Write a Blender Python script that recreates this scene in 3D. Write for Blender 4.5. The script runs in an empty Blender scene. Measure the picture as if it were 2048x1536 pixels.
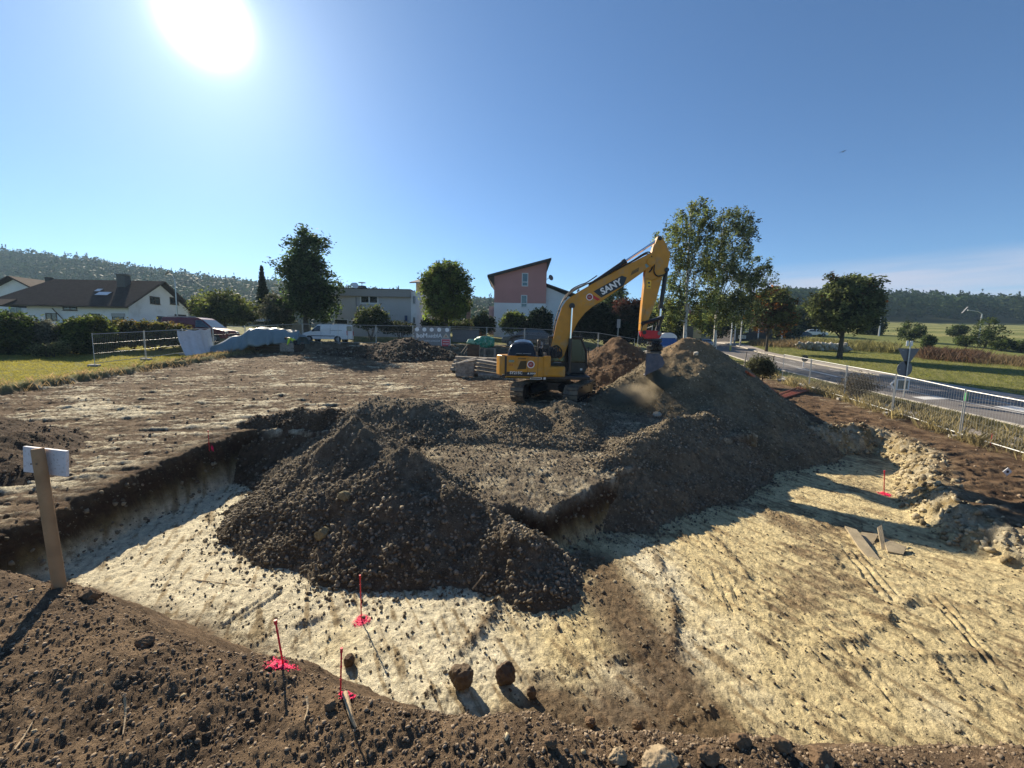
import bpy, math, random
import numpy as np
from mathutils import Vector, Matrix, Euler

random.seed(7)
RNG = np.random.default_rng(7)
rad = math.radians
SC = bpy.context.scene
COL = SC.collection

# ------------------------------------------------------------------ camera
EYE = np.array([0.0, 0.0, 4.6])
FPX, PITCH, ROLL = 790.0, rad(6.2), rad(1.05)
FW = np.array([0, math.cos(PITCH), -math.sin(PITCH)])
_U0 = np.array([0, math.sin(PITCH), math.cos(PITCH)])
_R0 = np.array([1.0, 0, 0])
RT = math.cos(ROLL) * _R0 + math.sin(ROLL) * _U0
UP = math.cos(ROLL) * _U0 - math.sin(ROLL) * _R0
cam_data = bpy.data.cameras.new("camera")
cam = bpy.data.objects.new("camera", cam_data)
COL.objects.link(cam)
cam_data.sensor_width = 36.0
cam_data.lens = 36.0 * FPX / 2048.0
cam_data.clip_start = 0.05
cam_data.clip_end = 4000.0
cam.matrix_world = Matrix(((RT[0], UP[0], -FW[0], EYE[0]), (RT[1], UP[1], -FW[1], EYE[1]),
                           (RT[2], UP[2], -FW[2], EYE[2]), (0, 0, 0, 1)))
SC.camera = cam

# ------------------------------------------------------------------ sun, sky, exposure
SUN_EL, SUN_AZ = rad(30.5), rad(36.0)          # azimuth measured to the left of the view axis
SUN_DIR = Vector((-math.sin(SUN_AZ) * math.cos(SUN_EL), math.cos(SUN_AZ) * math.cos(SUN_EL), math.sin(SUN_EL)))
sun_data = bpy.data.lights.new("sun", 'SUN')
sun_data.energy = 4.4
sun_data.angle = rad(0.53)
sun_data.color = (1.0, 0.87, 0.68)
sun = bpy.data.objects.new("sun", sun_data)
COL.objects.link(sun)
sun.location = (-40, 60, 60)
sun.rotation_euler = (-SUN_DIR).to_track_quat('-Z', 'Y').to_euler()

world = bpy.data.worlds.new("World")
SC.world = world
world.use_nodes = True
wt = world.node_tree
for n in list(wt.nodes):
    wt.nodes.remove(n)
def wn(t, **k):
    n = wt.nodes.new(t)
    for a, b in k.items():
        setattr(n, a, b)
    return n
w_out = wn('ShaderNodeOutputWorld')
w_bg = wn('ShaderNodeBackground')
w_bg.inputs['Strength'].default_value = 0.056
w_sky = wn('ShaderNodeTexSky', sky_type='NISHITA', sun_disc=False)
w_sky.sun_elevation = SUN_EL
w_sky.sun_rotation = -SUN_AZ
w_sky.altitude = 300
w_sky.air_density = 0.85
w_sky.dust_density = 0.28
w_sky.ozone_density = 3.0
# bright aureole of the sun in the sky plus thin cirrus near the horizon on the right
w_geo = wn('ShaderNodeNewGeometry')
w_dot = wn('ShaderNodeVectorMath', operation='DOT_PRODUCT')
w_neg = wn('ShaderNodeVectorMath', operation='SCALE'); w_neg.inputs['Scale'].default_value = -1.0
w_tc = wn('ShaderNodeTexCoord')
wt.links.new(w_tc.outputs['Generated'], w_dot.inputs[0])
w_dot.inputs[1].default_value = tuple(SUN_DIR)
w_acos = wn('ShaderNodeMath', operation='ARCCOSINE'); w_acos.use_clamp = False
wt.links.new(w_dot.outputs['Value'], w_acos.inputs[0])
def w_math(op, a, b=None, clamp=False):
    n = wn('ShaderNodeMath', operation=op); n.use_clamp = clamp
    for i, v in enumerate((a, b)):
        if v is None: continue
        if isinstance(v, (int, float)): n.inputs[i].default_value = v
        else: wt.links.new(v, n.inputs[i])
    return n.outputs[0]
ang = w_acos.outputs[0]
def w_gauss(width, amp):
    q = w_math('DIVIDE', ang, width)
    q = w_math('POWER', q, 2.0)
    q = w_math('MULTIPLY', q, -1.0)
    q = w_math('EXPONENT', q)
    return w_math('MULTIPLY', q, amp)
def w_expo(width, amp):
    q = w_math('DIVIDE', ang, -width)
    q = w_math('EXPONENT', q)
    return w_math('MULTIPLY', q, amp)
glow = w_math('ADD', w_math('ADD', w_gauss(rad(2.2), 45.0), w_expo(rad(3.6), 5.0)), w_expo(rad(16.0), .4))
w_gc = wn('ShaderNodeVectorMath', operation='SCALE')
w_gc.inputs[0].default_value = (0.97, 0.98, 1.0)
wt.links.new(glow, w_gc.inputs['Scale'])
w_add = wn('ShaderNodeVectorMath', operation='ADD')
w_tint = wn('ShaderNodeVectorMath', operation='MULTIPLY'); w_tint.inputs[1].default_value = (0.77, 0.99, 1.14)   # phone white balance
wt.links.new(w_sky.outputs['Color'], w_tint.inputs[0])
wt.links.new(w_tint.outputs[0], w_add.inputs[0])
wt.links.new(w_gc.outputs[0], w_add.inputs[1])
# cirrus
w_sep = wn('ShaderNodeSeparateXYZ'); wt.links.new(w_tc.outputs['Generated'], w_sep.inputs[0])
w_map = wn('ShaderNodeMapping'); w_map.inputs['Scale'].default_value = (2.2, 2.2, 26.0)
wt.links.new(w_tc.outputs['Generated'], w_map.inputs['Vector'])
w_noi = wn('ShaderNodeTexNoise'); w_noi.inputs['Scale'].default_value = 1.5; w_noi.inputs['Detail'].default_value = 5
w_noi.inputs['Roughness'].default_value = 0.55
wt.links.new(w_map.outputs[0], w_noi.inputs['Vector'])
band = w_math('MULTIPLY', w_math('SMOOTH_MIN', 1.0, 1.0), 1.0)
def w_range(v, a, b, c=0.0, d=1.0):
    n = wn('ShaderNodeMapRange', interpolation_type='SMOOTHSTEP')
    wt.links.new(v, n.inputs[0])
    for i, q in enumerate((a, b, c, d)):
        n.inputs[i + 1].default_value = q
    return n.outputs[0]
up_fade = w_range(w_sep.outputs['Z'], 0.13, 0.17, 1.0, 0.0)
side = w_range(w_sep.outputs['X'], 0.30, 0.60)
tex = w_range(w_noi.outputs[0], 0.30, 0.66)
cl = w_math('MULTIPLY', w_math('MULTIPLY', up_fade, side), w_math('ADD', w_math('MULTIPLY', tex, 0.75), 0.25))
cl = w_math('MULTIPLY', w_math('MULTIPLY', cl, 0.95), w_range(w_sep.outputs['Z'], -0.02, 0.01))
w_mix = wn('ShaderNodeMix', data_type='RGBA')
wt.links.new(cl, w_mix.inputs[0])
wt.links.new(w_add.outputs[0], w_mix.inputs[6])
w_mix.inputs[7].default_value = (4.6, 5.0, 6.3, 1)
wt.links.new(w_mix.outputs[2], w_bg.inputs['Color'])
wt.links.new(w_bg.outputs[0], w_out.inputs[0])

SC.view_settings.view_transform = 'Standard'
SC.view_settings.look = 'None'
SC.view_settings.gamma = 1.0
SC.view_settings.exposure = 1.14
SC.cycles.max_bounces = 6
SC.cycles.diffuse_bounces = 3
SC.cycles.glossy_bounces = 3
SC.cycles.transparent_max_bounces = 12
SC.cycles.volume_bounces = 0
SC.cycles.volume_max_steps = 128
SC.cycles.sample_clamp_indirect = 6.0
SC.cycles.use_denoising = True

# ------------------------------------------------------------------ numpy noise
def _hash(ix, iy, seed):
    h = (ix.astype(np.int64) * 374761393 + iy.astype(np.int64) * 668265263 + seed * 1274126177) & 0xFFFFFFFF
    h = ((h ^ (h >> 13)) * 1274126177) & 0xFFFFFFFF
    h = ((h ^ (h >> 16)) * 2246822519) & 0xFFFFFFFF
    return ((h ^ (h >> 15)) & 0xFFFFFF) / float(0xFFFFFF)
def vnoise(x, y, seed=0):
    ix = np.floor(x); iy = np.floor(y)
    fx = x - ix; fy = y - iy
    ux = fx * fx * fx * (fx * (fx * 6 - 15) + 10); uy = fy * fy * fy * (fy * (fy * 6 - 15) + 10)
    def g(dx, dy):
        a = _hash(ix + dx, iy + dy, seed) * 6.2831853
        return np.cos(a) * (fx - dx) + np.sin(a) * (fy - dy)
    a = g(0, 0) * (1 - ux) + g(1, 0) * ux
    b = g(0, 1) * (1 - ux) + g(1, 1) * ux
    return (a * (1 - uy) + b * uy) * 1.5          # about -1..1
def fbm(x, y, octv=4, seed=0, gain=0.5):
    s = np.zeros_like(x); a = 1.0; f = 1.0; tot = 0
    for i in range(octv):
        s += a * vnoise(x * f + 17.3 * i, y * f - 9.1 * i, seed + i)
        tot += a; a *= gain; f *= 2.03
    return s / tot
def worley(x, y, seed=0):
    ix = np.floor(x); iy = np.floor(y)
    best = np.full(x.shape, 9.0)
    for dx in (-1, 0, 1):
        for dy in (-1, 0, 1):
            cx = ix + dx; cy = iy + dy
            px = cx + _hash(cx, cy, seed); py = cy + _hash(cx, cy, seed + 91)
            best = np.minimum(best, (px - x) ** 2 + (py - y) ** 2)
    return np.sqrt(best)
def sstep(a, b, v):
    t = np.clip((v - a) / (b - a), 0, 1)
    return t * t * (3 - 2 * t)
def lerp(a, b, t):
    return a + (b - a) * t
def seg_dist(x, y, x1, y1, x2, y2):
    dx, dy = x2 - x1, y2 - y1
    t = np.clip(((x - x1) * dx + (y - y1) * dy) / (dx * dx + dy * dy + 1e-9), 0, 1)
    return np.hypot(x - (x1 + t * dx), y - (y1 + t * dy)), t
def poly_sd(x, y, pts):
    """signed distance, negative inside"""
    d = np.full(x.shape, 1e9); ins = np.zeros(x.shape, bool)
    n = len(pts)
    for i in range(n):
        x1, y1 = pts[i]; x2, y2 = pts[(i + 1) % n]
        d = np.minimum(d, seg_dist(x, y, x1, y1, x2, y2)[0])
        if y1 != y2:
            c = ((y1 > y) != (y2 > y)) & (x < (x2 - x1) * (y - y1) / (y2 - y1) + x1)
            ins ^= c
    return np.where(ins, -d, d)

# ------------------------------------------------------------------ terrain function
PIT = [(-8.8, 2.0), (-8.75, 7.3), (-8.85, 9.3), (-8.7, 12.75), (-7.3, 12.7), (-5.0, 12.3), (-3.2, 11.6), (-2.2, 10.0),
       (-0.9, 8.45), (0.9, 8.12), (2.36, 9.3), (4.6, 11.3), (8.2, 13.7), (10.7, 15.3), (12.2, 15.9), (15.3, 16.2),
       (14.6, 14.4), (12.6, 12.4), (11.5, 11.2), (10.6, 9.4), (10.55, 8.45), (10.7, 7.6), (12.0, 5.5), (14, 2), (14, -6), (-8.8, -6)]
ROAD = [(23.6, 8), (24.2, 20), (24.6, 30), (26.0, 42), (29.5, 56), (34, 74), (40, 92), (46, 92), (41, 74), (37.0, 58), (35.0, 46), (34.2, 34), (34.6, 24), (36.5, 12), (40, 4)]
TOE = np.array([(-30, 8.5), (-12, 7.4), (-7.4, 6.9), (-4.3, 6.0), (-2.6, 5.15), (-1.8, 4.7), (0.5, 4.4), (2.6, 4.25), (6.5, 4.45), (12, 4.9), (30, 6)])
EDGE = np.array([(-30, 6.5), (-8, 3.9), (-4.12, 3.01), (-3.44, 2.88), (-2.85, 2.62), (-2.3, 2.35), (-1.81, 2.26), (-1.57, 2.21), (-1.36, 2.17), (-1.12, 2.06), (-0.85, 1.95), (-0.29, 1.82), (0.22, 1.79), (0.71, 1.74), (1.07, 1.73), (1.65, 1.7), (2.49, 1.7), (4, 1.6), (8, 1.2), (30, 0)])
def upper(x, y):
    yy = np.where(y < 60, y, 60 + 24 * (1 - np.exp(-(np.maximum(y, 60) - 60) / 24)))
    z = 0.5 + 0.07 * yy - 0.03 * np.clip(x, 0, 40)
    u = x / np.maximum(y, 1)
    rise = sstep(0.42, 0.72, u) * np.clip(y - 62, 0, 260) * 0.078
    return z + rise
RU = np.array([-3, -1.3, -1.04, -.79, -.64, -.08, .25, .75, .95, 1.3, 3])
RH = np.array([70, 75, 65, 50, 45, 29, 27, 22, 19, 15, 14.])
def hill(x, y):
    u = x / np.maximum(y, 1)
    top = np.interp(u, RU, RH)
    s = sstep(215, 470, y)
    return s * top
def bank_z(x, y):
    """flat topped earth bank the photographer stands on, falling off steeply beyond its rim"""
    e = np.interp(x, EDGE[:, 0], EDGE[:, 1]) + .05 * fbm(x * 2.2, x * 0 + 3, 3, 29)
    d = y - e + .04 * fbm(x * 3, y * 3, 2, 30)
    top = 2.70 + 0.07 * fbm(x * .9, y * .9, 2, 31)
    return top - 1.15 * (d + np.sqrt(d * d + .0064)) / 2
HEAPS = {
    'A': dict(seg=[(-4.2, 10.6, 2.4, -3.9, 10.3, 2.25), (-3.9, 10.3, 2.2, -3.0, 9.6, 1.78), (-2.75, 9.45, 1.95, -2.3, 9.2, 1.85), (-2.3, 9.2, 1.8, -1.2, 8.6, 1.22), (-1.2, 8.6, 1.25, -0.4, 8.1, .98), (-0.4, 8.1, .95, 0.35, 7.5, .78), (-3.6, 9.0, 1.4, -2.9, 8.1, .85)], slope=.78, rnd=.13),
    'B': dict(seg=[(-4.9, 14.5, 2.38, -3.2, 14.1, 2.42)], slope=.66, rnd=.7),
    'C': dict(seg=[(0.35, 14.6, 2.2, 0.5, 14.9, 2.2), (-0.9, 15.4, 1.85, 3.0, 15.9, 2.15), (2.15, 15.0, 2.42, 2.3, 13.4, 1.75), (-2.6, 12.8, 1.62, 2.3, 12.5, 1.58)], slope=.62, rnd=.2),
    'D': dict(seg=[(8.85, 20.4, 4.9, 9.6, 20.5, 4.84), (9.6, 20.5, 4.84, 10.3, 20.9, 4.3), (8.85, 20.4, 4.8, 5.2, 18.7, 2.8), (5.2, 18.7, 2.75, 3.9, 17.8, 2.1)], slope=.79, rnd=.35),
    'E': dict(seg=[(6.9, 26.0, 4.95, 7.4, 26.2, 4.75)], slope=.72, rnd=.35),
    'F': dict(seg=[(2.6, 10.9, 1.3, 4.2, 12.4, 1.65), (4.2, 12.4, 1.65, 5.3, 13.35, 2.0), (5.3, 13.35, 1.95, 7.2, 15.0, 1.95), (7.2, 15.0, 1.95, 8.6, 16.4, 1.9)], slope=.84, rnd=.25),
    'K': dict(seg=[(-10.0, 13.5, 1.4, -9.2, 13.9, 1.7), (-9.2, 13.9, 1.75, -7.6, 13.9, 1.98), (-7.6, 13.9, 1.98, -4.6, 13.9, 2.02)], slope=.98, rnd=.16),
    'G': dict(seg=[(-17.5, 37.5, 3.5, -13, 36.6, 4.0), (-13, 36.6, 4.0, -9.3, 35.8, 4.75), (-9.3, 35.8, 4.7, -6.4, 35.2, 3.8)], slope=.55, rnd=.4),
    'H': dict(seg=[(-14.5, 10.6, 2.3, -12.6, 9.4, 1.75)], slope=.5, rnd=.3),
}
def heap_z(k, x, y, fine=True):
    h = HEAPS[k]
    z = np.full(x.shape, -9.0)
    wx = x + 0.26 * fbm(x * 1.0, y * 1.0, 3, 51); wy = y + 0.26 * fbm(x * 1.0, y * 1.0, 3, 57)
    for (x1, y1, z1, x2, y2, z2) in h['seg']:
        d, t = seg_dist(wx, wy, x1, y1, x2, y2)
        r = h['rnd']
        v = z1 + (z2 - z1) * t - h['slope'] * (np.sqrt(d * d + r * r) - r)
        kk = 0.12
        q = np.clip(0.5 + 0.5 * (z - v) / kk, 0, 1)
        z = lerp(v, z, q) + kk * q * (1 - q)
    return z
def road_mask(x, y):
    return poly_sd(x, y, ROAD)
def base_z(x, y, want=False):
    zu = upper(x, y)
    # excavator pad, lower middle plateau, lower right bench
    zu = zu + 0.16 * np.exp(-(((x - 2.2) / 4.5) ** 2 + ((y - 18.6) / 3.5) ** 2))
    zu = zu - 0.36 * sstep(11.5, 7.5, y) * sstep(-4, -2, x) * sstep(6, 4, x)
    zu = zu - 0.12 * sstep(8, 11, x) * sstep(20, 15, y)
    # pavement and street beyond the site lie on a terrace
    zu = zu + 0.58 * sstep(37.5, 40.6, y) * sstep(14, 7, x) * sstep(120, 70, y)
    # grass plot on the left sits a step above the stripped ground
    ge = -23.4 + 0.5 * fbm(y * .25, y * 0, 2, 5) - np.clip(y - 28, 0, 30) * 0.06
    gr = sstep(0.25, -0.25, x - ge) * sstep(5, 8, y)
    zu = zu + 0.34 * gr
    sd = poly_sd(x, y, PIT)
    rag = 0.16 * fbm(x * 1.3, y * 1.3, 3, 3)
    m = sstep(-0.02, -0.55, sd - 0.5 + rag)
    # the step under heap B and the slope on the right are gentler
    m2 = sstep(0.1, -0.95, sd - 0.75 + rag)
    m = np.where(x > 9.5, m2, m)
    floor = 0.05 * fbm(x * .5, y * .5, 3, 8) + 0.16 * sstep(9, 12, x) * sstep(11, 15, y)
    z = lerp(zu, floor, m)
    b = bank_z(x, y)
    z2 = np.maximum(z, b)
    z2 = z2 + hill(x, y)
    rm = road_mask(x, y) if np.max(x) > 18 else None
    if rm is not None:
        z2 = z2 - 0.16 * sstep(0.3, -0.2, rm)
    if want:
        return z2, dict(pit=m, bank=sstep(-0.06, 0.10, b - z), grass=gr, sd=sd, road=rm, zu=zu)
    return z2
def all_z(x, y):
    x = np.atleast_1d(np.asarray(x, float)); y = np.atleast_1d(np.asarray(y, float))
    z = base_z(x, y)
    for k in HEAPS:
        z = np.maximum(z, heap_z(k, x, y))
    return z
def gz(x, y):
    return float(all_z([x], [y])[0])
def bz(x, y):
    return float(base_z(np.array([float(x)]), np.array([float(y)]))[0])
def ray(px, py):
    return FW + RT * (px - 1024) / FPX - UP * (py - 768) / FPX
def at(px, py, Y):
    """point of the photograph's pixel at forward distance Y"""
    d = ray(px, py)
    return Vector(EYE + d * Y / d[1])
def on(px, py, far=400.0):
    """where the line of sight of a pixel meets the ground"""
    d = ray(px, py)
    t = np.geomspace(1.0, far, 2600)
    P = EYE[None] + d[None] * t[:, None]
    below = np.nonzero(P[:, 2] < all_z(P[:, 0], P[:, 1]))[0]
    i = below[0] if len(below) else len(t) - 1
    return Vector(P[i])
# ------------------------------------------------------------------ object helpers
def setp(o, label=None, cat=None, group=None, kind=None):
    if label: o['label'] = label
    if cat: o['category'] = cat
    if group: o['group'] = group
    if kind: o['kind'] = kind
    return o
def thing(name, label, cat, loc=(0, 0, 0), rotz=0.0, group=None):
    o = bpy.data.objects.new(name, None)
    o.empty_display_size = 0.2
    COL.objects.link(o)
    o.location = loc
    o.rotation_euler = (0, 0, rotz)
    return setp(o, label, cat, group)
def link(name, me, mat, parent=None):
    o = bpy.data.objects.new(name, me)
    COL.objects.link(o)
    if mat is not None:
        for m in (mat if isinstance(mat, (list, tuple)) else [mat]):
            me.materials.append(m)
    if parent is not None:
        o.parent = parent
    return o
def mesh_np(name, V, F, col=None, smooth=False):
    """V (n,3), F (m,k) -> mesh with an optional per-vertex colour"""
    me = bpy.data.meshes.new(name)
    V = np.ascontiguousarray(V, np.float32); F = np.ascontiguousarray(F, np.int32)
    m, k = F.shape
    me.vertices.add(len(V)); me.vertices.foreach_set('co', V.ravel())
    me.loops.add(m * k); me.loops.foreach_set('vertex_index', F.ravel())
    me.polygons.add(m)
    me.polygons.foreach_set('loop_start', np.arange(0, m * k, k, dtype=np.int32))
    try:
        me.polygons.foreach_set('loop_total', np.full(m, k, np.int32))
    except Exception:
        pass
    if smooth:
        me.polygons.foreach_set('use_smooth', np.ones(m, bool))
    if col is not None:
        a = me.color_attributes.new('Col', 'FLOAT_COLOR', 'POINT')
        c = np.ones((len(V), 4), np.float32); c[:, :col.shape[1]] = col
        a.data.foreach_set('color', c.ravel())
    me.update(calc_edges=True)
    me.validate()
    return me
class MB:
    def __init__(s):
        s.v = []; s.f = []
    def add(s, vs, fs):
        n = len(s.v)
        s.v += [tuple(v) for v in vs]
        s.f += [tuple(i + n for i in f) for f in fs]
        return s
    def box(s, c, d, rot=None):
        """centre, size, optional Euler/Matrix"""
        M = rot if isinstance(rot, Matrix) else (Euler(rot).to_matrix() if rot else None)
        vs = []
        for z in (-.5, .5):
            for x, y in ((-.5, -.5), (.5, -.5), (.5, .5), (-.5, .5)):
                p = Vector((x * d[0], y * d[1], z * d[2]))
                if M: p = M @ p
                vs.append(p + Vector(c))
        return s.add(vs, [(3, 2, 1, 0), (4, 5, 6, 7), (0, 1, 5, 4), (1, 2, 6, 5), (2, 3, 7, 6), (3, 0, 4, 7)])
    def rbox(s, c, d, r=0.03, rot=None):
        """box with chamfered edges"""
        bm = bmesh.new()
        bmesh.ops.create_cube(bm, size=1.0)
        for v in bm.verts:
            v.co = Vector((v.co.x * d[0], v.co.y * d[1], v.co.z * d[2]))
        bmesh.ops.bevel(bm, geom=list(bm.edges), offset=r, segments=2, affect='EDGES', profile=0.6)
        M = (Euler(rot).to_matrix() if rot and not isinstance(rot, Matrix) else rot)
        bm.verts.index_update()
        vs = [((M @ v.co) if M else v.co.copy()) + Vector(c) for v in bm.verts]
        fs = [[v.index for v in f.verts] for f in bm.faces]
        bm.free()
        return s.add(vs, fs)
    def tube(s, pts, r, n=8, caps=True):
        """tube through points, r number or list"""
        pts = [Vector(p) for p in pts]
        rs = r if isinstance(r, (list, tuple)) else [r] * len(pts)
        vs = []; fs = []
        up = None
        for i, p in enumerate(pts):
            a = pts[max(i - 1, 0)]; b = pts[min(i + 1, len(pts) - 1)]
            t = (b - a).normalized() if (b - a).length > 1e-9 else Vector((0, 0, 1))
            if up is None:
                up = t.orthogonal().normalized()
            up = (up - t * up.dot(t))
            up = up.normalized() if up.length > 1e-6 else t.orthogonal().normalized()
            w = t.cross(up)
            for k in range(n):
                q = 2 * math.pi * k / n
                vs.append(p + (up * math.cos(q) + w * math.sin(q)) * rs[i])
        for i in range(len(pts) - 1):
            for k in range(n):
                a = i * n + k; b = i * n + (k + 1) % n
                fs.append((a, b, b + n, a + n))
        if caps:
            fs.append(tuple(range(n - 1, -1, -1)))
            fs.append(tuple((len(pts) - 1) * n + k for k in range(n)))
        return s.add(vs, fs)
    def prism(s, poly, h0, h1, axis='y'):
        """extrude 2-D polygon (a,b) along axis; axis y: (x,z); axis x: (y,z); axis z: (x,y)"""
        n = len(poly); vs = []
        for h in (h0, h1):
            for a, b in poly:
                vs.append((a, h, b) if axis == 'y' else (h, a, b) if axis == 'x' else (a, b, h))
        fs = [tuple(range(n)), tuple(range(2 * n - 1, n - 1, -1))]
        for i in range(n):
            j = (i + 1) % n
            fs.append((i + n, j + n, j, i))
        return s.add(vs, fs)
    def lathe(s, prof, c=(0, 0, 0), n=16, axis='z'):
        """profile of (r, h)"""
        vs = []; fs = []
        for r, h in prof:
            for k in range(n):
                q = 2 * math.pi * k / n
                a, b = r * math.cos(q), r * math.sin(q)
                p = (a, b, h) if axis == 'z' else (a, h, b) if axis == 'y' else (h, a, b)
                vs.append(Vector(p) + Vector(c))
        for i in range(len(prof) - 1):
            for k in range(n):
                a = i * n + k; b = i * n + (k + 1) % n
                fs.append((a, b, b + n, a + n))
        fs.append(tuple(range(n - 1, -1, -1)))
        fs.append(tuple((len(prof) - 1) * n + k for k in range(n)))
        return s.add(vs, fs)
    def quad(s, a, b, c, d):
        return s.add([a, b, c, d], [(0, 1, 2, 3)])
    def mesh(s, name, smooth=False):
        me = bpy.data.meshes.new(name)
        me.from_pydata([tuple(v) for v in s.v], [], s.f)
        me.update()
        bm = bmesh.new(); bm.from_mesh(me)
        bmesh.ops.recalc_face_normals(bm, faces=bm.faces)
        bm.to_mesh(me); bm.free()
        if smooth:
            for p in me.polygons: p.use_smooth = True
            try:
                me.set_sharp_from_angle(angle=rad(38))
            except Exception:
                pass
        return me
    def build(s, name, mat, parent=None, smooth=False):
        return link(name, s.mesh(name, smooth), mat, parent)
def copy_tree(o, parent=None):
    c = o.copy(); COL.objects.link(c)
    if parent is not None: c.parent = parent
    for ch in list(o.children):
        copy_tree(ch, c)
    return c
import bmesh

# ------------------------------------------------------------------ materials
def new_mat(name):
    m = bpy.data.materials.new(name); m.use_nodes = True
    t = m.node_tree
    b = t.nodes['Principled BSDF']
    return m, t, b
def pbr(name, color, rough=0.6, metal=0.0, var=0.12, scale=6.0, bump=0.0, bscale=40.0, dirt=None, spec=0.4, dscale=2.5, dlev=(.5, .75)):
    """painted or plain surface with noise in colour, optional dirt patches and bump"""
    m, t, b = new_mat(name)
    tc = t.nodes.new('ShaderNodeTexCoord')
    n = t.nodes.new('ShaderNodeTexNoise'); n.inputs['Scale'].default_value = scale; n.inputs['Detail'].default_value = 5
    t.links.new(tc.outputs['Object'], n.inputs['Vector'])
    r = t.nodes.new('ShaderNodeValToRGB')
    c = color
    r.color_ramp.elements[0].position = 0.3; r.color_ramp.elements[1].position = 0.7
    r.color_ramp.elements[0].color = (c[0] * (1 - var), c[1] * (1 - var), c[2] * (1 - var), 1)
    r.color_ramp.elements[1].color = (min(1, c[0] * (1 + var)), min(1, c[1] * (1 + var)), min(1, c[2] * (1 + var)), 1)
    t.links.new(n.outputs['Fac'], r.inputs['Fac'])
    out = r.outputs['Color']
    if dirt:
        n2 = t.nodes.new('ShaderNodeTexNoise'); n2.inputs['Scale'].default_value = dscale; n2.inputs['Detail'].default_value = 8
        n2.inputs['Roughness'].default_value = 0.65
        t.links.new(tc.outputs['Object'], n2.inputs['Vector'])
        mr = t.nodes.new('ShaderNodeMapRange'); mr.inputs[1].default_value = dlev[0]; mr.inputs[2].default_value = dlev[1]
        t.links.new(n2.outputs['Fac'], mr.inputs[0])
        mx = t.nodes.new('ShaderNodeMix'); mx.data_type = 'RGBA'
        t.links.new(mr.outputs[0], mx.inputs[0]); t.links.new(out, mx.inputs[6]); mx.inputs[7].default_value = (*dirt, 1)
        out = mx.outputs[2]
    t.links.new(out, b.inputs['Base Color'])
    b.inputs['Roughness'].default_value = rough; b.inputs['Metallic'].default_value = metal
    b.inputs['Specular IOR Level'].default_value = spec
    if bump:
        n3 = t.nodes.new('ShaderNodeTexNoise'); n3.inputs['Scale'].default_value = bscale; n3.inputs['Detail'].default_value = 6
        t.links.new(tc.outputs['Object'], n3.inputs['Vector'])
        bp = t.nodes.new('ShaderNodeBump'); bp.inputs['Strength'].default_value = bump; bp.inputs['Distance'].default_value = 0.02
        t.links.new(n3.outputs['Fac'], bp.inputs['Height']); t.links.new(bp.outputs[0], b.inputs['Normal'])
    return m
def attr_mat(name, rough=0.95, bump=0.5, bscale=30.0, var=0.35, vscale=9.0, dist=0.02, spec=0.15):
    """colour from the 'Col' attribute (soil kinds) broken up by noise"""
    m, t, b = new_mat(name)
    a = t.nodes.new('ShaderNodeVertexColor'); a.layer_name = 'Col'
    tc = t.nodes.new('ShaderNodeTexCoord')
    n = t.nodes.new('ShaderNodeTexNoise'); n.inputs['Scale'].default_value = vscale; n.inputs['Detail'].default_value = 8
    n.inputs['Roughness'].default_value = 0.7
    t.links.new(tc.outputs['Object'], n.inputs['Vector'])
    mr = t.nodes.new('ShaderNodeMapRange'); mr.inputs[1].default_value = 0.3; mr.inputs[2].default_value = 0.7
    mr.inputs[3].default_value = 1 - var; mr.inputs[4].default_value = 1 + var
    t.links.new(n.outputs['Fac'], mr.inputs[0])
    mx = t.nodes.new('ShaderNodeVectorMath'); mx.operation = 'SCALE'
    t.links.new(a.outputs['Color'], mx.inputs[0]); t.links.new(mr.outputs[0], mx.inputs['Scale'])
    t.links.new(mx.outputs[0], b.inputs['Base Color'])
    b.inputs['Roughness'].default_value = rough; b.inputs['Specular IOR Level'].default_value = spec
    n3 = t.nodes.new('ShaderNodeTexNoise'); n3.inputs['Scale'].default_value = bscale; n3.inputs['Detail'].default_value = 8
    n3.inputs['Roughness'].default_value = 0.65
    t.links.new(tc.outputs['Object'], n3.inputs['Vector'])
    bp = t.nodes.new('ShaderNodeBump'); bp.inputs['Strength'].default_value = bump; bp.inputs['Distance'].default_value = dist
    t.links.new(n3.outputs['Fac'], bp.inputs['Height']); t.links.new(bp.outputs[0], b.inputs['Normal'])
    return m
def leaf_mat(name, transl=0.35, spec=.15):
    m = bpy.data.materials.new(name); m.use_nodes = True
    t = m.node_tree; t.nodes.clear()
    o = t.nodes.new('ShaderNodeOutputMaterial'); a = t.nodes.new('ShaderNodeVertexColor'); a.layer_name = 'Col'
    d = t.nodes.new('ShaderNodeBsdfPrincipled'); d.inputs['Roughness'].default_value = 0.65; d.inputs['Specular IOR Level'].default_value = spec
    tr = t.nodes.new('ShaderNodeBsdfTranslucent'); mx = t.nodes.new('ShaderNodeMixShader'); mx.inputs[0].default_value = transl
    hs = t.nodes.new('ShaderNodeHueSaturation'); hs.inputs['Value'].default_value = 1.5; hs.inputs['Saturation'].default_value = 1.15
    t.links.new(a.outputs['Color'], d.inputs['Base Color']); t.links.new(a.outputs['Color'], hs.inputs['Color'])
    t.links.new(hs.outputs[0], tr.inputs['Color'])
    t.links.new(d.outputs[0], mx.inputs[1]); t.links.new(tr.outputs[0], mx.inputs[2]); t.links.new(mx.outputs[0], o.inputs[0])
    return m
def glass_mat(name, color=(.02, .025, .03), rough=.06):
    m, t, b = new_mat(name)
    b.inputs['Base Color'].default_value = (*color, 1); b.inputs['Roughness'].default_value = rough
    b.inputs['Specular IOR Level'].default_value = 0.9
    return m

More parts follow.
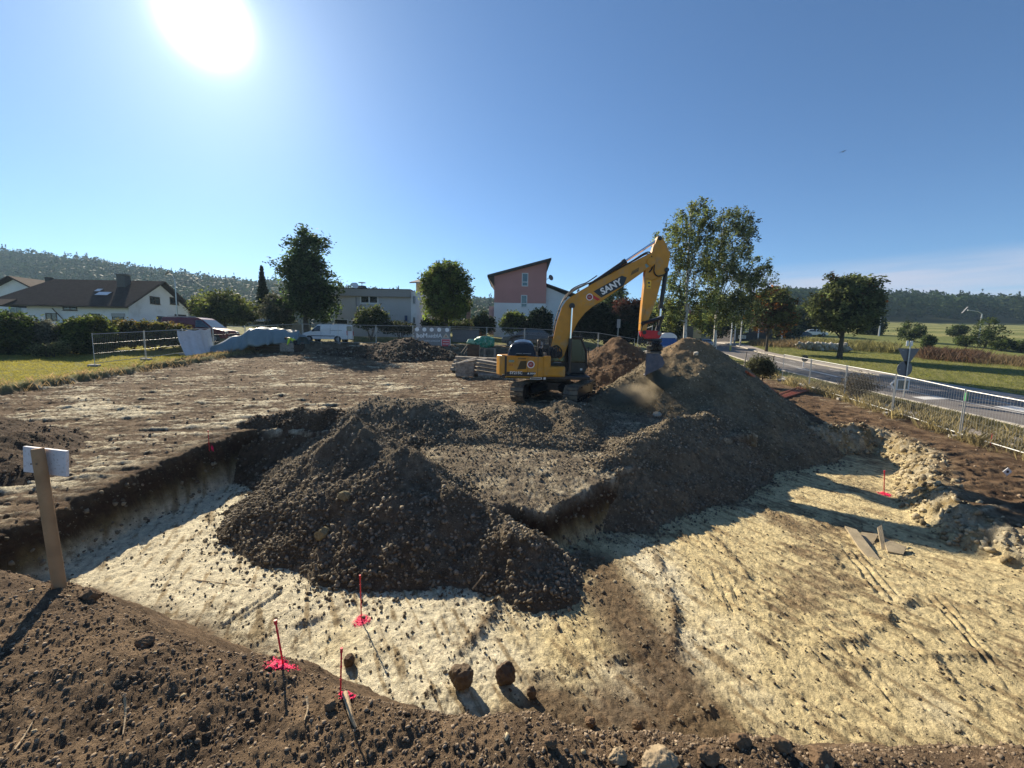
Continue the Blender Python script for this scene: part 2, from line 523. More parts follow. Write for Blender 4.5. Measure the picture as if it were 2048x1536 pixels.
def soil_mat(name):
    m, t, b = new_mat(name); L_ = t.links.new
    def N(ty, **k):
        n = t.nodes.new(ty)
        for a, v in k.items(): setattr(n, a, v)
        return n
    a = N('ShaderNodeVertexColor'); a.layer_name = 'Col'
    tc = N('ShaderNodeTexCoord')
    def noise(scale, det=8, rough=.65, stretch=None):
        n = N('ShaderNodeTexNoise'); n.inputs['Scale'].default_value = scale; n.inputs['Detail'].default_value = det; n.inputs['Roughness'].default_value = rough
        if stretch:
            mp = N('ShaderNodeMapping'); mp.inputs['Rotation'].default_value = (0, 0, stretch[0]); mp.inputs['Scale'].default_value = stretch[1]
            L_(tc.outputs['Object'], mp.inputs['Vector']); L_(mp.outputs[0], n.inputs['Vector'])
        else: L_(tc.outputs['Object'], n.inputs['Vector'])
        return n.outputs['Fac']
    def rng(v, lo, hi, c, d):
        n = N('ShaderNodeMapRange'); L_(v, n.inputs[0])
        for i, q in enumerate((lo, hi, c, d)): n.inputs[i + 1].default_value = q
        return n.outputs[0]
    def mth(op, x, y):
        n = N('ShaderNodeMath', operation=op)
        for i, v in enumerate((x, y)):
            if isinstance(v, (int, float)): n.inputs[i].default_value = v
            else: L_(v, n.inputs[i])
        return n.outputs[0]
    tone = mth('MULTIPLY', rng(noise(7), .3, .7, .68, 1.32), rng(noise(55, 6, .7), .3, .7, .72, 1.28))
    mx = N('ShaderNodeVectorMath', operation='SCALE'); L_(a.outputs['Color'], mx.inputs[0]); L_(tone, mx.inputs['Scale'])
    # dark crumbs trodden into pale ground, amount in the attribute's alpha
    cr = rng(noise(11, 11, .78, (rad(62), (1.0, .42, 1.0))), .50, .60, 0, 1)
    cr2 = rng(noise(34, 7, .72), .55, .64, 0, .5)
    amt = mth('MULTIPLY', mth('MAXIMUM', cr, cr2), a.outputs['Alpha'])
    mix = N('ShaderNodeMix', data_type='RGBA'); L_(amt, mix.inputs[0]); L_(mx.outputs[0], mix.inputs[6]); mix.inputs[7].default_value = (.125, .10, .062, 1)
    L_(mix.outputs[2], b.inputs['Base Color'])
    b.inputs['Roughness'].default_value = .95; b.inputs['Specular IOR Level'].default_value = .12
    h = mth('ADD', mth('MULTIPLY', noise(24, 9, .7), 1.0), mth('MULTIPLY', noise(90, 5, .7), .45))
    h = mth('ADD', h, mth('MULTIPLY', amt, .35))
    h = mth('ADD', h, mth('MULTIPLY', noise(8.5, 7, .62), .8))
    bp = N('ShaderNodeBump'); bp.inputs['Strength'].default_value = 1.0; bp.inputs['Distance'].default_value = .045
    L_(h, bp.inputs['Height']); L_(bp.outputs[0], b.inputs['Normal'])
    return m
M_SOIL = soil_mat('soil')
M_SOIL_OLD = None
_unused = (lambda *a, **k: None)('soil', bump=.8, bscale=26, var=.35, vscale=7, dist=.03)
M_STONE = attr_mat('stone', bump=.5, bscale=60, var=.25, vscale=20, rough=.9)
M_LEAF = leaf_mat('leaf', .5, .14)
M_LEAF_DENSE = leaf_mat('leaf_dense', .15, .04)
M_BARK = pbr('bark', (.06, .05, .04), .9, var=.35, scale=12, bump=.8, bscale=20)
M_BIRCH = pbr('birch_bark', (.6, .58, .54), .8, var=.1, dirt=(.03, .03, .03), dscale=4, dlev=(.55, .62))

# ------------------------------------------------------------------ ground sheet
SOIL_DARK = np.array([.075, .046, .028]); SOIL_BROWN = np.array([.165, .108, .062]); SOIL_TAN = np.array([.29, .215, .135])
CLAY = np.array([.72, .65, .46]); CLAY_Y = np.array([.42, .315, .14]); GRAVEL = np.array([.17, .14, .10]); GRASS = np.array([.13, .145, .035])
FIELD = np.array([.17, .19, .06]); DRY = np.array([.24, .19, .10])
def floor_px(pts):
    out = []
    for (px, py) in pts:
        d = ray(px, py); t = (0.03 - EYE[2]) / d[2]; out.append((EYE[0] + d[0] * t, EYE[1] + d[1] * t))
    return out
# crumb ridges left by the bucket: half width, height, brownness
RIDGES = [(floor_px([(1020, 1170), (985, 1225), (940, 1285), (895, 1345), (858, 1385)]), .085, .07, .9),
          (floor_px([(1305, 1100), (1335, 1165), (1350, 1240), (1345, 1300)]), .10, .06, .8),
          (floor_px([(1345, 1012), (1400, 1050), (1450, 1095), (1500, 1150)]), .07, .045, .8),
          (floor_px([(1520, 1010), (1600, 1060), (1680, 1130)]), .10, .05, .5),
          (floor_px([(1070, 1345), (1180, 1330), (1300, 1288)]), .07, .045, .3),
          (floor_px([(1080, 1482), (1250, 1462), (1420, 1420)]), .05, .05, .1),
          (floor_px([(380, 1090), (300, 1180), (230, 1215)]), .06, .03, .5),
          (floor_px([(640, 1230), (470, 1290), (340, 1262)]), .08, .04, .5),
          (floor_px([(1560, 1300), (1720, 1275), (1830, 1190)]), .08, .05, .4),
          (floor_px([(1440, 1250), (1700, 1330), (1980, 1300)]), .06, .035, .2),
          (floor_px([(1700, 1200), (1820, 1270), (1960, 1420)]), .07, .045, .5)]
# narrow parallel scrapes of the bucket teeth on the pit floor
for (a_, b_, n_, sp_) in (([(1345, 1020), (1420, 1100), (1480, 1210)], None, 5, .15), ([(1600, 1010), (1690, 1080), (1790, 1200)], None, 6, .16), ([(330, 1040), (260, 1110), (190, 1180)], None, 5, .14),
                          ([(1560, 1180), (1700, 1290), (1800, 1400)], None, 4, .12), ([(560, 1180), (470, 1240), (390, 1265)], None, 4, .12), ([(1800, 1130), (1900, 1220), (2040, 1380)], None, 5, .13)):
    c_ = floor_px(a_)
    for i_ in range(n_):
        o_ = sp_ * (i_ - n_ / 2)
        RIDGES.append(([(p[0] + o_ * .8, p[1] + o_ * .6) for p in c_], .022, -.030 if i_ % 2 else .024, .0 if i_ % 2 else .25))
def ridge_near(x, y):
    out = np.zeros(x.shape, bool)
    for pts, hw, hh, br in RIDGES[:11]:
        for (q0, q1) in zip(pts[:-1], pts[1:]): out |= seg_dist(x, y, *q0, *q1)[0] < hw * 1.5
    return out
def soil_detail(x, y, m):
    """small relief and soil colour; m are the masks of base_z"""
    r = np.hypot(x, y)
    near = sstep(45, 12, r)
    up = 1 - np.maximum(m['pit'], m['bank']); up = up * (1 - m['grass'])
    bank = m['bank']; pit = m['pit'] * (1 - bank)
    far = sstep(40, 48, y) ; rgt = sstep(15.5, 18.5, x - 0.4 * fbm(y * .3, y * 0, 2, 77))
    # relief
    big = fbm(x * .35, y * .35, 3, 61); mid = fbm(x * 1.6, y * 1.6, 4, 63); fine = fbm(x * 9, y * 9, 3, 65)
    dz = np.zeros_like(x)
    w = worley(x * 7, y * 7, 4)
    cl = fbm(x * 3.1, y * 3.1, 4, 12)
    dz += bank * (0.045 * cl + 0.022 * (0.5 - w) + 0.018 * (0.5 - worley(x * 17, y * 17, 6)) + .014 * (0.5 - worley(x * 38, y * 38, 16)) + .05 * fbm(x * 1.1, y * 1.1, 2, 14))
    # scraping streaks: along the dig direction on the floor
    a1 = rad(-62); sx = x * math.cos(a1) + y * math.sin(a1); sy = -x * math.sin(a1) + y * math.cos(a1)
    st = fbm(sx * .8, sy * 7, 4, 21)
    st2 = fbm(x * 6, y * 6, 4, 23)
    dz += pit * (0.024 * st + 0.026 * st2 + 0.018 * (0.5 - w) + .012 * (0.5 - worley(x * 16, y * 16, 18)) + .016 * fbm(x * 19, y * 19, 3, 19) + .022 * np.abs(fbm(x * 4.2, y * 6.5, 4, 20, .6)) * sstep(-.4, .3, big + mid))
    a2 = rad(12); tx = x * math.cos(a2) + y * math.sin(a2); ty = -x * math.sin(a2) + y * math.cos(a2)
    tr = fbm(tx * .35 + .3 * fbm(x * .3, y * .3, 2, 3), ty * 2.3, 4, 33)
    tr2 = fbm(tx * 1.8, ty * 5.5, 4, 35, .6)
    work = up * (1 - far) * (1 - rgt)
    platm = sstep(-6, -3, x) * sstep(10, 6, x) * sstep(18.5, 16, y)
    clod = (0.5 - worley(x * 2.1, y * 2.1, 37)) * sstep(-.1, .5, fbm(x * .7, y * .7, 2, 38))
    dz += work * (0.14 * tr + 0.12 * tr2 + 0.07 * fbm(x * 2.2, y * 2.2, 4, 39, .6) + .09 * clod) * lerp(1.0, .7, near) * (1 - .6 * platm)
    dz += work * platm * (.035 * fbm(x * 6, y * 6, 4, 47, .6) + .03 * (0.5 - worley(x * 9, y * 9, 48)))
    dz += up * rgt * 0.05 * fbm(x * 1.4, y * 1.4, 3, 43) * (1 - far)
    edge = m['pit'] * (1 - m['pit']) * 4 * (1 - bank)
    dz += edge * (0.16 * fbm(x * 2.6, y * 2.6, 4, 45) + .10 * (0.5 - worley(x * 5, y * 5, 46)))
    # colour
    c3 = lambda t: t[:, None]
    brown = lerp(SOIL_DARK, SOIL_BROWN, c3(sstep(-.5, .6, mid + .5 * fine)))
    # stripped upper ground: brown with pale clay smears, some standing in for sunlit streaks
    pale = sstep(.13, .40, tr * .62 + tr2 * .55 + .22 * fine + .35 * big + .16 * sstep(-2, -9, x) * sstep(24, 12, y) - .12 * sstep(22, 34, y))
    col = lerp(lerp(SOIL_DARK * 1.1, SOIL_TAN * .74, c3(sstep(-.45, .6, mid * .7 + fine * .5))), lerp(SOIL_TAN, CLAY, .9), c3(pale))
    lefts = sstep(-12, -19, x) * sstep(26, 16, y)
    col = lerp(col, SOIL_BROWN * .8, c3(.55 * lefts * (1 - pale)))
    # plateau between the pits: gravelly
    plat = sstep(-6, -3, x) * sstep(10, 6, x) * sstep(18.5, 16, y)
    col = lerp(col, lerp(GRAVEL * 1.25, lerp(SOIL_TAN, CLAY, .55), c3(sstep(-.15, .45, mid + .4 * big + .3 * fine))), c3(plat * .9))
    # strip of bare soil along the right fence
    col = lerp(col, lerp(SOIL_DARK, SOIL_BROWN * 1.2, c3(sstep(-.5, .5, mid))), c3(sstep(11, 13, x) * sstep(20, 17, x) * sstep(34, 28, y)))
    # dark lip of topsoil next to the left cut
    d = m['sd']
    lip = sstep(1.8, .2, d) * sstep(-7.8, -8.6, x)
    col = lerp(col, brown * .9, c3(lip))
    # cut faces: topsoil above, yellow clay below, darkened to deepen their shade
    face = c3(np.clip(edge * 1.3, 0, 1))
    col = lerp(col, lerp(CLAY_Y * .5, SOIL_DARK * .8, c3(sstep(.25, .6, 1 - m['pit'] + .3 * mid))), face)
    rk = sstep(8.5, 10, x) * np.clip(edge * 1.6 + sstep(1.5, .3, d) * sstep(-.2, .5, mid + .3) * (1 - m['pit']), 0, 1) * (1 - bank) * sstep(20, 17, y)
    col = lerp(col, lerp(CLAY_Y * .75, CLAY * .85, c3(sstep(-.4, .4, mid + .5 * fine))), c3(rk * .62))
    dz += rk * (.16 * (0.5 - worley(x * 2.6, y * 2.6, 49)) + .10 * (0.5 - worley(x * 6, y * 6, 50)))
    # pit floor
    crumb = sstep(.12, .5, fbm(x * 4.5, y * 4.5, 5, 71, .65) + .35 * st + .25 * big)
    yel = sstep(-.3, .5, fbm(x * .5 + 3, y * .5, 3, 73) + .10 * x)
    fl = lerp(CLAY, lerp(CLAY, np.array([.60, .49, .255]), .85), c3(yel))
    fl = lerp(fl, lerp(SOIL_BROWN * 1.15, GRAVEL, .5), c3(crumb * .85))
    smear = sstep(.12, .38, st * .95 + mid * .45 + .1 * sstep(2, 7, x))
    fl = lerp(fl, lerp(SOIL_TAN, CLAY_Y, .4) * .9, c3(smear * .8))
    patch = sstep(.05, .42, big * .7 + mid * .45 + .30 * st) * sstep(1.5, 4.0, x)
    fl = lerp(fl, lerp(SOIL_BROWN, SOIL_TAN, .55), c3(patch * .62))
    rbrown = np.zeros_like(x)
    for pts, hw, hh, br in RIDGES:
        bx0, bx1 = min(p[0] for p in pts) - .6, max(p[0] for p in pts) + .6; by0, by1 = min(p[1] for p in pts) - .6, max(p[1] for p in pts) + .6
        k = np.nonzero((x > bx0) & (x < bx1) & (y > by0) & (y < by1))[0]
        if not len(k): continue
        xx = x[k] + .05 * fbm(x[k] * 3, y[k] * 3, 2, 90); yy = y[k] + .05 * fbm(x[k] * 3 + 5, y[k] * 3, 2, 92); br_k = sstep(-.5, .2, fbm(x[k] * 1.3, y[k] * 1.3, 2, 93)); d_ = np.full(len(k), 9.0)
        for (q0, q1) in zip(pts[:-1], pts[1:]): d_ = np.minimum(d_, seg_dist(xx, yy, *q0, *q1)[0])
        prof = np.exp(-(d_ / hw) ** 2); prof = prof * br_k; dz[k] += pit[k] * hh * prof * (1 + .9 * fbm(x[k] * 9, y[k] * 9, 2, 94)); rbrown[k] = np.maximum(rbrown[k], br * prof)
    # tooth marks: fine parallel grooves in a few swept passes
    for (c0, c1, a0) in (((2.5, 9.5), (5.2, 5.2), -60), ((6.5, 11.0), (8.6, 7.2), -52), ((-6.5, 10.5), (-5.8, 7.0), -78), ((.5, 6.0), (3.0, 5.3), 16), ((5.0, 6.4), (9.5, 7.4), 12)):
        d_, t_ = seg_dist(x, y, *c0, *c1); aa = rad(a0); q = -x * math.sin(aa) + y * math.cos(aa)
        wgt = sstep(.75, .45, d_) * pit; dz += wgt * .008 * np.sin(q * 30 + .8 * mid) * (.6 + .4 * big); 
    fl = lerp(fl, lerp(SOIL_BROWN, SOIL_DARK, .4), c3(np.clip(rbrown * .9, 0, .9)))
    # soft soil tracked over the middle of the floor and below the bank
    trk = np.exp(-((x - 2.0 - .16 * (6.2 - y) - .12 * mid) / .62) ** 4) * sstep(8.6, 8.0, y) * sstep(-.75, .0, mid + .3)
    toe_y = np.interp(x, TOE[:, 0], TOE[:, 1])
    trk = np.maximum(trk, sstep(.9, .2, y - toe_y + .45 * mid + .85 - .85 * sstep(-.8, .6, x) * sstep(3.4, 2.0, x)))
    fl = lerp(fl, lerp(SOIL_DARK, SOIL_BROWN, c3(sstep(-.4, .5, fine))), c3(np.clip(trk, 0, 1) * .9))
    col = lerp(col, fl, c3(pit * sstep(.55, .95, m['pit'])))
    bk = lerp(SOIL_DARK * np.array([1.35, 1.55, 1.7]), SOIL_BROWN * np.array([1.4, 1.5, 1.6]), c3(sstep(-.55, .6, mid * .8 + fine * .6)))
    col = lerp(col, bk, c3(bank))
    mott = np.clip(pit * sstep(.5, .9, m['pit']) * (.16 + .80 * sstep(-.22, .55, big + .9 * mid + .25 * st - .12)) + .55 * plat * up + (.5 * pale + .25) * work, 0, .95)
    # grass and verge
    gcol = lerp(GRASS * .75, lerp(GRASS, DRY, .35) * 1.25, c3(sstep(-.5, .6, mid + .6 * fine)))
    col = lerp(col, gcol, c3(m['grass']))
    verge = np.maximum(sstep(20.2, 21.4, x + .5 * mid), far)
    col = lerp(col, lerp(gcol, FIELD, c3(sstep(60, 120, r))), c3(verge))
    # fields beyond the path: mown stripes
    fs = sstep(-.2, .5, np.sin(y * .16 + x * .03 + 2 * big) * .6 + .5 * big)
    col = lerp(col, lerp(FIELD * .8, np.array([.25, .24, .09]), c3(fs)), c3(sstep(75, 95, y)))
    dz += m['grass'] * .05 * mid
    col = lerp(col, np.array([.03, .038, .018]), c3(sstep(205, 222, y) * sstep(.2, 1.5, hill(x, y))))
    col = np.concatenate([col, (mott * (1 - verge) * (1 - m['grass']))[:, None]], 1)
    return dz, col
def polar_rows():
    r = [1.6]
    while r[-1] < 950:
        q = r[-1]
        r.append(q * (1.0034 if q < 8 else 1.0040 if q < 46 else 1.03))
    return np.array(r)
def build_ground():
    R = polar_rows()
    A = np.concatenate([np.linspace(-88, -63, 40)[:-1], np.linspace(-63, 63, 1290), np.linspace(63, 88, 40)[1:]])
    A = np.radians(A)
    rr, aa = np.meshgrid(R, A, indexing='ij')
    x = (rr * np.sin(aa)).ravel(); y = (rr * np.cos(aa) - 2.5).ravel()
    z, m = base_z(x, y, True)
    dz, col = soil_detail(x, y, m)
    z = z + dz
    ni, nj = len(R), len(A)
    idx = np.arange(ni * nj).reshape(ni, nj)
    F = np.stack([idx[:-1, :-1], idx[:-1, 1:], idx[1:, 1:], idx[1:, :-1]], -1).reshape(-1, 4)
    me = mesh_np('ground', np.stack([x, y, z], 1), F[:, ::-1], col, smooth=True)
    return setp(link('ground', me, M_SOIL), kind='structure')
build_ground()

# ------------------------------------------------------------------ stones
def ico(sub):
    bm = bmesh.new(); bmesh.ops.create_icosphere(bm, subdivisions=sub, radius=1.0)
    bm.verts.ensure_lookup_table()
    V = np.array([v.co[:] for v in bm.verts]); F = np.array([[v.index for v in f.verts] for f in bm.faces]); bm.free()
    return V, F
ICO1 = ico(1); ICO2 = ico(2)
def rock_protos(base, n, seed, rough=.3):
    g = np.random.default_rng(seed); V, F = base; out = []
    for i in range(n):
        d = 1 + rough * (g.random(len(V)) - .5) * 1.6
        P = V * d[:, None]
        for _ in range(3):                         # a few flattened facets
            nrm = g.normal(size=3); nrm /= np.linalg.norm(nrm); lim = .55 + .25 * g.random()
            k = P @ nrm; over = np.maximum(k - lim, 0); P = P - over[:, None] * nrm
        P = P * np.array([1.0, .75 + .25 * g.random(), .55 + .3 * g.random()])
        out.append(P)
    return out, F
PROTO_S = rock_protos(ICO1, 14, 3, .5)
PROTO_L = rock_protos(ICO2, 10, 5, .34)
def rand_rot(n, g):
    q = g.normal(size=(n, 4)); q /= np.linalg.norm(q, axis=1)[:, None]
    w, x, y, z = q.T
    return np.stack([np.stack([1 - 2 * (y * y + z * z), 2 * (x * y - z * w), 2 * (x * z + y * w)], -1),
                     np.stack([2 * (x * y + z * w), 1 - 2 * (x * x + z * z), 2 * (y * z - x * w)], -1),
                     np.stack([2 * (x * z - y * w), 2 * (y * z + x * w), 1 - 2 * (x * x + y * y)], -1)], 1)
def stones_mesh(name, P, S, C, protos, seed=1):
    """P centres (n,3), S sizes (radius), C colours"""
    g = np.random.default_rng(seed); pr, F = protos
    n = len(P); which = g.integers(0, len(pr), n); Rm = rand_rot(n, g)
    PR = np.stack(pr)[which]                        # n,v,3
    V = np.einsum('nij,nvj->nvi', Rm, PR) * S[:, None, None] + P[:, None, :]
    nv = PR.shape[1]
    FF = (F[None] + (np.arange(n) * nv)[:, None, None]).reshape(-1, 3)
    CC = np.repeat(C, nv, 0)
    return mesh_np(name, V.reshape(-1, 3), FF, CC)
def sizes(n, a, b, g, p=2.2):
    return a * (b / a) ** (g.random(n) ** p)

# ------------------------------------------------------------------ heaps of earth and gravel
def build_heap(k, name, label, step, tint, dark, nstones, srange, sseed, relief=.05, top_tint=None, big=0):
    h = HEAPS[k]
    xs = [s[i] for s in h['seg'] for i in (0, 3)]; ys = [s[i] for s in h['seg'] for i in (1, 4)]; zs = [s[i] for s in h['seg'] for i in (2, 5)]
    ext = (max(zs) + .8) / h['slope'] + .8
    X = np.arange(min(xs) - ext, max(xs) + ext, step); Y = np.arange(min(ys) - ext, max(ys) + ext, step)
    xx, yy = np.meshgrid(X, Y, indexing='ij'); x = xx.ravel(); y = yy.ravel()
    zb = base_z(x, y); z = heap_z(k, x, y)
    f = 1.0 / max(step * 3.2, .12)
    rel = relief * (fbm(x * f * .35, y * f * .35, 5, 81, .6) * 1.5 + .22 * (0.5 - worley(x * f, y * f, 83))) + .20 * fbm(x * .9, y * .9, 3, 84)
    hgt = z - zb
    z = z + rel * sstep(-.1, .5, hgt)
    keep = (hgt > -.22).reshape(xx.shape)
    mid = fbm(x * 1.2, y * 1.2, 3, 85); fine = fbm(x * 7, y * 7, 3, 87)
    col = lerp(np.array(dark), np.array(tint), sstep(-.5, .6, mid * .8 + fine * .7)[:, None])
    if top_tint is not None:
        col = lerp(col, np.array(top_tint), (sstep(.5, 1.0, (z - zb) / max((z - zb).max(), .1) + .3 * mid) * .7)[:, None])
    ni, nj = xx.shape
    idx = np.arange(ni * nj).reshape(ni, nj)
    F = np.stack([idx[:-1, :-1], idx[1:, :-1], idx[1:, 1:], idx[:-1, 1:]], -1).reshape(-1, 4)
    kf = keep.ravel()[F].any(1); F = F[kf]
    used = np.unique(F); remap = np.full(ni * nj, -1); remap[used] = np.arange(len(used)); F = remap[F]
    V = np.stack([x, y, z], 1)[used]
    o = setp(link(name, mesh_np(name, V, F, np.concatenate([col[used], np.full((len(used), 1), .35)], 1), smooth=True), M_SOIL), label, 'heap')
    # loose stones lying on it
    g = np.random.default_rng(sseed)
    ok = np.nonzero(hgt[used] > 0.03)[0]
    def scatter(n, sr, protos, p, sd):
        # more and bigger stones roll to the foot of the heap
        s = sizes(n, sr[0], sr[1], g, p)
        pick = ok[g.integers(0, len(ok), n)]
        hh = hgt[used][pick] / max(hgt.max(), .1)
        keepm = g.random(n) > np.clip(hh * 1.15 * (s / sr[1]) ** .35, 0, .85)
        pick = pick[keepm]; s = s[keepm]
        Pp = V[pick] + (g.random((len(pick), 3)) - .5) * np.array([step, step, 0]); Pp[:, 2] += s * .25
        tone = .45 + .8 * g.random((len(pick), 1)) ** 1.3
        cc = lerp(np.array(tint) * .95, np.array([.32, .28, .21]), g.random((len(pick), 1)) ** 2) * tone
        return stones_mesh('stones', Pp, s, cc, protos, sd)
    st = link('stones', scatter(nstones, (srange[0], srange[1] * .8), PROTO_S, 3.6, sseed + 1), M_STONE, o); st['kind'] = 'stuff'
    return o
build_heap('A', 'gravel_heap', 'large dark heap of coarse gravel spilling onto the pale pit floor in the middle', .04, (.215, .175, .12), (.115, .09, .06), 44000, (.008, .085), 101, .05)
build_heap('B', 'gravel_heap', 'flat topped gravel heap just behind the large spilled heap', .05, (.215, .175, .12), (.115, .09, .06), 15000, (.011, .09), 103, .05)
build_heap('C', 'gravel_heap', 'low double humped gravel ridge in front of the excavator tracks', .05, (.235, .19, .125), (.13, .10, .066), 15000, (.012, .085), 105, .05)
build_heap('D', 'gravel_heap', 'tallest heap, grey brown gravel under the excavator bucket', .06, (.25, .205, .13), (.145, .115, .072), 22000, (.013, .08), 107, .055, top_tint=(.27, .18, .10))
build_heap('E', 'soil_heap', 'brown soil heap with a rounded top behind the excavator cab', .07, (.20, .125, .07), (.10, .06, .034), 5000, (.02, .12), 109, .11)
build_heap('F', 'gravel_heap', 'long gravel bank sloping to the pit floor below the tallest heap', .045, (.24, .195, .128), (.13, .104, .068), 20000, (.011, .08), 111, .05)
build_heap('G', 'topsoil_heap', 'long low dark topsoil heap in front of the street fence', .10, (.085, .055, .038), (.045, .03, .02), 2500, (.05, .2), 113, .14)
build_heap('K', 'soil_bank', 'dark brown earth bank closing the far end of the left pit', .05, (.15, .105, .065), (.06, .042, .027), 7000, (.012, .08), 117, .07)
build_heap('H', 'soil_heap', 'small dark soil heap at the edge of the stripped ground behind the wooden post', .05, (.11, .075, .05), (.06, .04, .026), 3000, (.012, .07), 115, .07)

# ------------------------------------------------------------------ loose crumbs on the ground
def scatter_ground(name, n, xr, yr, sr, p, seed, colf, cond=None, sink=.2, protos=PROTO_S):
    g = np.random.default_rng(seed)
    x = g.uniform(*xr, n); y = g.uniform(*yr, n)
    z, m = base_z(x, y, True)
    dz, _ = soil_detail(x, y, m)
    k = np.ones(n, bool) if cond is None else cond(x, y, m, g)
    for hk in HEAPS:
        k &= heap_z(hk, x, y) < z + .02
    x, y, z = x[k], y[k], (z + dz)[k]
    s = sizes(len(x), sr[0], sr[1], g, p)
    o = link(name, stones_mesh(name, np.stack([x, y, z + s * sink], 1), s, colf(len(x), g), protos, seed + 1), M_STONE)
    return setp(o, kind='stuff')
def brown_tone(n, g):
    return lerp(np.array([.11, .080, .054]), np.array([.33, .255, .175]), g.random((n, 1)) ** 1.6) * (.7 + .6 * g.random((n, 1)))
def grey_tone(n, g):
    return lerp(np.array([.10, .08, .055]), np.array([.30, .26, .18]), g.random((n, 1)) ** 1.5)
def near_heap(x, y, m, g):
    z = base_z(x, y); h = np.max([heap_z(k, x, y) for k in 'ABCDF'], 0)
    return (h > z - .55 * g.random(len(x)) ** 2.2) & (m['bank'] < .5)
def vis_w(x, y, g, k=2.2):
    return g.random(len(x)) < np.clip(k / np.maximum(np.hypot(x, y), 1), 0, 1)
scatter_ground('soil_crumbs', 380000, (-6, 5), (.6, 4.0), (.002, .016), 4.4, 201, brown_tone, lambda x, y, m, g: (m['bank'] > .4) & (y < np.interp(x, EDGE[:, 0], EDGE[:, 1]) + .35) & vis_w(x, y, g, 1.9) & (np.abs(x) < y * 1.6 + 1.5) & (fbm(x * 1.4, y * 1.4, 3, 221) + .8 * g.random(len(x)) > .12))
def chip_tone(n, g):
    return np.array([.52, .42, .26]) * (.6 + .6 * g.random((n, 1)))
scatter_ground('pale_chips', 900, (-5, 4), (.8, 3.4), (.004, .02), 2.0, 223, chip_tone, lambda x, y, m, g: (m['bank'] > .4) & (y < np.interp(x, EDGE[:, 0], EDGE[:, 1]) + .1))
scatter_ground('pit_rubble', 130000, (-9, 13), (3.8, 15), (.005, .034), 3.6, 203, grey_tone,
               lambda x, y, m, g: (m['pit'] > .9) & (m['bank'] < .5) & (((fbm(x * .9, y * .9, 3, 205) + .6 * g.random(len(x)) > .12) & (g.random(len(x)) < .35)) | ridge_near(x, y)) & vis_w(x, y, g, 6))
scatter_ground('heap_apron', 110000, (-9, 13), (5.5, 18), (.008, .06), 3.0, 213, grey_tone, near_heap)
scatter_ground('plateau_rubble', 26000, (-4, 9), (8, 18), (.008, .05), 3.6, 215, grey_tone, lambda x, y, m, g: (m['pit'] < .3) & (fbm(x * .8, y * .8, 2, 217) + .6 * g.random(len(x)) > .1))
def pale_tone(n, g):
    return lerp(np.array([.16, .125, .07]), np.array([.48, .41, .27]), g.random((n, 1)))
scatter_ground('bank_rock', 24000, (9, 17.5), (5, 18.5), (.015, .12), 2.8, 219, pale_tone, lambda x, y, m, g: (m['pit'] < .985) & (m['sd'] < 1.2 * g.random(len(x))) & (m['bank'] < .5))
scatter_ground('cut_rubble', 45000, (-11, 9), (3, 18), (.012, .075), 2.6, 211, grey_tone,
               lambda x, y, m, g: (m['pit'] > .04) & (m['pit'] < .985) & (m['bank'] < .5))
scatter_ground('field_rubble', 40000, (-24, 18), (7, 38), (.012, .07), 3.6, 207, brown_tone,
               lambda x, y, m, g: (m['pit'] < .35) & (m['bank'] < .5) & (m['grass'] < .5) & vis_w(x, y, g, 10) & (fbm(x * .4, y * .4, 2, 209) + .5 * g.random(len(x)) > .25))
# ------------------------------------------------------------------ lettering
def text_mesh(txt, size, extrude=0.003, bold=0.0, mirror=False, align='CENTER'):
    cu = bpy.data.curves.new('lettering', 'FONT')
    cu.body = txt; cu.size = size; cu.extrude = extrude; cu.offset = bold; cu.align_x = align; cu.align_y = 'CENTER'
    cu.resolution_u = 3
    o = bpy.data.objects.new('lettering_tmp', cu); COL.objects.link(o)
    dg = bpy.context.evaluated_depsgraph_get()
    me = bpy.data.meshes.new_from_object(o.evaluated_get(dg))
    bpy.data.objects.remove(o)
    if mirror:
        me.transform(Matrix.Diagonal((-1, 1, 1, 1))); me.flip_normals()
    return me
def lettering(name, txt, size, mat, parent, M, **k):
    me = text_mesh(txt, size, **k)
    me.transform(M)
    return link(name, me, mat, parent)
XZ_FACE = Matrix(((1, 0, 0, 0), (0, 0, -1, 0), (0, 1, 0, 0), (0, 0, 0, 1)))    # text upright in the xz plane, read from -y

# ------------------------------------------------------------------ excavator
M_YEL = pbr('excavator_yellow', (.52, .235, .014), .42, var=.1, scale=3, dirt=(.33, .23, .11), dscale=2.2, dlev=(.50, .74), bump=.05)
M_BLK = pbr('black_paint', (.018, .018, .02), .35, var=.3, dirt=(.05, .045, .035), dlev=(.55, .9))
M_GLOSSBLK = pbr('glossy_bonnet', (.02, .021, .024), .16, var=.2, scale=3, dirt=(.05, .045, .04), dlev=(.6, .9), spec=.6)
M_RUBBER = pbr('rubber', (.02, .02, .02), .7, var=.3)
M_STEEL = pbr('worn_steel', (.20, .19, .175), .5, .35, var=.35, scale=9, dirt=(.17, .135, .095), dscale=5, dlev=(.4, .6), bump=.2)
M_TRACK = pbr('track_steel', (.09, .08, .07), .55, .3, var=.4, scale=9, dirt=(.23, .18, .12), dscale=3.5, dlev=(.42, .6), bump=.3)
M_CHROME = pbr('chromed_rod', (.75, .75, .74), .18, 1.0, var=.03)
M_RED = pbr('red_paint', (.48, .012, .022), .45, var=.15, dirt=(.2, .05, .04), dlev=(.55, .85))
M_WHITE = pbr('white_paint', (.75, .75, .73), .5, var=.05, dirt=(.4, .36, .3), dlev=(.6, .9))
M_BUCKET = pbr('bucket_steel', (.085, .095, .13), .5, .2, var=.25, scale=5, dirt=(.16, .14, .11), dlev=(.55, .8), bump=.15)
M_GLASS = glass_mat('dark_glass')
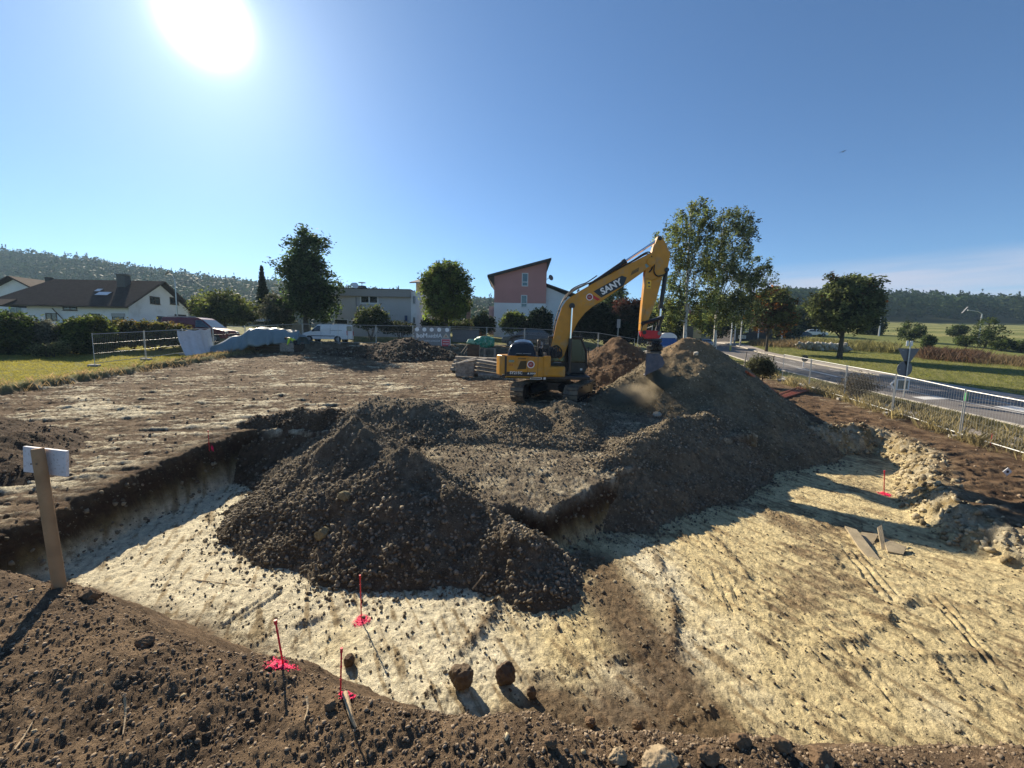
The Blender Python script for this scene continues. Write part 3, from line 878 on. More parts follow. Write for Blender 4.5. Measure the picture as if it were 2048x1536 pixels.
M_GLASSG = glass_mat('green_glass', (.05, .09, .085), .08)
M_DECAL = pbr('decal_red', (.32, .03, .03), .5)
M_GREY = pbr('grey_paint', (.25, .25, .25), .5)

def thin_glass(name, tint=(.22, .32, .30)):
    m = bpy.data.materials.new(name); m.use_nodes = True; t = m.node_tree; t.nodes.clear()
    o = t.nodes.new('ShaderNodeOutputMaterial'); tr = t.nodes.new('ShaderNodeBsdfTransparent'); tr.inputs[0].default_value = (*tint, 1)
    gl = t.nodes.new('ShaderNodeBsdfGlossy'); gl.inputs['Roughness'].default_value = .04
    mx = t.nodes.new('ShaderNodeMixShader'); fr = t.nodes.new('ShaderNodeFresnel')
    t.links.new(fr.outputs[0], mx.inputs[0]); t.links.new(tr.outputs[0], mx.inputs[1]); t.links.new(gl.outputs[0], mx.inputs[2]); t.links.new(mx.outputs[0], o.inputs[0])
    return m
M_CLEAR = thin_glass('cab_glass')
EX, EY = 2.1, 18.6
EZ = gz(EX, EY - 0.3) if False else bz(EX, EY)
ex = thing('excavator', 'yellow tracked excavator with raised boom unloading its bucket on the tallest gravel heap', 'excavator', (EX, EY, EZ), rad(-3))
def L(px, py):
    return ((px - 1113) / 42.5, (796 - py) / 42.5)
# undercarriage
UY = rad(68 + 3)
def U(p):            # undercarriage frame -> excavator frame
    c, s = math.cos(UY), math.sin(UY)
    return Vector((p[0] * c - p[1] * s, p[0] * s + p[1] * c, p[2]))
UM = Matrix.Rotation(UY, 3, 'Z')
mb = MB()
mb.lathe([(.62, .86), (.66, .90), (.66, 1.0), (.60, 1.10)], n=28)
car = MB(); car.add(mb.v, mb.f)
for s in (-1, 1):
    for t in (-1, 1):
        a = U((.35 * t, .3 * s, .66)); b = U((1.05 * t, .95 * s, .48))
        car.tube([a, b], [.24, .2], 6)
car.box((0, 0, .66), (1.2, 1.3, .34), UM)
car.build('undercarriage_frame', M_BLK, ex)
def track_path(n):
    r = .40; Lh = 1.72; per = 4 * Lh + 2 * math.pi * r
    pts = []
    for i in range(n):
        d = per * i / n
        if d < 2 * Lh: p = (-Lh + d, 0.045, 0.0)
        elif d < 2 * Lh + math.pi * r:
            q = (d - 2 * Lh) / r; p = (Lh + r * math.sin(q), .045 + r - r * math.cos(q), q)
        elif d < 4 * Lh + math.pi * r:
            e = d - 2 * Lh - math.pi * r; p = (Lh - e, .045 + 2 * r - .05 * math.sin(math.pi * e / (2 * Lh)), math.pi)
        else:
            q = (d - 4 * Lh - math.pi * r) / r; p = (-Lh - r * math.sin(q), .045 + r + r * math.cos(q), math.pi + q)
        pts.append(p)
    return pts
for s, lab in ((1, None), (-1, None)):
    tb = MB(); yc = 1.19 * s
    for (a, h, q) in track_path(47):
        R = UM @ Matrix.Rotation(-q, 3, 'Y')
        c = U((a, yc, h))
        tb.box(c, (.172, .60, .03), R)
        for g in (-.06, 0, .06):
            off = R @ Vector((g, 0, -.022))
            tb.box(c + off, (.018, .60, .03), R)
        off = R @ Vector((0, 0, .05)); tb.box(c + off, (.12, .16, .07), R)
    trk = tb.build('track', M_TRACK, ex)
    fr = MB()
    fr.prism([(-1.5, .30), (1.5, .30), (1.45, .66), (.9, .72), (-.9, .72), (-1.45, .66)], yc - .16, yc + .16)
    fr.v = [tuple(U(p)) for p in fr.v]
    fr.build('track_frame', M_BLK, trk)
    for xx, nm in ((-1.72, 'idler'), (1.72, 'sprocket')):
        w = MB(); w.lathe([(.12, -.2), (.34, -.16), (.36, -.05), (.36, .05), (.34, .16), (.12, .2)], (xx, yc, .445), 20, 'y')
        w.v = [tuple(U(p)) for p in w.v]; w.build(nm, M_BLK, trk)
    for k in range(7):
        w = MB(); w.lathe([(.06, -.24), (.11, -.22), (.085, -.1), (.085, .1), (.11, .22), (.06, .24)], (-1.2 + .4 * k, yc, .2), 12, 'y')
        w.v = [tuple(U(p)) for p in w.v]; w.build('track_roller', M_BLK, trk)
    for k in (-.6, .6):
        w = MB(); w.lathe([(.08, -.2), (.08, .2)], (k, yc, .74), 12, 'y')
        w.v = [tuple(U(p)) for p in w.v]; w.build('carrier_roller', M_BLK, trk)
# revolving platform
pl = MB(); pl.rbox((-.55, 0, 1.13), (3.9, 2.5, .16), .03); pl.build('turntable_platform', M_BLK, ex)
# counterweight: plan outline rounded at the tail
def tailpoly(w, r0, x1):
    pts = [(x1, -w)]
    for i in range(13):
        q = rad(-62 + 124 * i / 12)
        pts.append((-r0 * math.cos(q) - .02, r0 * math.sin(q) * (w / (r0 * math.sin(rad(62))))))
    pts.append((x1, w))
    return pts
cw = MB(); cw.prism(tailpoly(1.38, 2.83, -2.28), 1.12, 2.06, 'z')
co = cw.build('counterweight', M_YEL, ex)
bv = co.modifiers.new('edge', 'BEVEL'); bv.width = .06; bv.segments = 3; bv.limit_method = 'ANGLE'
# engine side panels with door seams
for s in (-1, 1):
    x0 = -2.27
    for i, wd in enumerate((.40, .52, .44, .22)):
        p = MB(); p.rbox((x0 + wd / 2, 1.36 * s, 1.60), (wd - .014, .06, .88), .012)
        pn = p.build('engine_side_panel', M_YEL, ex)
        if s == -1 and i == 1:
            g = MB()
            g.prism([(x0 + .05, 1.46), (x0 + .45, 1.5), (x0 + .47, 1.86), (x0 + .20, 1.84)], -1.395, -1.391)
            g.build('vent_grille', pbr('grille_dark', (.07, .05, .02), .8, var=.4, scale=40), pn)  # flat dark brown mottled plate for the grille
            g = MB(); g.box((x0 + wd / 2, -1.393, 1.95), (.36, .006, .07)); g.build('vent_grille', pbr('slot_dark', (.2, .10, .02), .7), pn)
        if s == -1 and i == 0:
            g = MB(); g.box((x0 + .2, -1.393, 1.83), (.24, .006, .1)); g.build('service_sticker', pbr('sticker_grey_green', (.20, .26, .2), .6, var=.4, scale=30), pn)
            
            for dx in (.14, .23): g = MB(); g.box((x0 + dx, -1.393, 1.66), (.04, .006, .06)); g.build('warning_sticker', M_DECAL, pn)
        x0 += wd
bd = MB(); bd.box((-1.5, 0, 1.6), (1.75, 2.62, .86)); bd.build('engine_bay', M_BLK, ex)
# dark name stripe along the lower edge
st = MB(); st.prism([(-2.27, 1.17), (-1.14, 1.17), (-.98, 1.36), (-2.27, 1.36)], -1.396, -1.392)
stripe = st.build('name_stripe', M_BLK, ex)
lettering('model_lettering', 'SY215C', .17, M_WHITE, stripe, Matrix.Translation((-1.86, -1.398, 1.315)) @ XZ_FACE, bold=.004)
lettering('maker_lettering', '▲ SANY', .10, M_WHITE, stripe, Matrix.Translation((-1.18, -1.398, 1.30)) @ XZ_FACE, bold=.003)
def round_sticker(cx, cz, y, r, parent):
    d = MB(); d.lathe([(r, 0), (r, .004)], (cx, y, cz), 28, 'y'); o = d.build('round_sticker', M_WHITE, parent)
    d = MB(); d.lathe([(r * .76, -.004), (r * .76, .0005)], (cx, y, cz), 28, 'y'); d.build('sticker_disc', M_DECAL, o)
    lettering('sticker_lettering', '80', r * .75, pbr('sticker_pale', (.45, .3, .28), .5), o, Matrix.Translation((cx, y - .006, cz)) @ XZ_FACE, bold=.002)
round_sticker(-1.22, 1.70, -1.397, .165, ex)
# tank and toolbox on the right, in front
t1 = MB(); t1.rbox((-.53, -1.1, 1.62), (.36, .56, .92), .07); t1.build('fuel_tank', M_YEL, ex)
t2 = MB(); t2.rbox((-.19, -1.12, 1.40), (.96, .54, .46), .07); tbx = t2.build('toolbox', M_YEL, ex)
h = MB(); h.box((.26, -1.3, 1.34), (.03, .03, .1)); h.build('latch', M_BLK, tbx)
pl = MB(); pl.box((-.98, -1.26, 1.085), (.52, .012, .10)); p1 = pl.build('data_plate', M_WHITE, ex)
pl = MB(); pl.box((-.98, -1.27, 1.085), (.44, .006, .04)); pl.build('plate_print', M_BLK, p1)
pl = MB(); pl.box((-.60, -1.26, 1.085), (.10, .012, .10)); pl.build('data_plate', M_WHITE, ex)
# bonnet: domed black cover, hand rails, exhaust, filler
bn = bmesh.new(); bmesh.ops.create_grid(bn, x_segments=24, y_segments=20, size=1.0)
for v in bn.verts:
    u, w = v.co.x, v.co.y
    e = max(abs(u) ** 5, abs(w) ** 5)
    zz = 2.06 + .66 * (1 - e) + .05 * math.cos(u * 3) - .03 * math.sin(w * 9) * (1 - e)
    v.co = Vector((-1.62 + u * .66, w * 1.22, zz))
me = bpy.data.meshes.new('bonnet'); bn.to_mesh(me); bn.free()
for p in me.polygons: p.use_smooth = True
bon = link('bonnet', me, M_GLOSSBLK, ex)
g = MB(); g.box((-1.75, -1.235, 2.16), (.26, .02, .03)); g.box((-1.40, -1.235, 2.16), (.36, .02, .03)); g.build('bonnet_slot', M_GREY, bon)
g = MB()
for i in range(7): g.box((-1.62, -.75 + .25 * i, 2.64), (.9, .03, .02))
g.build('bonnet_rib', M_BLK, bon)
def rail(pts, r=.018, nm='hand_rail'):
    m = MB(); m.tube(pts, r, 6); return m.build(nm, M_BLK, ex)
rail([(-.93, -1.3, 2.04), (-.93, -1.3, 2.75), (-.70, -1.3, 2.78), (-.45, -1.3, 2.72), (-.45, -1.3, 2.05)])
rail([(-.90, -.5, 2.05), (-.90, -.5, 2.85), (-.35, -.5, 2.85), (-.35, -.5, 2.05)])
rail([(-.98, 1.2, 2.05), (-.98, 1.2, 2.8), (-2.2, 1.2, 2.8), (-2.3, 1.2, 2.05)])
rail([(-.70, -1.3, 2.78), (-.70, -1.3, 2.05)], .014)
rail([(-.93, -1.3, 2.42), (-.45, -1.3, 2.40)], .012)
md = MB(); md.rbox((-.45, .05, 2.2), (.85, 1.0, .5), .05); md.rbox((-.55, -.35, 2.35), (.3, .4, .5), .05)
for i in range(9): md.tube([(-.8 + .1 * i, -.7, 2.05), (-.78 + .1 * i, -.6, 2.35 + .1 * math.sin(i * 2.1)), (-.7 + .09 * i, -.2, 2.5)], .03, 6)
md.build('valve_block', M_BLK, ex)
m = MB(); m.lathe([(.07, 2.0), (.07, 2.55), (.085, 2.56), (.085, 2.75), (.06, 2.78)], (-.86, .75, 0), 12); m.build('exhaust_pipe', M_STEEL, ex)
m = MB(); m.lathe([(.09, 2.04), (.09, 2.2), (.05, 2.22)], (-.62, -1.12, 0), 10); m.build('filler_cap', M_STEEL, ex)
# cab on the left side
cab = MB()
prof = [(-.42, 1.22), (1.30, 1.22), (1.44, 1.55), (1.38, 2.3), (1.12, 2.88), (-.36, 2.92)]
def edge_frame(prof, y, r=.05):
    for i in range(len(prof)):
        a, b = prof[i], prof[(i + 1) % len(prof)]
        cab.tube([(a[0], y, a[1]), (b[0], y, b[1])], r, 6)
for y in (.34, 1.30): edge_frame(prof, y)
for (a, b) in prof: cab.tube([(a, .34, b), (a, 1.30, b)], .05, 6)
for y in (.34, 1.30): cab.tube([(.42, y, 1.22), (.42, y, 2.9)], .045, 6)
cab.rbox((.40, .82, 2.94), (1.6, 1.04, .07), .03)
cab.box((-.40, .82, 1.95), (.05, .92, 1.4)); cab.box((.45, .82, 1.26), (1.75, .96, .12))
for y in (.345, 1.295): cab.prism([(-.38, 1.26), (1.33, 1.26), (1.41, 1.56), (1.39, 1.72), (-.38, 1.72)], y - .01, y + .01)
cabo = cab.build('cab', M_BLK, ex, smooth=True)
g = MB(); g.prism([(.46, 1.74), (1.37, 1.74), (1.34, 2.26), (1.10, 2.84), (.46, 2.86)], .350, .356); g.build('side_window', M_CLEAR, cabo); g = MB(); g.prism([(-.36, 1.74), (.38, 1.74), (.38, 2.86), (-.34, 2.86)], .350, .356)
g.build('side_window', M_CLEAR, cabo)
g = MB(); g.prism([(.46, 1.74), (1.37, 1.74), (1.34, 2.26), (1.10, 2.84), (.46, 2.86)], 1.284, 1.290); g.build('side_window', M_CLEAR, cabo)
g = MB(); g.quad((1.42, .4, 1.6), (1.42, 1.24, 1.6), (1.36, 1.24, 2.3), (1.36, .4, 2.3)); g.quad((1.36, .4, 2.3), (1.36, 1.24, 2.3), (1.11, 1.24, 2.86), (1.11, .4, 2.86)); g.build('windscreen', M_CLEAR, cabo)
g = MB(); g.rbox((.05, .82, 1.62), (.5, .5, .16), .05); g.rbox((-.2, .82, 2.05), (.14, .48, .8), .05); g.rbox((-.2, .82, 2.55), (.1, .28, .2), .04); g.build('operator_seat', M_BLK, cabo)
m = MB(); m.tube([(1.48, .30, 1.5), (1.52, .22, 1.9), (1.46, .22, 2.35)], .016, 6); m.rbox((1.47, .18, 2.36), (.05, .16, .26), .02); m.build('mirror', M_BLK, ex)
m = MB(); m.tube([(1.1, .45, 2.96), (1.1, .45, 3.16)], .012, 5); m.build('antenna', M_BLK, ex)
m = MB(); m.tube([(.85, .5, 2.96), (.85, .5, 3.10)], .02, 5); m.build('antenna', M_BLK, ex)
m = MB(); m.rbox((1.15, .8, 3.0), (.12, .1, .1), .02); m.build('work_lamp', M_BLK, ex)
g = MB(); g.box((1.18, .33, 1.42), (.1, .006, .1)); g.build('warning_sticker', M_WHITE, cabo)
# boom
top = [L(*p) for p in ((1101.7, 690), (1110, 645), (1119.5, 614), (1127, 602), (1137, 593.5), (1153.5, 582.5), (1187, 563), (1233, 537.5), (1282, 511.5), (1289, 512))]
bot = [L(*p) for p in ((1291, 522), (1287, 536), (1276, 541), (1240, 568), (1197, 599), (1178, 611), (1163, 624), (1150, 641), (1140, 662), (1125, 708), (1118, 716), (1107, 706))]
bm_ = MB(); bm_.prism(top + bot, -.27, .27, 'y')
boom = bm_.build('boom', M_YEL, ex)
bv = boom.modifiers.new('edge', 'BEVEL'); bv.width = .018; bv.segments = 2; bv.limit_method = 'ANGLE'; bv.angle_limit = rad(50)
# raised flanges and pin bosses
fl = MB()
for y in (-.275, .275):
    for seq in (top[:-1], bot[2:-2]):
        fl.tube([(a, y, b) for a, b in seq], .016, 5)
fl.build('weld_seam', M_YEL, boom)
def pin(x, z, r, w, nm='pin_boss', mat=None, par=None):
    m = MB(); m.lathe([(r * .8, -w), (r, -w + .02), (r, w - .02), (r * .8, w)], (x, 0, z), 16, 'y'); return m.build(nm, mat or M_BLK, par or boom)
pin(*L(1137.8, 611.4), .13, .36); pin(*L(1116, 706), .16, .33); pin(*L(1284, 527), .2, .31, mat=M_YEL)
# name plate on the boom
a = Vector((L(1193, 596)[0], 0, L(1193, 596)[1]))
ang_b = math.atan2(L(1240, 553)[1] - L(1193, 580)[1], L(1240, 553)[0] - L(1193, 580)[0])
bc = Vector((L(1212, 574)[0], -.274, L(1212, 574)[1]))
def boomM(dx, dz, y=-.276):
    q = Vector((dx * math.cos(ang_b) - dz * math.sin(ang_b), 0, dx * math.sin(ang_b) + dz * math.cos(ang_b)))
    return Matrix.Translation((bc.x + q.x, y, bc.z + q.z)) @ Matrix.Rotation(-ang_b, 4, 'Y')
def boom_poly(pts, y0, y1, name, mat, par):
    m = MB(); m.prism(pts, y0, y1); m.v = [tuple(boomM(0, 0, 0) @ Vector(p)) for p in m.v]; return m.build(name, mat, par)
npl = boom_poly([(-.62, -.21), (.50, -.21), (.78, .03), (.62, .21), (-.80, .21)], -.276, -.272, 'name_panel', M_BLK, boom)
boom_poly([(-.84, -.25), (-.70, -.25), (-.92, .12), (-1.04, .12)], -.277, -.272, 'red_stripe', pbr('stripe_red', (.5, .03, .03), .5), npl)
lettering('maker_lettering', 'SANY', .40, M_WHITE, npl, boomM(-.02, 0.0, -.2785) @ XZ_FACE, bold=.014)
boom_poly([(.95, .02), (1.35, .02), (1.45, .16), (1.1, .16)], -.2755, -.272, 'sticker', pbr('sticker_dark', (.16, .09, .02), .6, var=.5, scale=30), boom)
boom_poly([(1.72, -.02), (1.98, -.02), (1.98, .14), (1.72, .14)], -.2755, -.272, 'sticker', pbr('sticker_teal', (.16, .25, .24), .6, var=.5, scale=20), boom)
round_sticker(*L(1171, 594), -.279, .155, boom)
# boom cylinders both sides
for y in (-.44, .44):
    c = MB(); p0 = Vector((.52, y, 1.28)); p1 = Vector((L(1137.8, 611.4)[0], y, L(1137.8, 611.4)[1])); pm = p0.lerp(p1, .52)
    c.tube([p0, pm], .085, 12); c.tube([p0 + Vector((0, -.08, 0)), p0 + Vector((0, .08, 0))], .1, 10); o = c.build('boom_cylinder', M_BLK, ex)
    c = MB(); c.tube([pm, p1], .048, 10); c.build('rod', M_CHROME, o)
    c = MB(); c.tube([p1 + Vector((0, -.06, 0)), p1 + Vector((0, .06, 0))], .11, 12); c.build('rod_eye', M_BLK, o)
# stick cylinder on top of the boom
def pv(px, py, y=0): q = L(px, py); return Vector((q[0], y, q[1]))
c = MB(); b0 = pv(1176, 568); b1 = pv(1234, 527); c.tube([b0, b1], .10, 12); c.tube([b1, b1 + (b1 - b0).normalized() * .14], .13, 12)
for y in (-.1, .1): c.box(b0 + Vector((0, y, -.12)), (.28, .04, .34))
sc = c.build('stick_cylinder', M_BLK, ex)
c = MB(); c.tube([b1, pv(1297, 484)], .055, 10); c.build('rod', M_CHROME, sc)
# stick
so = [L(*p) for p in ((1299, 477.7), (1304, 481), (1312, 495), (1320, 511), (1318.5, 527), (1316.5, 541), (1308, 553), (1300.5, 590), (1291, 622), (1286, 636), (1283.5, 656), (1278, 661), (1271.6, 656), (1272, 630), (1273, 604), (1275, 563), (1275, 545), (1284, 513), (1288, 500), (1292, 488), (1295, 479))]
s_ = MB(); s_.prism(so, -.19, .19, 'y'); stick = s_.build('stick', M_YEL, ex)
bv = stick.modifiers.new('edge', 'BEVEL'); bv.width = .015; bv.segments = 2; bv.limit_method = 'ANGLE'; bv.angle_limit = rad(50)
pin(*L(1299, 483), .09, .24, par=stick); pin(*L(1315, 541), .10, .26, par=stick); pin(*L(1276, 642), .10, .25, par=stick)
wb = MB(); wb.tube([(*L(1274, 556)[:1], -.2, L(1274, 556)[1]), (L(1290, 561)[0], -.2, L(1290, 561)[1]), (L(1307, 553)[0], -.2, L(1307, 553)[1])], .03, 6); wb.build('reinforcing_band', M_YEL, stick)
g = MB(); x, z = L(1283, 568.5); g.box((x, -.194, z), (.2, .006, .36)); sgn = g.build('warning_sticker', pbr('sticker_yellow', (.75, .45, .03), .5), stick)
for dx, dz_, hh_ in ((0, .07, .08), (.02, -.09, .05)): g = MB(); g.box((x + dx, -.198, z + dz_), (.1, .004, hh_)); g.build('sticker_print', M_BLK, sgn)
# hoses
def hose(pts, r=.022, nm='hose'):
    m = MB(); m.tube(pts, r, 6); return m.build(nm, M_RUBBER, ex)
def smooth_pts(pts, n=6):
    P = [Vector(p) for p in pts]; out = []
    for i in range(len(P) - 1):
        p0 = P[max(i - 1, 0)]; p1 = P[i]; p2 = P[i + 1]; p3 = P[min(i + 2, len(P) - 1)]
        for k in range(n):
            t = k / n
            out.append(.5 * ((2 * p1) + (p2 - p0) * t + (2 * p0 - 5 * p1 + 4 * p2 - p3) * t * t + (3 * p1 - p0 - 3 * p2 + p3) * t ** 3))
    out.append(P[-1]); return out
for k, y in enumerate((-.16, -.08, .02, .1)):
    hose(smooth_pts([pv(1104, 664, y), pv(1107, 640, y), pv(1117, 608, y), pv(1126, 596 - 2 * k, y), pv(1140, 583 - 1.5 * k, y), pv(1160, 572 - k, y), pv(1178, 563, y)]))
hose(smooth_pts([pv(1128, 594, -.2), pv(1136, 580, -.2), pv(1152, 571, -.2), pv(1165, 566, -.2), pv(1184, 553, -.2)]), .026)
hose(smooth_pts([pv(1178, 563, -.22), pv(1210, 546, -.22), pv(1245, 528, -.22), pv(1268, 513, -.22), pv(1280, 509, -.22), pv(1288, 520, -.24), pv(1287, 538, -.24), pv(1282, 546, -.24)]), .03)
hose(smooth_pts([pv(1186, 560, .2), pv(1225, 539, .2), pv(1262, 518, .2), pv(1281, 508, .2), pv(1291, 516, .2)]), .03)
hose(smooth_pts([pv(1284, 516, -.26), pv(1290, 530, -.27), pv(1291, 546, -.26), pv(1299, 553, -.23), pv(1313, 549, -.22), pv(1316, 545, -.2)]), .026)
hose(smooth_pts([pv(1103, 690, -.33), pv(1112, 689, -.42), pv(1120, 698, -.44), pv(1118, 707, -.42), pv(1108, 710, -.4)]), .03)
hose(smooth_pts([pv(1277, 640, -.2), pv(1272, 660, -.26), pv(1278, 672, -.26), pv(1290, 676, -.2)]), .022)
for px, py in ((1108, 640), (1113, 622), (1126, 598), (1150, 582), (1176, 568), (1205, 551)):
    m = MB(); p = pv(px, py); m.rbox(p + Vector((0, 0, .03)), (.07, .5, .07), .015, (0, -ang_b, 0)); m.build('hose_clamp', M_BLK, ex)
o = hose(smooth_pts([pv(1280, 616, -.215), pv(1279, 622, -.25), pv(1276, 634, -.25), pv(1274, 642, -.2)]), .018, 'grease_line'); o.data.materials.clear(); o.data.materials.append(M_YEL)
# bucket cylinder and linkage
c = MB(); q0 = pv(1316.5, 541); q1 = pv(1310.5, 608); c.tube([q0, q1], .095, 12); c.tube([q1, q1 + (q1 - q0).normalized() * .12], .12, 12); bc_ = c.build('bucket_cylinder', M_BLK, ex)
q2 = pv(1310, 630); c = MB(); c.tube([q1, q2], .05, 10); c.build('rod', M_CHROME, bc_)
lk = MB()
for y in (-.24, .24):
    lk.tube([pv(1275, 642, y), pv(1295, 637, y), pv(1311, 631, y)], [.07, .08, .07], 8)
lk.tube([pv(1311, 631, -.27), pv(1311, 631, .27)], .09, 10)
lk.build('rocker_link', M_BLK, ex)
lk = MB()
for y in (-.13, .13): lk.tube([pv(1311, 631, y), pv(1308, 648, y), pv(1306, 660, y)], [.09, .07, .09], 8)
lk.build('connecting_link', M_BLK, ex)
# red quick coupler, rotator and grading bucket
cp = MB(); cp.prism([L(*p) for p in ((1273, 658), (1282, 655.5), (1300, 656), (1310, 657), (1313, 662), (1308, 671), (1283, 672), (1276, 667))], -.24, .24)
cpo = cp.build('quick_coupler', M_RED, ex); bv = cpo.modifiers.new('edge', 'BEVEL'); bv.width = .025; bv.segments = 2; bv.limit_method = 'ANGLE'
pin(*L(1308, 661), .10, .27, par=cpo, mat=M_STEEL); pin(*L(1279, 660), .09, .27, par=cpo)
rt_ = MB(); cx, cz = L(1303, 684)
rt_.lathe([(.30, cz + .22), (.33, cz + .16), (.24, cz + .1), (.24, cz - .02), (.36, cz - .05), (.36, cz - .2), (.28, cz - .28)], (cx, 0, 0), 20)
for y in (-.32, .32): rt_.tube([(cx - .22, y, cz + .12), (cx + .2, y, cz - .02)], .07, 8)
rt_.box((cx, 0, cz + .25), (.5, .36, .1)); rt_.box((cx, 0, cz - .34), (.5, .5, .12))
rto = rt_.build('tilt_rotator', M_BLK, ex)
for i in range(4):
    m = MB(); m.tube(smooth_pts([(cx - .1 + .08 * i, -.3, cz + .2), (cx - .25 + .1 * i, -.46, cz), (cx - .12 + .1 * i, -.38, cz - .2)]), .022, 6); m.build('hose', M_RUBBER, rto)
bk = [L(*p) for p in ((1289, 700.5), (1312, 700.5), (1318, 708), (1321.5, 718), (1318, 725), (1308, 731), (1287, 742.5))]
bw = .62
BR = Matrix.Translation((cx, 0, 0)) @ Matrix.Rotation(rad(-14), 4, 'Z') @ Matrix.Translation((-cx, 0, 0))
b_ = MB()
for y in (-bw, bw): b_.prism(bk, y - .015, y + .015)
for i in range(len(bk) - 1):
    (x0, z0), (x1, z1) = bk[i], bk[i + 1]
    d = Vector((x1 - x0, 0, z1 - z0)); n = Vector((d.z, 0, -d.x)).normalized() * .022
    b_.add([(x0, -bw, z0), (x1, -bw, z1), (x1, bw, z1), (x0, bw, z0), (x0 + n.x, -bw, z0 + n.z), (x1 + n.x, -bw, z1 + n.z), (x1 + n.x, bw, z1 + n.z), (x0 + n.x, bw, z0 + n.z)],
           [(0, 1, 2, 3), (7, 6, 5, 4), (0, 4, 5, 1), (1, 5, 6, 2), (2, 6, 7, 3), (3, 7, 4, 0)])
b_.v = [tuple(BR @ Vector(p)) for p in b_.v]
bko = b_.build('bucket', M_BUCKET, ex)
e = MB(); (x0, z0) = bk[-1]
e.box((x0 + .01, 0, z0 - .01), (.12, 2 * bw + .06, .03), (0, rad(30), 0)); (x0, z0) = bk[0]
e.box((x0 + .25, 0, z0 + .03), (.55, 2 * bw, .03))
e.v = [tuple(BR @ Vector(p)) for p in e.v]; e.build('cutting_edge', M_STEEL, bko)
# ------------------------------------------------------------------ vegetation builders
def leaf_cards(P, N, S, C, asp=.6, g=RNG):
    """P centres, N rough normals, S sizes, C colours -> V,F,Col of quads (each a bent leaf clump)"""
    n = len(P)
    a = np.cross(N, g.normal(size=(n, 3))); a /= np.linalg.norm(a, axis=1)[:, None] + 1e-9
    b = np.cross(N, a); b /= np.linalg.norm(b, axis=1)[:, None] + 1e-9
    a = a * S[:, None]; b = b * S[:, None] * asp
    V = np.stack([P - a, P - b * .9, P + a, P + b * .9], 1).reshape(-1, 3)
    F = np.arange(4 * n).reshape(n, 4)
    return V, F, np.repeat(C, 4, 0)
def unit(g, n):
    v = g.normal(size=(n, 3)); return v / np.linalg.norm(v, axis=1)[:, None]
def crown_points(blobs, nclump, nleaf, rc, g, droop=0.0, shell=.55):
    """clump centres near the surface of ellipsoids, leaves gathered round them"""
    vol = np.array([b[3] * b[4] * b[5] for b in blobs]) ** .7; vol /= vol.sum()
    which = g.choice(len(blobs), nclump, p=vol)
    B = np.array(blobs)[which]
    d = unit(g, nclump); rr = (shell + (1 - shell) * g.random(nclump)) * (.86 + .3 * g.random(nclump))
    c = B[:, :3] + d * B[:, 3:6] * rr[:, None]
    clump_tone = .35 + 1.35 * g.random(nclump) ** 1.3
    k = np.repeat(np.arange(nclump), nleaf)
    off = g.normal(size=(len(k), 3)) * rc
    if droop:
        t = g.random(len(k)); off[:, :2] *= .6; off[:, 2] = -t * droop * (.4 + .9 * np.repeat(g.random(nclump), nleaf))
    return c, c[k] + off, clump_tone[k], k
def make_crown(name, blobs, parent, col, seed, nclump=260, nleaf=34, rc=.28, ls=.13, droop=0.0, tint2=None, p2=.0, shell=.5, mat=None, asp=.6):
    g = np.random.default_rng(seed)
    c, P, tone, k = crown_points(blobs, nclump, nleaf, rc, g, droop, shell)
    N = unit(g, len(P)); N[:, 2] = np.abs(N[:, 2]) + .35
    base = np.array(col)
    C = base[None] * (tone * (.7 + .6 * g.random(len(P))))[:, None]
    if tint2 is not None:
        m = (g.random(nclump) < p2)[k]
        C[m] = np.array(tint2)[None] * (tone[m] * (.7 + .6 * g.random(m.sum())))[:, None]
    S = ls * (.6 + .8 * g.random(len(P)))
    V, F, CC = leaf_cards(P, N, S, C, asp, g)
    return link(name, mesh_np(name, V, F, CC), mat or M_LEAF, parent), c
def make_trunk(parent, h, r, centers, seed, mat, nl=16, lean=0.0, base=0.0, top=.8):
    g = random.Random(seed); mb = MB()
    pts = []; n = 9
    for i in range(n):
        t = i / (n - 1)
        pts.append(Vector((lean * t + .10 * math.sin(3 * t + seed), .08 * math.sin(4 * t + seed * 2), base + h * t)))
    mb.tube(pts, [r * (1.25 if i == 0 else 1) * (1 - .75 * i / (n - 1)) for i in range(n)], 9)
    if len(centers):
        for i in range(nl):
            e = Vector(centers[g.randrange(len(centers))])
            t = g.uniform(.3, .9); s = pts[0].lerp(pts[-1], t)
            s = pts[int(t * (n - 1))]
            if (e - s).length < .3: continue
            mid = s.lerp(e, .5) + Vector((0, 0, .12 * (e - s).length))
            rr = r * (1 - .75 * t) * .5
            mb.tube([s, mid, e], [rr, rr * .6, rr * .2], 5)
    return mb.build('trunk', mat, parent, smooth=True)
def px_blobs(bl, Y, origin):
    """ellipsoids measured in the photo (px, py, rx, ry) at distance Y -> local metres"""
    out = []
    for (px, py, rx, ry) in bl:
        c = at(px, py, Y) - origin; s = Y / FPX
        out.append((c.x, c.y, c.z, rx * s, rx * s * .95, ry * s))
    return out
def tree_px(name, label, basepx, Y, blobs, col, seed, cat='tree', r=.2, group=None, mat=None, trunk_top=None, **k):
    p = at(basepx, 680, Y); o = Vector((p.x, Y, bz(p.x, Y)))
    t = thing(name, label, cat, o, 0, group)
    bl = px_blobs(blobs, Y, o)
    k['nclump'] = int(k.get('nclump', 260) * (1.0 if k.get('droop') else 1.3)); k['ls'] = k.get('ls', .13) * 1.22; k['nleaf'] = int(k.get('nleaf', 34) * 1.15)
    cr, cen = make_crown('crown', [b[:3] + tuple(q * 1.10 for q in b[3:]) for b in bl], t, col, seed, **k)
    topz = max(b[2] for b in bl)
    make_trunk(t, topz, r, cen, seed, mat or M_BARK)
    return t
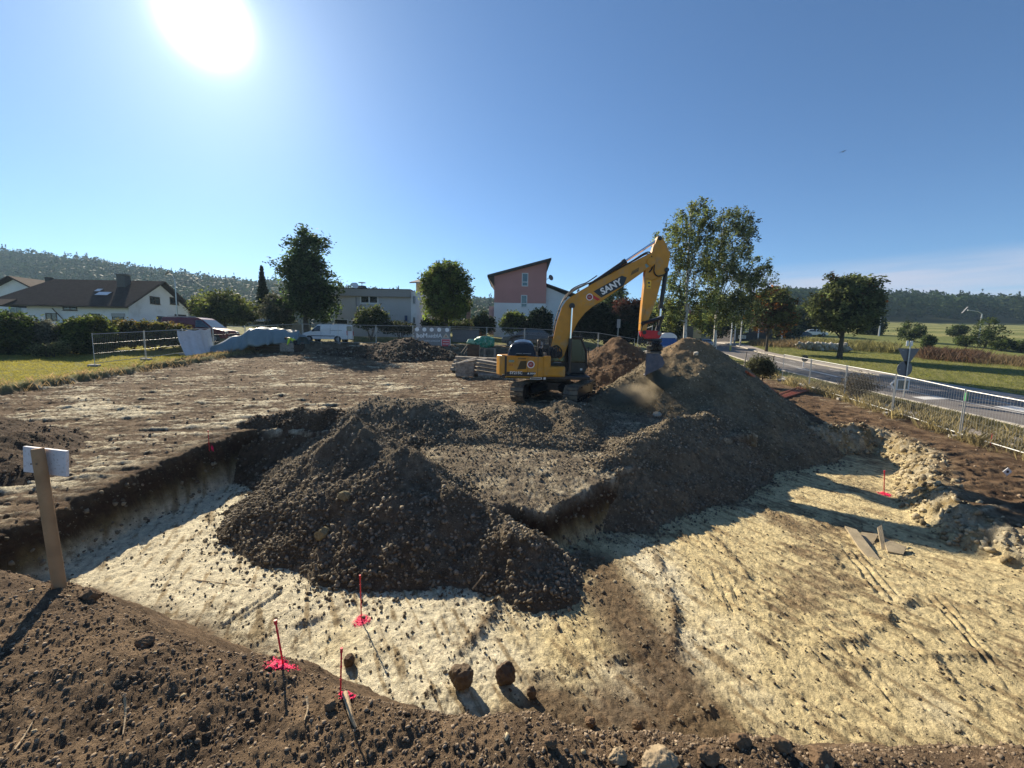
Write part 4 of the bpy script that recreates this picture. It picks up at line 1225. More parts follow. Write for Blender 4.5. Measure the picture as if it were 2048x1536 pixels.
G_DARK = (.06, .088, .034); G_MID = (.05, .072, .022); G_YEL = (.085, .10, .026); G_BIRCH = (.145, .175, .07)
tree_px('broadleaf_tree', 'tall dark green tree with a pointed crown left of the flat roofed house', 615, 47,
        [(612, 502, 36, 42), (604, 545, 46, 36), (624, 575, 50, 42), (598, 606, 40, 30), (640, 612, 36, 30), (613, 478, 20, 18), (612, 560, 40, 70)], G_DARK, 11, r=.32, nclump=420, nleaf=32, rc=.33, ls=.15, shell=.35)
tree_px('broadleaf_tree', 'round dense green tree between the flat roofed house and the pink house', 892, 46,
        [(893, 565, 42, 34), (872, 592, 30, 40), (914, 592, 28, 42), (893, 612, 42, 28), (890, 545, 25, 17)], (.10, .135, .034), 12, r=.25, nclump=420, nleaf=30, rc=.24, ls=.13, shell=.6, tint2=(.11, .12, .03), p2=.15)
tree_px('bushy_tree', 'spreading olive green bush tree right of the white gabled house', 450, 47,
        [(425, 615, 36, 28), (478, 622, 34, 24), (452, 602, 26, 20), (450, 630, 55, 20)], (.085, .10, .032), 13, r=.14, nclump=300, nleaf=28, rc=.25, ls=.12)
tree_px('bushy_tree', 'greyish shrub between the conifer and the tall dark tree', 552, 46, [(550, 622, 22, 30), (566, 635, 20, 18)], (.06, .065, .04), 14, r=.1, nclump=110, nleaf=26, rc=.25, ls=.11)
# birches: hanging strands
tree_px('birch_tree', 'tall birch with hanging twigs and a white trunk nearer the excavator', 1368, 44,
        [(1398, 420, 26, 24), (1382, 450, 46, 34), (1346, 482, 36, 38), (1405, 495, 42, 46), (1336, 535, 32, 40), (1392, 555, 46, 50), (1338, 590, 30, 44), (1385, 610, 46, 36), (1336, 622, 26, 30), (1420, 625, 34, 30)],
        G_BIRCH, 21, r=.22, mat=M_BIRCH, nclump=640, nleaf=32, rc=.24, ls=.10, droop=1.2, shell=.55, tint2=(.10, .105, .028), p2=.3)
tree_px('birch_tree', 'tall birch with arching twigs on the road side of the pair', 1431, 46,
        [(1468, 436, 32, 24), (1492, 450, 20, 20), (1466, 478, 40, 40), (1436, 520, 34, 44), (1494, 525, 36, 42), (1526, 545, 22, 22), (1460, 570, 46, 46), (1500, 580, 32, 40), (1440, 610, 36, 34), (1478, 615, 34, 34)],
        (.11, .13, .06), 22, r=.2, mat=M_BIRCH, nclump=640, nleaf=32, rc=.24, ls=.10, droop=1.2, shell=.55)
tree_px('maple_tree', 'small round maple with rusty leaves beside the road verge', 1536, 62,
        [(1546, 612, 34, 32), (1522, 632, 24, 24), (1562, 632, 26, 28), (1545, 592, 20, 16)], (.10, .11, .042), 23, r=.2, nclump=300, nleaf=26, rc=.3, ls=.16, tint2=(.19, .085, .03), p2=.2)
tree_px('maple_tree', 'broad dark maple with a thick trunk on the mown verge', 1683, 54,
        [(1658, 615, 36, 36), (1700, 600, 42, 44), (1734, 618, 30, 40), (1690, 640, 48, 22), (1668, 568, 12, 18), (1702, 566, 14, 20), (1744, 576, 16, 22), (1645, 600, 16, 16)], (.088, .105, .045), 24, r=.3, nclump=460, nleaf=28, rc=.3, ls=.17, tint2=(.13, .05, .02), p2=.03, shell=.45)
tree_px('copper_tree', 'dark reddish leaved tree behind the brown soil heap', 1255, 52,
        [(1255, 628, 26, 26), (1272, 620, 20, 22), (1240, 640, 18, 22), (1265, 650, 26, 20)], (.045, .022, .018), 25, r=.16, nclump=240, nleaf=26, rc=.28, ls=.15)
tree_px('broadleaf_tree', 'green tree with loose top seen under the raised boom', 1222, 57,
        [(1225, 600, 22, 24), (1208, 622, 22, 26), (1238, 625, 22, 24), (1222, 650, 34, 22), (1242, 588, 9, 14)], (.08, .105, .042), 26, r=.16, nclump=260, nleaf=26, rc=.28, ls=.14)
def shrub_px(name, label, Y, blobs, col, seed, cat='shrub', group=None, **k):
    px = sum(b[0] for b in blobs) / len(blobs); p = at(px, 690, Y); o = Vector((p.x, Y, bz(p.x, Y)))
    t = thing(name, label, cat, o, 0, group)
    bl = px_blobs(blobs, Y, o)
    k['nclump'] = int(k.get('nclump', 260) * 1.7); k['ls'] = k.get('ls', .13) * 1.45
    cr, cen = make_crown('foliage', [b[:3] + tuple(q * 1.06 for q in b[3:]) for b in bl], t, col, seed, **k)
    mb = MB(); g = random.Random(seed)
    for i in range(8):
        e = Vector(cen[g.randrange(len(cen))]); mb.tube([(g.uniform(-.3, .3), 0, -.1), e * .5, e], [.04, .03, .012], 5)
    mb.build('stem', M_BARK, t)
    return t
shrub_px('garden_shrub', 'light green shrub in front of the flat roofed house', 47, [(742, 632, 26, 16), (730, 642, 18, 12), (756, 640, 16, 14)], (.06, .075, .03), 31, nclump=130, nleaf=26, rc=.22, ls=.11)
shrub_px('garden_shrub', 'low dark shrub right of the shrub at the flat roofed house', 46, [(790, 655, 28, 8), (812, 656, 18, 8)], (.03, .036, .02), 32, nclump=90, nleaf=24, rc=.2, ls=.1)
shrub_px('garden_shrub', 'yellow green shrub at the foot of the pink house', 50, [(1030, 642, 20, 18), (1015, 650, 14, 12), (1045, 650, 14, 12)], (.075, .095, .03), 33, nclump=130, nleaf=26, rc=.22, ls=.11)
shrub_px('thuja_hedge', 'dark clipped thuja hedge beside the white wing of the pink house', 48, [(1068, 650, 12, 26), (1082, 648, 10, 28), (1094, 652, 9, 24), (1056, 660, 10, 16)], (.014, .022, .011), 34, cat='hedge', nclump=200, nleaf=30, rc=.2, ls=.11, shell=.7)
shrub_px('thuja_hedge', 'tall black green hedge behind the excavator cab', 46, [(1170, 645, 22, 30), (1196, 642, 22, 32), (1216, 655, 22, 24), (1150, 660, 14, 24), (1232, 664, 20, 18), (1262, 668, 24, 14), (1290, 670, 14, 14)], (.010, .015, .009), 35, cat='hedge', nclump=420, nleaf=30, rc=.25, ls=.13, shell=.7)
shrub_px('garden_shrub', 'small dark shrub right of the timber shed', 52, [(968, 645, 9, 20), (982, 650, 8, 14), (952, 650, 8, 18)], (.03, .042, .018), 36, nclump=90, nleaf=24, rc=.2, ls=.1)
shrub_px('garden_shrub', 'low hedge under the round green tree', 49, [(860, 648, 16, 8), (925, 652, 18, 10), (890, 652, 14, 8)], (.04, .05, .02), 37, nclump=90, nleaf=24, rc=.2, ls=.1)
shrub_px('laurel_hedge', 'dark tall hedge at the left end of the meadow', 30, [(-20, 675, 40, 44), (30, 672, 40, 42), (62, 690, 26, 26)], (.045, .065, .022), 41, cat='hedge', nclump=420, nleaf=30, rc=.2, ls=.09, shell=.7, tint2=(.08, .10, .02), p2=.12)
shrub_px('flowering_shrub', 'silvery shrub between the two dark hedges', 30.5, [(95, 672, 24, 26), (118, 684, 24, 24)], (.085, .09, .07), 42, nclump=220, nleaf=26, rc=.16, ls=.06, shell=.7)
shrub_px('clipped_hedge', 'rounded clipped hedge left of the long low hedge', 31, [(160, 668, 26, 28), (190, 664, 26, 27), (180, 685, 36, 20)], (.065, .085, .024), 43, cat='hedge', nclump=380, nleaf=30, rc=.14, ls=.07, shell=.8, tint2=(.10, .11, .025), p2=.1)
shrub_px('clipped_hedge', 'long low clipped hedge with reddish tips behind the mesh fence', 34, [(235, 668, 20, 22), (265, 668, 22, 22), (295, 668, 22, 21), (325, 668, 22, 20), (355, 670, 22, 18), (380, 674, 16, 14)], (.085, .082, .026), 44, cat='hedge', nclump=520, nleaf=30, rc=.14, ls=.075, shell=.75, tint2=(.12, .075, .03), p2=.2)
shrub_px('weed_clump', 'feathery pale weeds in front of the clipped hedge', 28.5, [(118, 696, 12, 10), (82, 700, 14, 7)], (.12, .125, .06), 45, nclump=60, nleaf=24, rc=.14, ls=.06)
shrub_px('roadside_bush', 'grey green bush on the bare strip by the road fence', 27, [(1508, 735, 14, 13), (1522, 730, 18, 15), (1538, 740, 12, 12)], (.10, .105, .06), 46, nclump=150, nleaf=26, rc=.16, ls=.07, asp=.25)
shrub_px('roadside_bush', 'mauve tinted weeds outside the road fence', 23, [(1700, 772, 18, 16), (1716, 765, 16, 18), (1740, 772, 16, 12)], (.085, .075, .055), 47, nclump=110, nleaf=24, rc=.2, ls=.05, asp=.2, shell=.2)
# conifers
def conifer(name, label, basepx, Y, toppx, hw, col, seed, group=None):
    p = at(basepx, 680, Y); o = Vector((p.x, Y, bz(p.x, Y))); h = at(basepx, toppx, Y).z - o.z; w = hw * Y / FPX
    t = thing(name, label, 'tree', o, 0, group); g = np.random.default_rng(seed)
    n = 5200; tt = g.random(n) ** .75; lay = np.floor(tt * 16) / 16; fr = (tt - lay) * 16
    rad_ = w * (1 - lay) * (.75 + .35 * g.random(n)) * (g.random(n) ** .5)
    a = g.random(n) * 6.283
    P = np.stack([rad_ * np.cos(a), rad_ * np.sin(a), h * (.06 + .94 * lay) - rad_ * .35 + .15 * g.normal(size=n)], 1)
    N = unit(g, n); N[:, 2] = np.abs(N[:, 2]) + .6
    C = np.array(col)[None] * (.5 + g.random((n, 1)))
    V, F, CC = leaf_cards(P, N, .2 * (.6 + .8 * g.random(n)), C, .35, g)
    link('crown', mesh_np('crown', V, F, CC), M_LEAF_DENSE, t)
    mb = MB(); mb.tube([(0, 0, -.2), (0, 0, h * .5), (0, 0, h * .97)], [.18, .1, .02], 7); mb.build('trunk', M_BARK, t)
    return t
conifer('spruce_tree', 'slim dark spruce left of the tall dark tree', 530, 53, 530, 24, (.02, .034, .02), 51)
# scattered trees on the far meadow
for i, (px, Y, bl, lab) in enumerate([
        (1822, 120, [(1822, 662, 22, 16), (1812, 670, 12, 9), (1835, 668, 12, 9)], 'round orchard tree on the far meadow left of the yield sign'),
        (1974, 110, [(1975, 655, 22, 22), (1985, 675, 22, 18), (1962, 672, 16, 14)], 'largest orchard tree on the far meadow beside the tall lamp post'),
        (1917, 135, [(1917, 660, 13, 9), (1910, 664, 9, 6)], 'smaller orchard tree high on the far meadow'),
        (1934, 100, [(1934, 680, 15, 7), (1926, 684, 8, 5)], 'thin flat crowned young tree on the far meadow'),
        (2003, 92, [(2003, 690, 16, 8), (2012, 686, 10, 7)], 'leaning young tree with a supporting stake on the far meadow'),
        (2044, 95, [(2044, 692, 14, 9)], 'small bush at the right edge of the far meadow'),
        (1858, 100, [(1858, 680, 9, 6), (1854, 690, 6, 5)], 'sparse sapling just right of the yield sign')]):
    foot = max(b[1] + b[3] for b in bl) + 4; Y = min(on(px, foot).y, 190)
    tree_px('orchard_tree', lab, px, Y, bl, (.055, .075, .028), 60 + i, r=.2, group='trees on the far meadow', nclump=90, nleaf=22, rc=.30 * Y / 100, ls=.17 * Y / 100, shell=.5)
for i, (px, Y, bl, lab) in enumerate([
        (1600, 95, [(1600, 640, 22, 26), (1585, 655, 16, 16), (1622, 650, 16, 20)], 'green tree between the two maples, farther back'),
        (1420, 80, [(1405, 640, 26, 22), (1440, 650, 30, 20), (1470, 645, 20, 18)], 'dark trees behind the birches'),
        (1758, 100, [(1750, 655, 12, 24), (1738, 665, 14, 16)], 'dark tree behind the broad maple'),
        (1330, 70, [(1318, 640, 18, 26), (1345, 650, 20, 20)], 'pale green tree behind the portable toilet'),
        (1555, 85, [(1565, 655, 20, 18), (1585, 668, 16, 10)], 'dark shrubbery behind the small rusty maple')]):
    tree_px('broadleaf_tree', lab, px, Y, bl, (.035, .05, .02), 80 + i, r=.2, nclump=170, nleaf=24, rc=.4, ls=.22)

# ------------------------------------------------------------------ far woods on the hills
def forest():
    g = np.random.default_rng(91)
    n = 6200
    y = np.sqrt(g.uniform(205 ** 2, 490 ** 2, n)); u = g.uniform(-1.75, 1.75, n); x = u * y
    edge = np.where(u > .5, 262, 215) + 14 * fbm(x * .02, x * 0, 2, 92)
    k = (y > edge)
    x, y = x[k], y[k]; u = u[k]; n = len(x)
    z = base_z(x, y)
    H = g.uniform(13, 21, n) * (.85 + .25 * fbm(x * .03, y * .03, 2, 93)); con = g.random(n) < .22 + .3 * (y > 420)
    Vs, Fs, Cs = [], [], []; nv = 0
    m = 120
    for grp in (True, False):
        idx = np.nonzero(con == grp)[0]; q = len(idx)
        t = g.random((q, m)); a = g.random((q, m)) * 6.283
        if grp:
            hh = H[idx] * 1.12
            r = (1 - t) * .2 * hh[:, None] * (.5 + .5 * g.random((q, m)))
            P = np.stack([x[idx, None] + r * np.cos(a), y[idx, None] + r * np.sin(a), z[idx, None] + hh[:, None] * (.08 + .92 * t)], -1)
            S = np.where(t > .8, .6, 1.35) * (.6 + .8 * g.random((q, m))); tint = np.array([.020, .032, .018])
        else:
            d = unit(g, q * m).reshape(q, m, 3); rr = .75 + .35 * g.random((q, m)); R = H[idx] * g.uniform(.26, .38, q)
            P = np.stack([x[idx, None] + d[..., 0] * R[:, None] * rr, y[idx, None] + d[..., 1] * R[:, None] * rr, z[idx, None] + H[idx, None] * .6 + d[..., 2] * H[idx, None] * .42 * rr], -1)
            S = 1.15 * (.6 + .8 * g.random((q, m))); tint = np.array([.034, .056, .022])
        tone = (.65 + .7 * g.random((q, 1))) * (.8 + .4 * g.random((q, m)))
        C = tint * tone[..., None] * (1 + np.array([.5, .1, -.1]) * (g.random((q, 1, 1)) ** 4))
        N = unit(g, q * m); N[:, 2] = np.abs(N[:, 2]) + .5; N[:, 1] -= .9
        V, F, CC = leaf_cards(P.reshape(-1, 3), N, S.ravel(), C.reshape(-1, 3), .8, g)
        Vs.append(V); Fs.append(F + nv); Cs.append(CC); nv += len(V)
    o = link('forest', mesh_np('forest', np.concatenate(Vs), np.concatenate(Fs), np.concatenate(Cs)), M_LEAF_DENSE)
    setp(o, kind='stuff')
forest()

# ------------------------------------------------------------------ grass and weeds (nobody could count them)
def blades(name, x, y, hmin, hmax, w, col, seed, per=4, lean=.35, spread=.06, colvar=.5, zoff=0.0):
    g = np.random.default_rng(seed)
    z = base_z(x, y) + zoff
    n = len(x); k = np.repeat(np.arange(n), per); m = len(k)
    h = (hmin + (hmax - hmin) * g.random(m) ** 1.5) * np.repeat(.6 + .7 * g.random(n), per)
    a = g.random(m) * 6.283; bx = x[k] + g.normal(size=m) * spread; by = y[k] + g.normal(size=m) * spread
    lx = lean * h * np.cos(a); ly = lean * h * np.sin(a); a2 = a + 1.57
    wx = w * np.cos(a2) * .5; wy = w * np.sin(a2) * .5
    z0 = z[k] - .03
    V = np.stack([np.stack([bx - wx, by - wy, z0], 1), np.stack([bx + wx, by + wy, z0], 1),
                  np.stack([bx + lx * .5 + wx * .7, by + ly * .5 + wy * .7, z0 + h * .6], 1), np.stack([bx + lx * 1.2, by + ly * 1.2, z0 + h], 1)], 1).reshape(-1, 3)
    F = np.arange(4 * m).reshape(m, 4)
    C = np.array(col)[None] * (1 - colvar / 2 + colvar * g.random((n, 1)))[k] * (.8 + .4 * g.random((m, 1)))
    return setp(link(name, mesh_np(name, V, F, np.repeat(C, 4, 0)), M_LEAF), kind='stuff')
g_ = np.random.default_rng(301)
def rnd(n, xr, yr, cond):
    x = g_.uniform(*xr, n); y = g_.uniform(*yr, n); k = cond(x, y); return x[k], y[k]
x, y = rnd(60000, (-46, -23.2), (15, 38), lambda x, y: (x < -23.9 - np.clip(y - 28, 0, 30) * .06 + .3 * fbm(y * .8, y * 0, 2, 9)) & (x > -1.5 * y))
blades('meadow_grass', x, y, .05, .12, .016, (.27, .245, .075), 303, per=4, lean=.5)
x, y = rnd(2600, (-25.2, -22.6), (12, 38), lambda x, y: np.abs(x + 23.6 + np.clip(y - 28, 0, 30) * .06) < .7 * g_.random(len(x)) ** 1.5)
blades('dry_weeds', x, y, .06, .34, .010, (.27, .205, .12), 305, per=6, lean=.5, spread=.1)
x, y = rnd(3800, (16.5, 21.5), (8, 34), lambda x, y: (fbm(x * .8, y * .8, 2, 307) > -.05) & (x > 17.2 + .11 * (y - 9)))
blades('roadside_weeds', x, y, .1, .55, .013, (.235, .20, .11), 309, per=8, lean=.5, spread=.1)
x, y = rnd(9000, (19.4, 23.3), (9, 30), lambda x, y: (x > 20.6 + .05 * (y - 12)) & (x < 22.9 + .02 * (y - 10)))
blades('roadside_grass', x, y, .07, .30, .014, (.12, .11, .06), 311, per=7, lean=.4, spread=.12)
x, y = rnd(42000, (34.5, 80), (18, 78), lambda x, y: (road_mask(x, y) > 2.6) & (x < 1.35 * y + 6))
blades('verge_grass', x, y, .06, .15, .03, (.21, .215, .06), 313, per=3, lean=.5)
# brown brush on the bank beyond the verge
def brush(name, pxs, Y, col, seed, n, hh):
    g = np.random.default_rng(seed); xx = []; yy = []
    for i in range(n):
        t = g.random(); px = pxs[0] + (pxs[1] - pxs[0]) * t; Yv = Y[0] + (Y[1] - Y[0]) * t + g.normal() * 1.6
        p = at(px, 700, Yv); xx.append(p.x); yy.append(Yv)
    return blades(name, np.array(xx), np.array(yy), hh[0], hh[1], .035, col, seed + 1, per=10, lean=.4, spread=.4)
brush('dry_brush', (1830, 2080), (60, 50), (.17, .13, .075), 321, 1300, (.3, 1.0))
brush('dry_brush', (1850, 1960), (58, 54), (.10, .065, .045), 325, 600, (.5, 1.5))
brush('dry_brush', (1500, 1640), (74, 68), (.17, .13, .075), 331, 800, (.3, 1.0))
brush('dry_brush', (1610, 1790), (72, 66), (.17, .16, .07), 335, 900, (.4, 1.3))

# ------------------------------------------------------------------ road, pavement, path, markings
M_ASPH = pbr('asphalt', (.135, .122, .112), .85, var=.15, scale=1.2, bump=.25, bscale=90, dirt=(.19, .17, .15), dscale=.35, dlev=(.45, .7))
M_PAVE = pbr('pavement', (.33, .29, .245), .85, var=.15, scale=2, bump=.2, bscale=60)
M_LINE = pbr('road_paint', (.62, .61, .57), .7, var=.15, scale=8)
M_KERB = pbr('kerb_stone', (.42, .39, .34), .8, var=.15, scale=5)
def under_z(x, y):
    return upper(np.asarray(x, float), np.asarray(y, float)) - 0.0
def rib(pts, w0, w1, dz, thick=None):
    """ribbon mesh following the terrain; pts centre line; offsets to each side"""
    P = [Vector((a, b, 0)) for a, b in pts]; Q = []
    for i in range(len(P) - 1):
        n = max(2, int((P[i + 1] - P[i]).length / 1.0))
        for k in range(n): Q.append(P[i].lerp(P[i + 1], k / n))
    Q.append(P[-1]); mb = MB(); nw = 5
    for i, p in enumerate(Q):
        t = (Q[min(i + 1, len(Q) - 1)] - Q[max(i - 1, 0)]).normalized(); n = Vector((t.y, -t.x, 0))
        for k in range(nw):
            q = p + n * (w0 + (w1 - w0) * k / (nw - 1)); z = float(under_z([q.x], [q.y])[0]) + dz
            mb.v.append((q.x, q.y, z))
    for i in range(len(Q) - 1):
        for k in range(nw - 1):
            a = i * nw + k; mb.f.append((a, a + 1, a + nw + 1, a + nw))
    if thick:
        m = len(mb.v)
        for v in list(mb.v): mb.v.append((v[0], v[1], v[2] - thick))
        for i in range(len(Q) - 1):
            a = i * nw; mb.f.append((a, a + nw, a + nw + m, a + m)); a = i * nw + nw - 1; mb.f.append((a + nw, a, a + m, a + nw + m))
    return mb
far_edge = [(36.5, 12), (34.6, 24), (34.2, 34), (35.0, 46), (37.0, 58), (41, 74), (46, 92)]
near_edge = [(23.6, 8), (24.2, 20), (24.6, 30), (26.0, 42), (29.5, 56), (34, 74), (40, 92)]
# carriageway between the two edges
mb = MB(); nn = 90
def along(pl, t):
    d = [0]
    for i in range(len(pl) - 1): d.append(d[-1] + math.hypot(pl[i + 1][0] - pl[i][0], pl[i + 1][1] - pl[i][1]))
    s = t * d[-1]
    for i in range(len(pl) - 1):
        if s <= d[i + 1] or i == len(pl) - 2:
            k = (s - d[i]) / (d[i + 1] - d[i]); return (pl[i][0] + (pl[i + 1][0] - pl[i][0]) * k, pl[i][1] + (pl[i + 1][1] - pl[i][1]) * k)
def road_pt(t, w, dz=-.075):
    a = along(near_edge, t); b = along(far_edge, t); x = a[0] + (b[0] - a[0]) * w; y = a[1] + (b[1] - a[1]) * w
    return (x, y, float(under_z([x], [y])[0]) + dz)
for i in range(nn + 1):
    for k in range(9): mb.v.append(road_pt(i / nn, k / 8))
for i in range(nn):
    for k in range(8):
        a = i * 9 + k; mb.f.append((a, a + 1, a + 10, a + 9))
setp(mb.build('road', M_ASPH), kind='structure')
setp(rib(far_edge, -.02, .16, .055, .2).build('kerb', M_KERB), kind='structure')
setp(rib(near_edge, -.16, .02, .04, .2).build('kerb', M_KERB), kind='structure')
setp(rib(far_edge, .16, 1.9, .05, .15).build('pavement', M_PAVE), kind='structure')
setp(rib([(19.9, 6), (20.1, 14), (20.7, 22), (21.4, 32), (23, 44)], -.75, .75, .03, .1).build('footpath', M_PAVE), kind='structure')
def road_line(t0, t1, w, hw=.008, w1=None):
    mb = MB(); n = max(2, int((t1 - t0) * 90)); w1 = w if w1 is None else w1
    for i in range(n + 1):
        t = t0 + (t1 - t0) * i / n; ww = w + (w1 - w) * i / n
        mb.v.append(road_pt(t, ww - hw, -.070)); mb.v.append(road_pt(t, ww + hw, -.070))
    for i in range(n): mb.f.append((2 * i, 2 * i + 1, 2 * i + 3, 2 * i + 2))
    return setp(mb.build('road_marking', M_LINE), kind='structure')
road_line(.0, .36, .42); road_line(.36, .50, .42, .008, .55); road_line(.30, .37, .40, .03); road_line(.36, .47, .50, .008, .53)
for i in range(9): road_line(.5 + .05 * i, .525 + .05 * i, .55)
for i in range(5): road_line(.02 + .05 * i, .045 + .05 * i, .72)
for i in range(6): road_line(.30 + .045 * i, .318 + .045 * i, .80)
road_line(.14, .165, .56, .09); road_line(.19, .20, .30, .12)
# gravel path across the meadow
pp = [on(px, py) for px, py in ((1700, 684), (1740, 688), (1800, 694), (1860, 701), (1930, 708), (2000, 714), (2060, 718))]
mb = MB()
for i in range(len(pp) - 1):
    a, b = pp[i], pp[i + 1]
    n = max(1, int((b - a).length / 3))
    for k in range(n + (i == len(pp) - 2)):
        p = a.lerp(b, k / n)
        for o_ in (-1.5, 1.5):
            x_, y_ = p.x - .45 * o_, p.y + o_; mb.v.append((x_, y_, bz(x_, y_) + .07))
for i in range(len(mb.v) // 2 - 1): mb.f.append((2 * i, 2 * i + 2, 2 * i + 3, 2 * i + 1))
setp(mb.build('meadow_path', M_PAVE), kind='structure')
# ------------------------------------------------------------------ buildings
M_PLASTER = pbr('white_plaster', (.80, .79, .77), .9, var=.05, scale=.6, dirt=(.5, .47, .42), dscale=.5, dlev=(.55, .9), bump=.1, bscale=30)
M_PLGREY = pbr('grey_plaster', (.48, .465, .46), .9, var=.07, scale=.5, dirt=(.33, .31, .29), dscale=.6, dlev=(.55, .9), bump=.1, bscale=30)
M_PINK = pbr('pink_plaster', (.52, .25, .22), .9, var=.06, scale=.5, bump=.1, bscale=30)
M_OCHRE = pbr('yellow_plaster', (.60, .46, .25), .9, var=.06, scale=.5)
M_ROOF = pbr('brown_roof_tile', (.046, .030, .029), .9, var=.25, scale=2.5, bump=.4, bscale=25, spec=.08)
M_ROOFD = pbr('dark_roof', (.035, .03, .03), .7, var=.25, scale=2)
M_FRAME = pbr('window_frame_white', (.7, .7, .68), .5, var=.03)
M_TIMB = pbr('dark_timber', (.07, .045, .03), .8, var=.3, scale=5, bump=.3)
M_TIMBER = pbr('weathered_timber', (.30, .265, .215), .85, var=.3, scale=7, bump=.5, bscale=30, dirt=(.14, .115, .085), dlev=(.5, .7))
M_SHUT = pbr('roller_shutter', (.42, .40, .37), .7, var=.05)
def add_window(parent, c, w, h, face='y', frame=M_FRAME, fw=.09, split=0, glass=M_GLASS, sill=False):
    """window on a wall; c centre on the wall face; face 'y' looks to -y, face 'x' looks to +x"""
    c = Vector(c); m = MB()
    def bx(mb, du, dz, su, sz, d0, d1):
        if face == 'y': mb.box((c.x + du, c.y - (d0 + d1) / 2, c.z + dz), (su, d1 - d0, sz))
        else: mb.box((c.x + (d0 + d1) / 2, c.y + du, c.z + dz), (d1 - d0, su, sz))
    bx(m, 0, h / 2 - fw / 2, w, fw, -.02, .06); bx(m, 0, -h / 2 + fw / 2, w, fw, -.02, .06)
    for s in (-1, 1): bx(m, s * (w / 2 - fw / 2), 0, fw, h - 2 * fw, -.02, .06)
    if split: 
        for k in range(1, split + 1): bx(m, -w / 2 + w * k / (split + 1), 0, fw, h - 2 * fw, -.02, .058)
    o = m.build('window', frame, parent)
    g = MB(); bx(g, 0, 0, w - fw, h - fw, .002, .02); g.build('pane', glass, o)
    if sill:
        g = MB(); bx(g, 0, -h / 2 - .05, w + .16, .06, -.02, .14); g.build('sill', frame, o)
    return o
def onx(px, py, X):
    d = ray(px, py); return Vector(EYE + d * X / d[0])
def ground_at(x, y): return bz(x, y)

# white house with the brown half hipped roof, far left
hx0, hx1, hy0, hy1 = -73.0, -57.7, 60.0, 71.0; hg = ground_at(-60, 60) - .3
ez, rz_, ry = 9.0, 13.05, 65.5
hs = thing('gabled_house', 'white gabled house with a long brown roof, chimney and skylights behind the hedges', 'house', (0, 0, 0))
w = MB(); w.box(((hx0 + hx1) / 2, (hy0 + hy1) / 2, (hg + ez) / 2), (hx1 - hx0, hy1 - hy0, ez - hg))
w.prism([(hy0, ez), (hy1, ez), (ry, rz_ - .25)], hx1 - .3, hx1, 'x'); wall = w.build('wall', M_PLASTER, hs)
rf = MB()
def slab(mb, a, b, c, d, th=.22):
    a, b, c, d = map(Vector, (a, b, c, d)); n = (b - a).cross(d - a).normalized() * th
    if n.z < 0: n = -n
    mb.add([a, b, c, d, a + n, b + n, c + n, d + n], [(3, 2, 1, 0), (4, 5, 6, 7), (0, 1, 5, 4), (1, 2, 6, 5), (2, 3, 7, 6), (3, 0, 4, 7)])
slab(rf, (-78.6, hy0 - 1.1, ez - .55), (hx1 + .9, hy0 - 1.1, ez - .55), (hx1 + .9, ry, rz_), (-74.6, ry, rz_))
slab(rf, (hx1 + .9, hy1 + 1.0, ez - .5), (-78.6, hy1 + 1.0, ez - .5), (-74.6, ry, rz_ + .003), (hx1 + .9, ry, rz_ + .003))
slab(rf, (-78.7, hy1 + .9, ez - .5), (-78.7, hy0 - 1.0, ez - .55), (-74.6, ry - .05, rz_ - .02), (-74.6, ry + .05, rz_ - .02))
slab(rf, (-77.5, hy0 - 2.0, ez - .75), (-74, hy0 - 2.0, ez - .75), (-74, hy0 - .2, ez + .25), (-77.5, hy0 - .2, ez + .25))
roof = rf.build('roof', M_ROOF, hs)
c1 = at(248, 567, 64.0); ch = MB(); ch.box((c1.x, 64.0, 12.9), (1.3, 1.0, 1.9)); cho = ch.build('chimney', pbr('chimney_clad', (.09, .085, .08), .8, var=.2), roof)
ch = MB(); ch.box((c1.x, 64.0, 13.98), (1.7, 1.3, .12)); ch.build('chimney_cap', M_GREY, cho)
fb = MB(); fb.tube([(hx1 + .93, hy0 - 1.1, ez - .42), (hx1 + .93, ry, rz_ + .12)], .12, 4); fb.build('verge_board', M_TIMB, roof)
fb = MB(); fb.tube([(hx1 + .93, hy1 + 1.1, ez - .42), (hx1 + .93, ry, rz_ + .12)], .12, 4); fb.build('verge_board', M_TIMB, roof)
fb = MB(); fb.tube([(-78.6, hy0 - 1.15, ez - .5), (hx1 + .9, hy0 - 1.15, ez - .5)], .1, 6); fb.build('gutter', M_TIMB, roof)
slope = (rz_ - (ez - .55)) / (ry - hy0 + 1.1)
for (pxa, pya, wd, ln) in ((198, 581, 1.0, .9), (207, 588, 2.1, 1.1)):
    d = ray(pxa, pya); # meet the roof plane z = ez-.55 + slope*(y-(hy0-1.1)) + .25
    t = (ez - .55 + .28 + slope * (-(hy0 - 1.1)) - EYE[2]) / (d[2] - slope * d[1]); p = Vector(EYE + d * t)
    m = MB(); m.box(p, (wd, ln, .12), (math.atan(slope), 0, 0)); sk = m.build('skylight', M_ROOFD, roof)
    m = MB(); m.box(p + Vector((0, -.05, .08)), (wd - .2, ln - .2, .03), (math.atan(slope), 0, 0)); m.build('pane', glass_mat('skylight_glass', (.5, .52, .55), .15), sk)
for (x0, y0, x1, y1, spl) in ((125, 608, 155, 621, 1), (91, 626, 115, 641, 1), (176, 627, 201, 638, 2), (224, 628, 249, 642, 1)):
    a = at(x0, y0, hy0); b = at(x1, y1, hy0); add_window(wall, ((a.x + b.x) / 2, hy0, (a.z + b.z) / 2), b.x - a.x, a.z - b.z, 'y', M_TIMB, .1, spl, sill=True)
a = at(224, 624, hy0); m = MB(); m.box((at(237, 630, hy0).x, hy0 - .05, at(237, 630, hy0).z), (2.0, .12, .5)); m.build('roller_shutter', M_SHUT, wall)
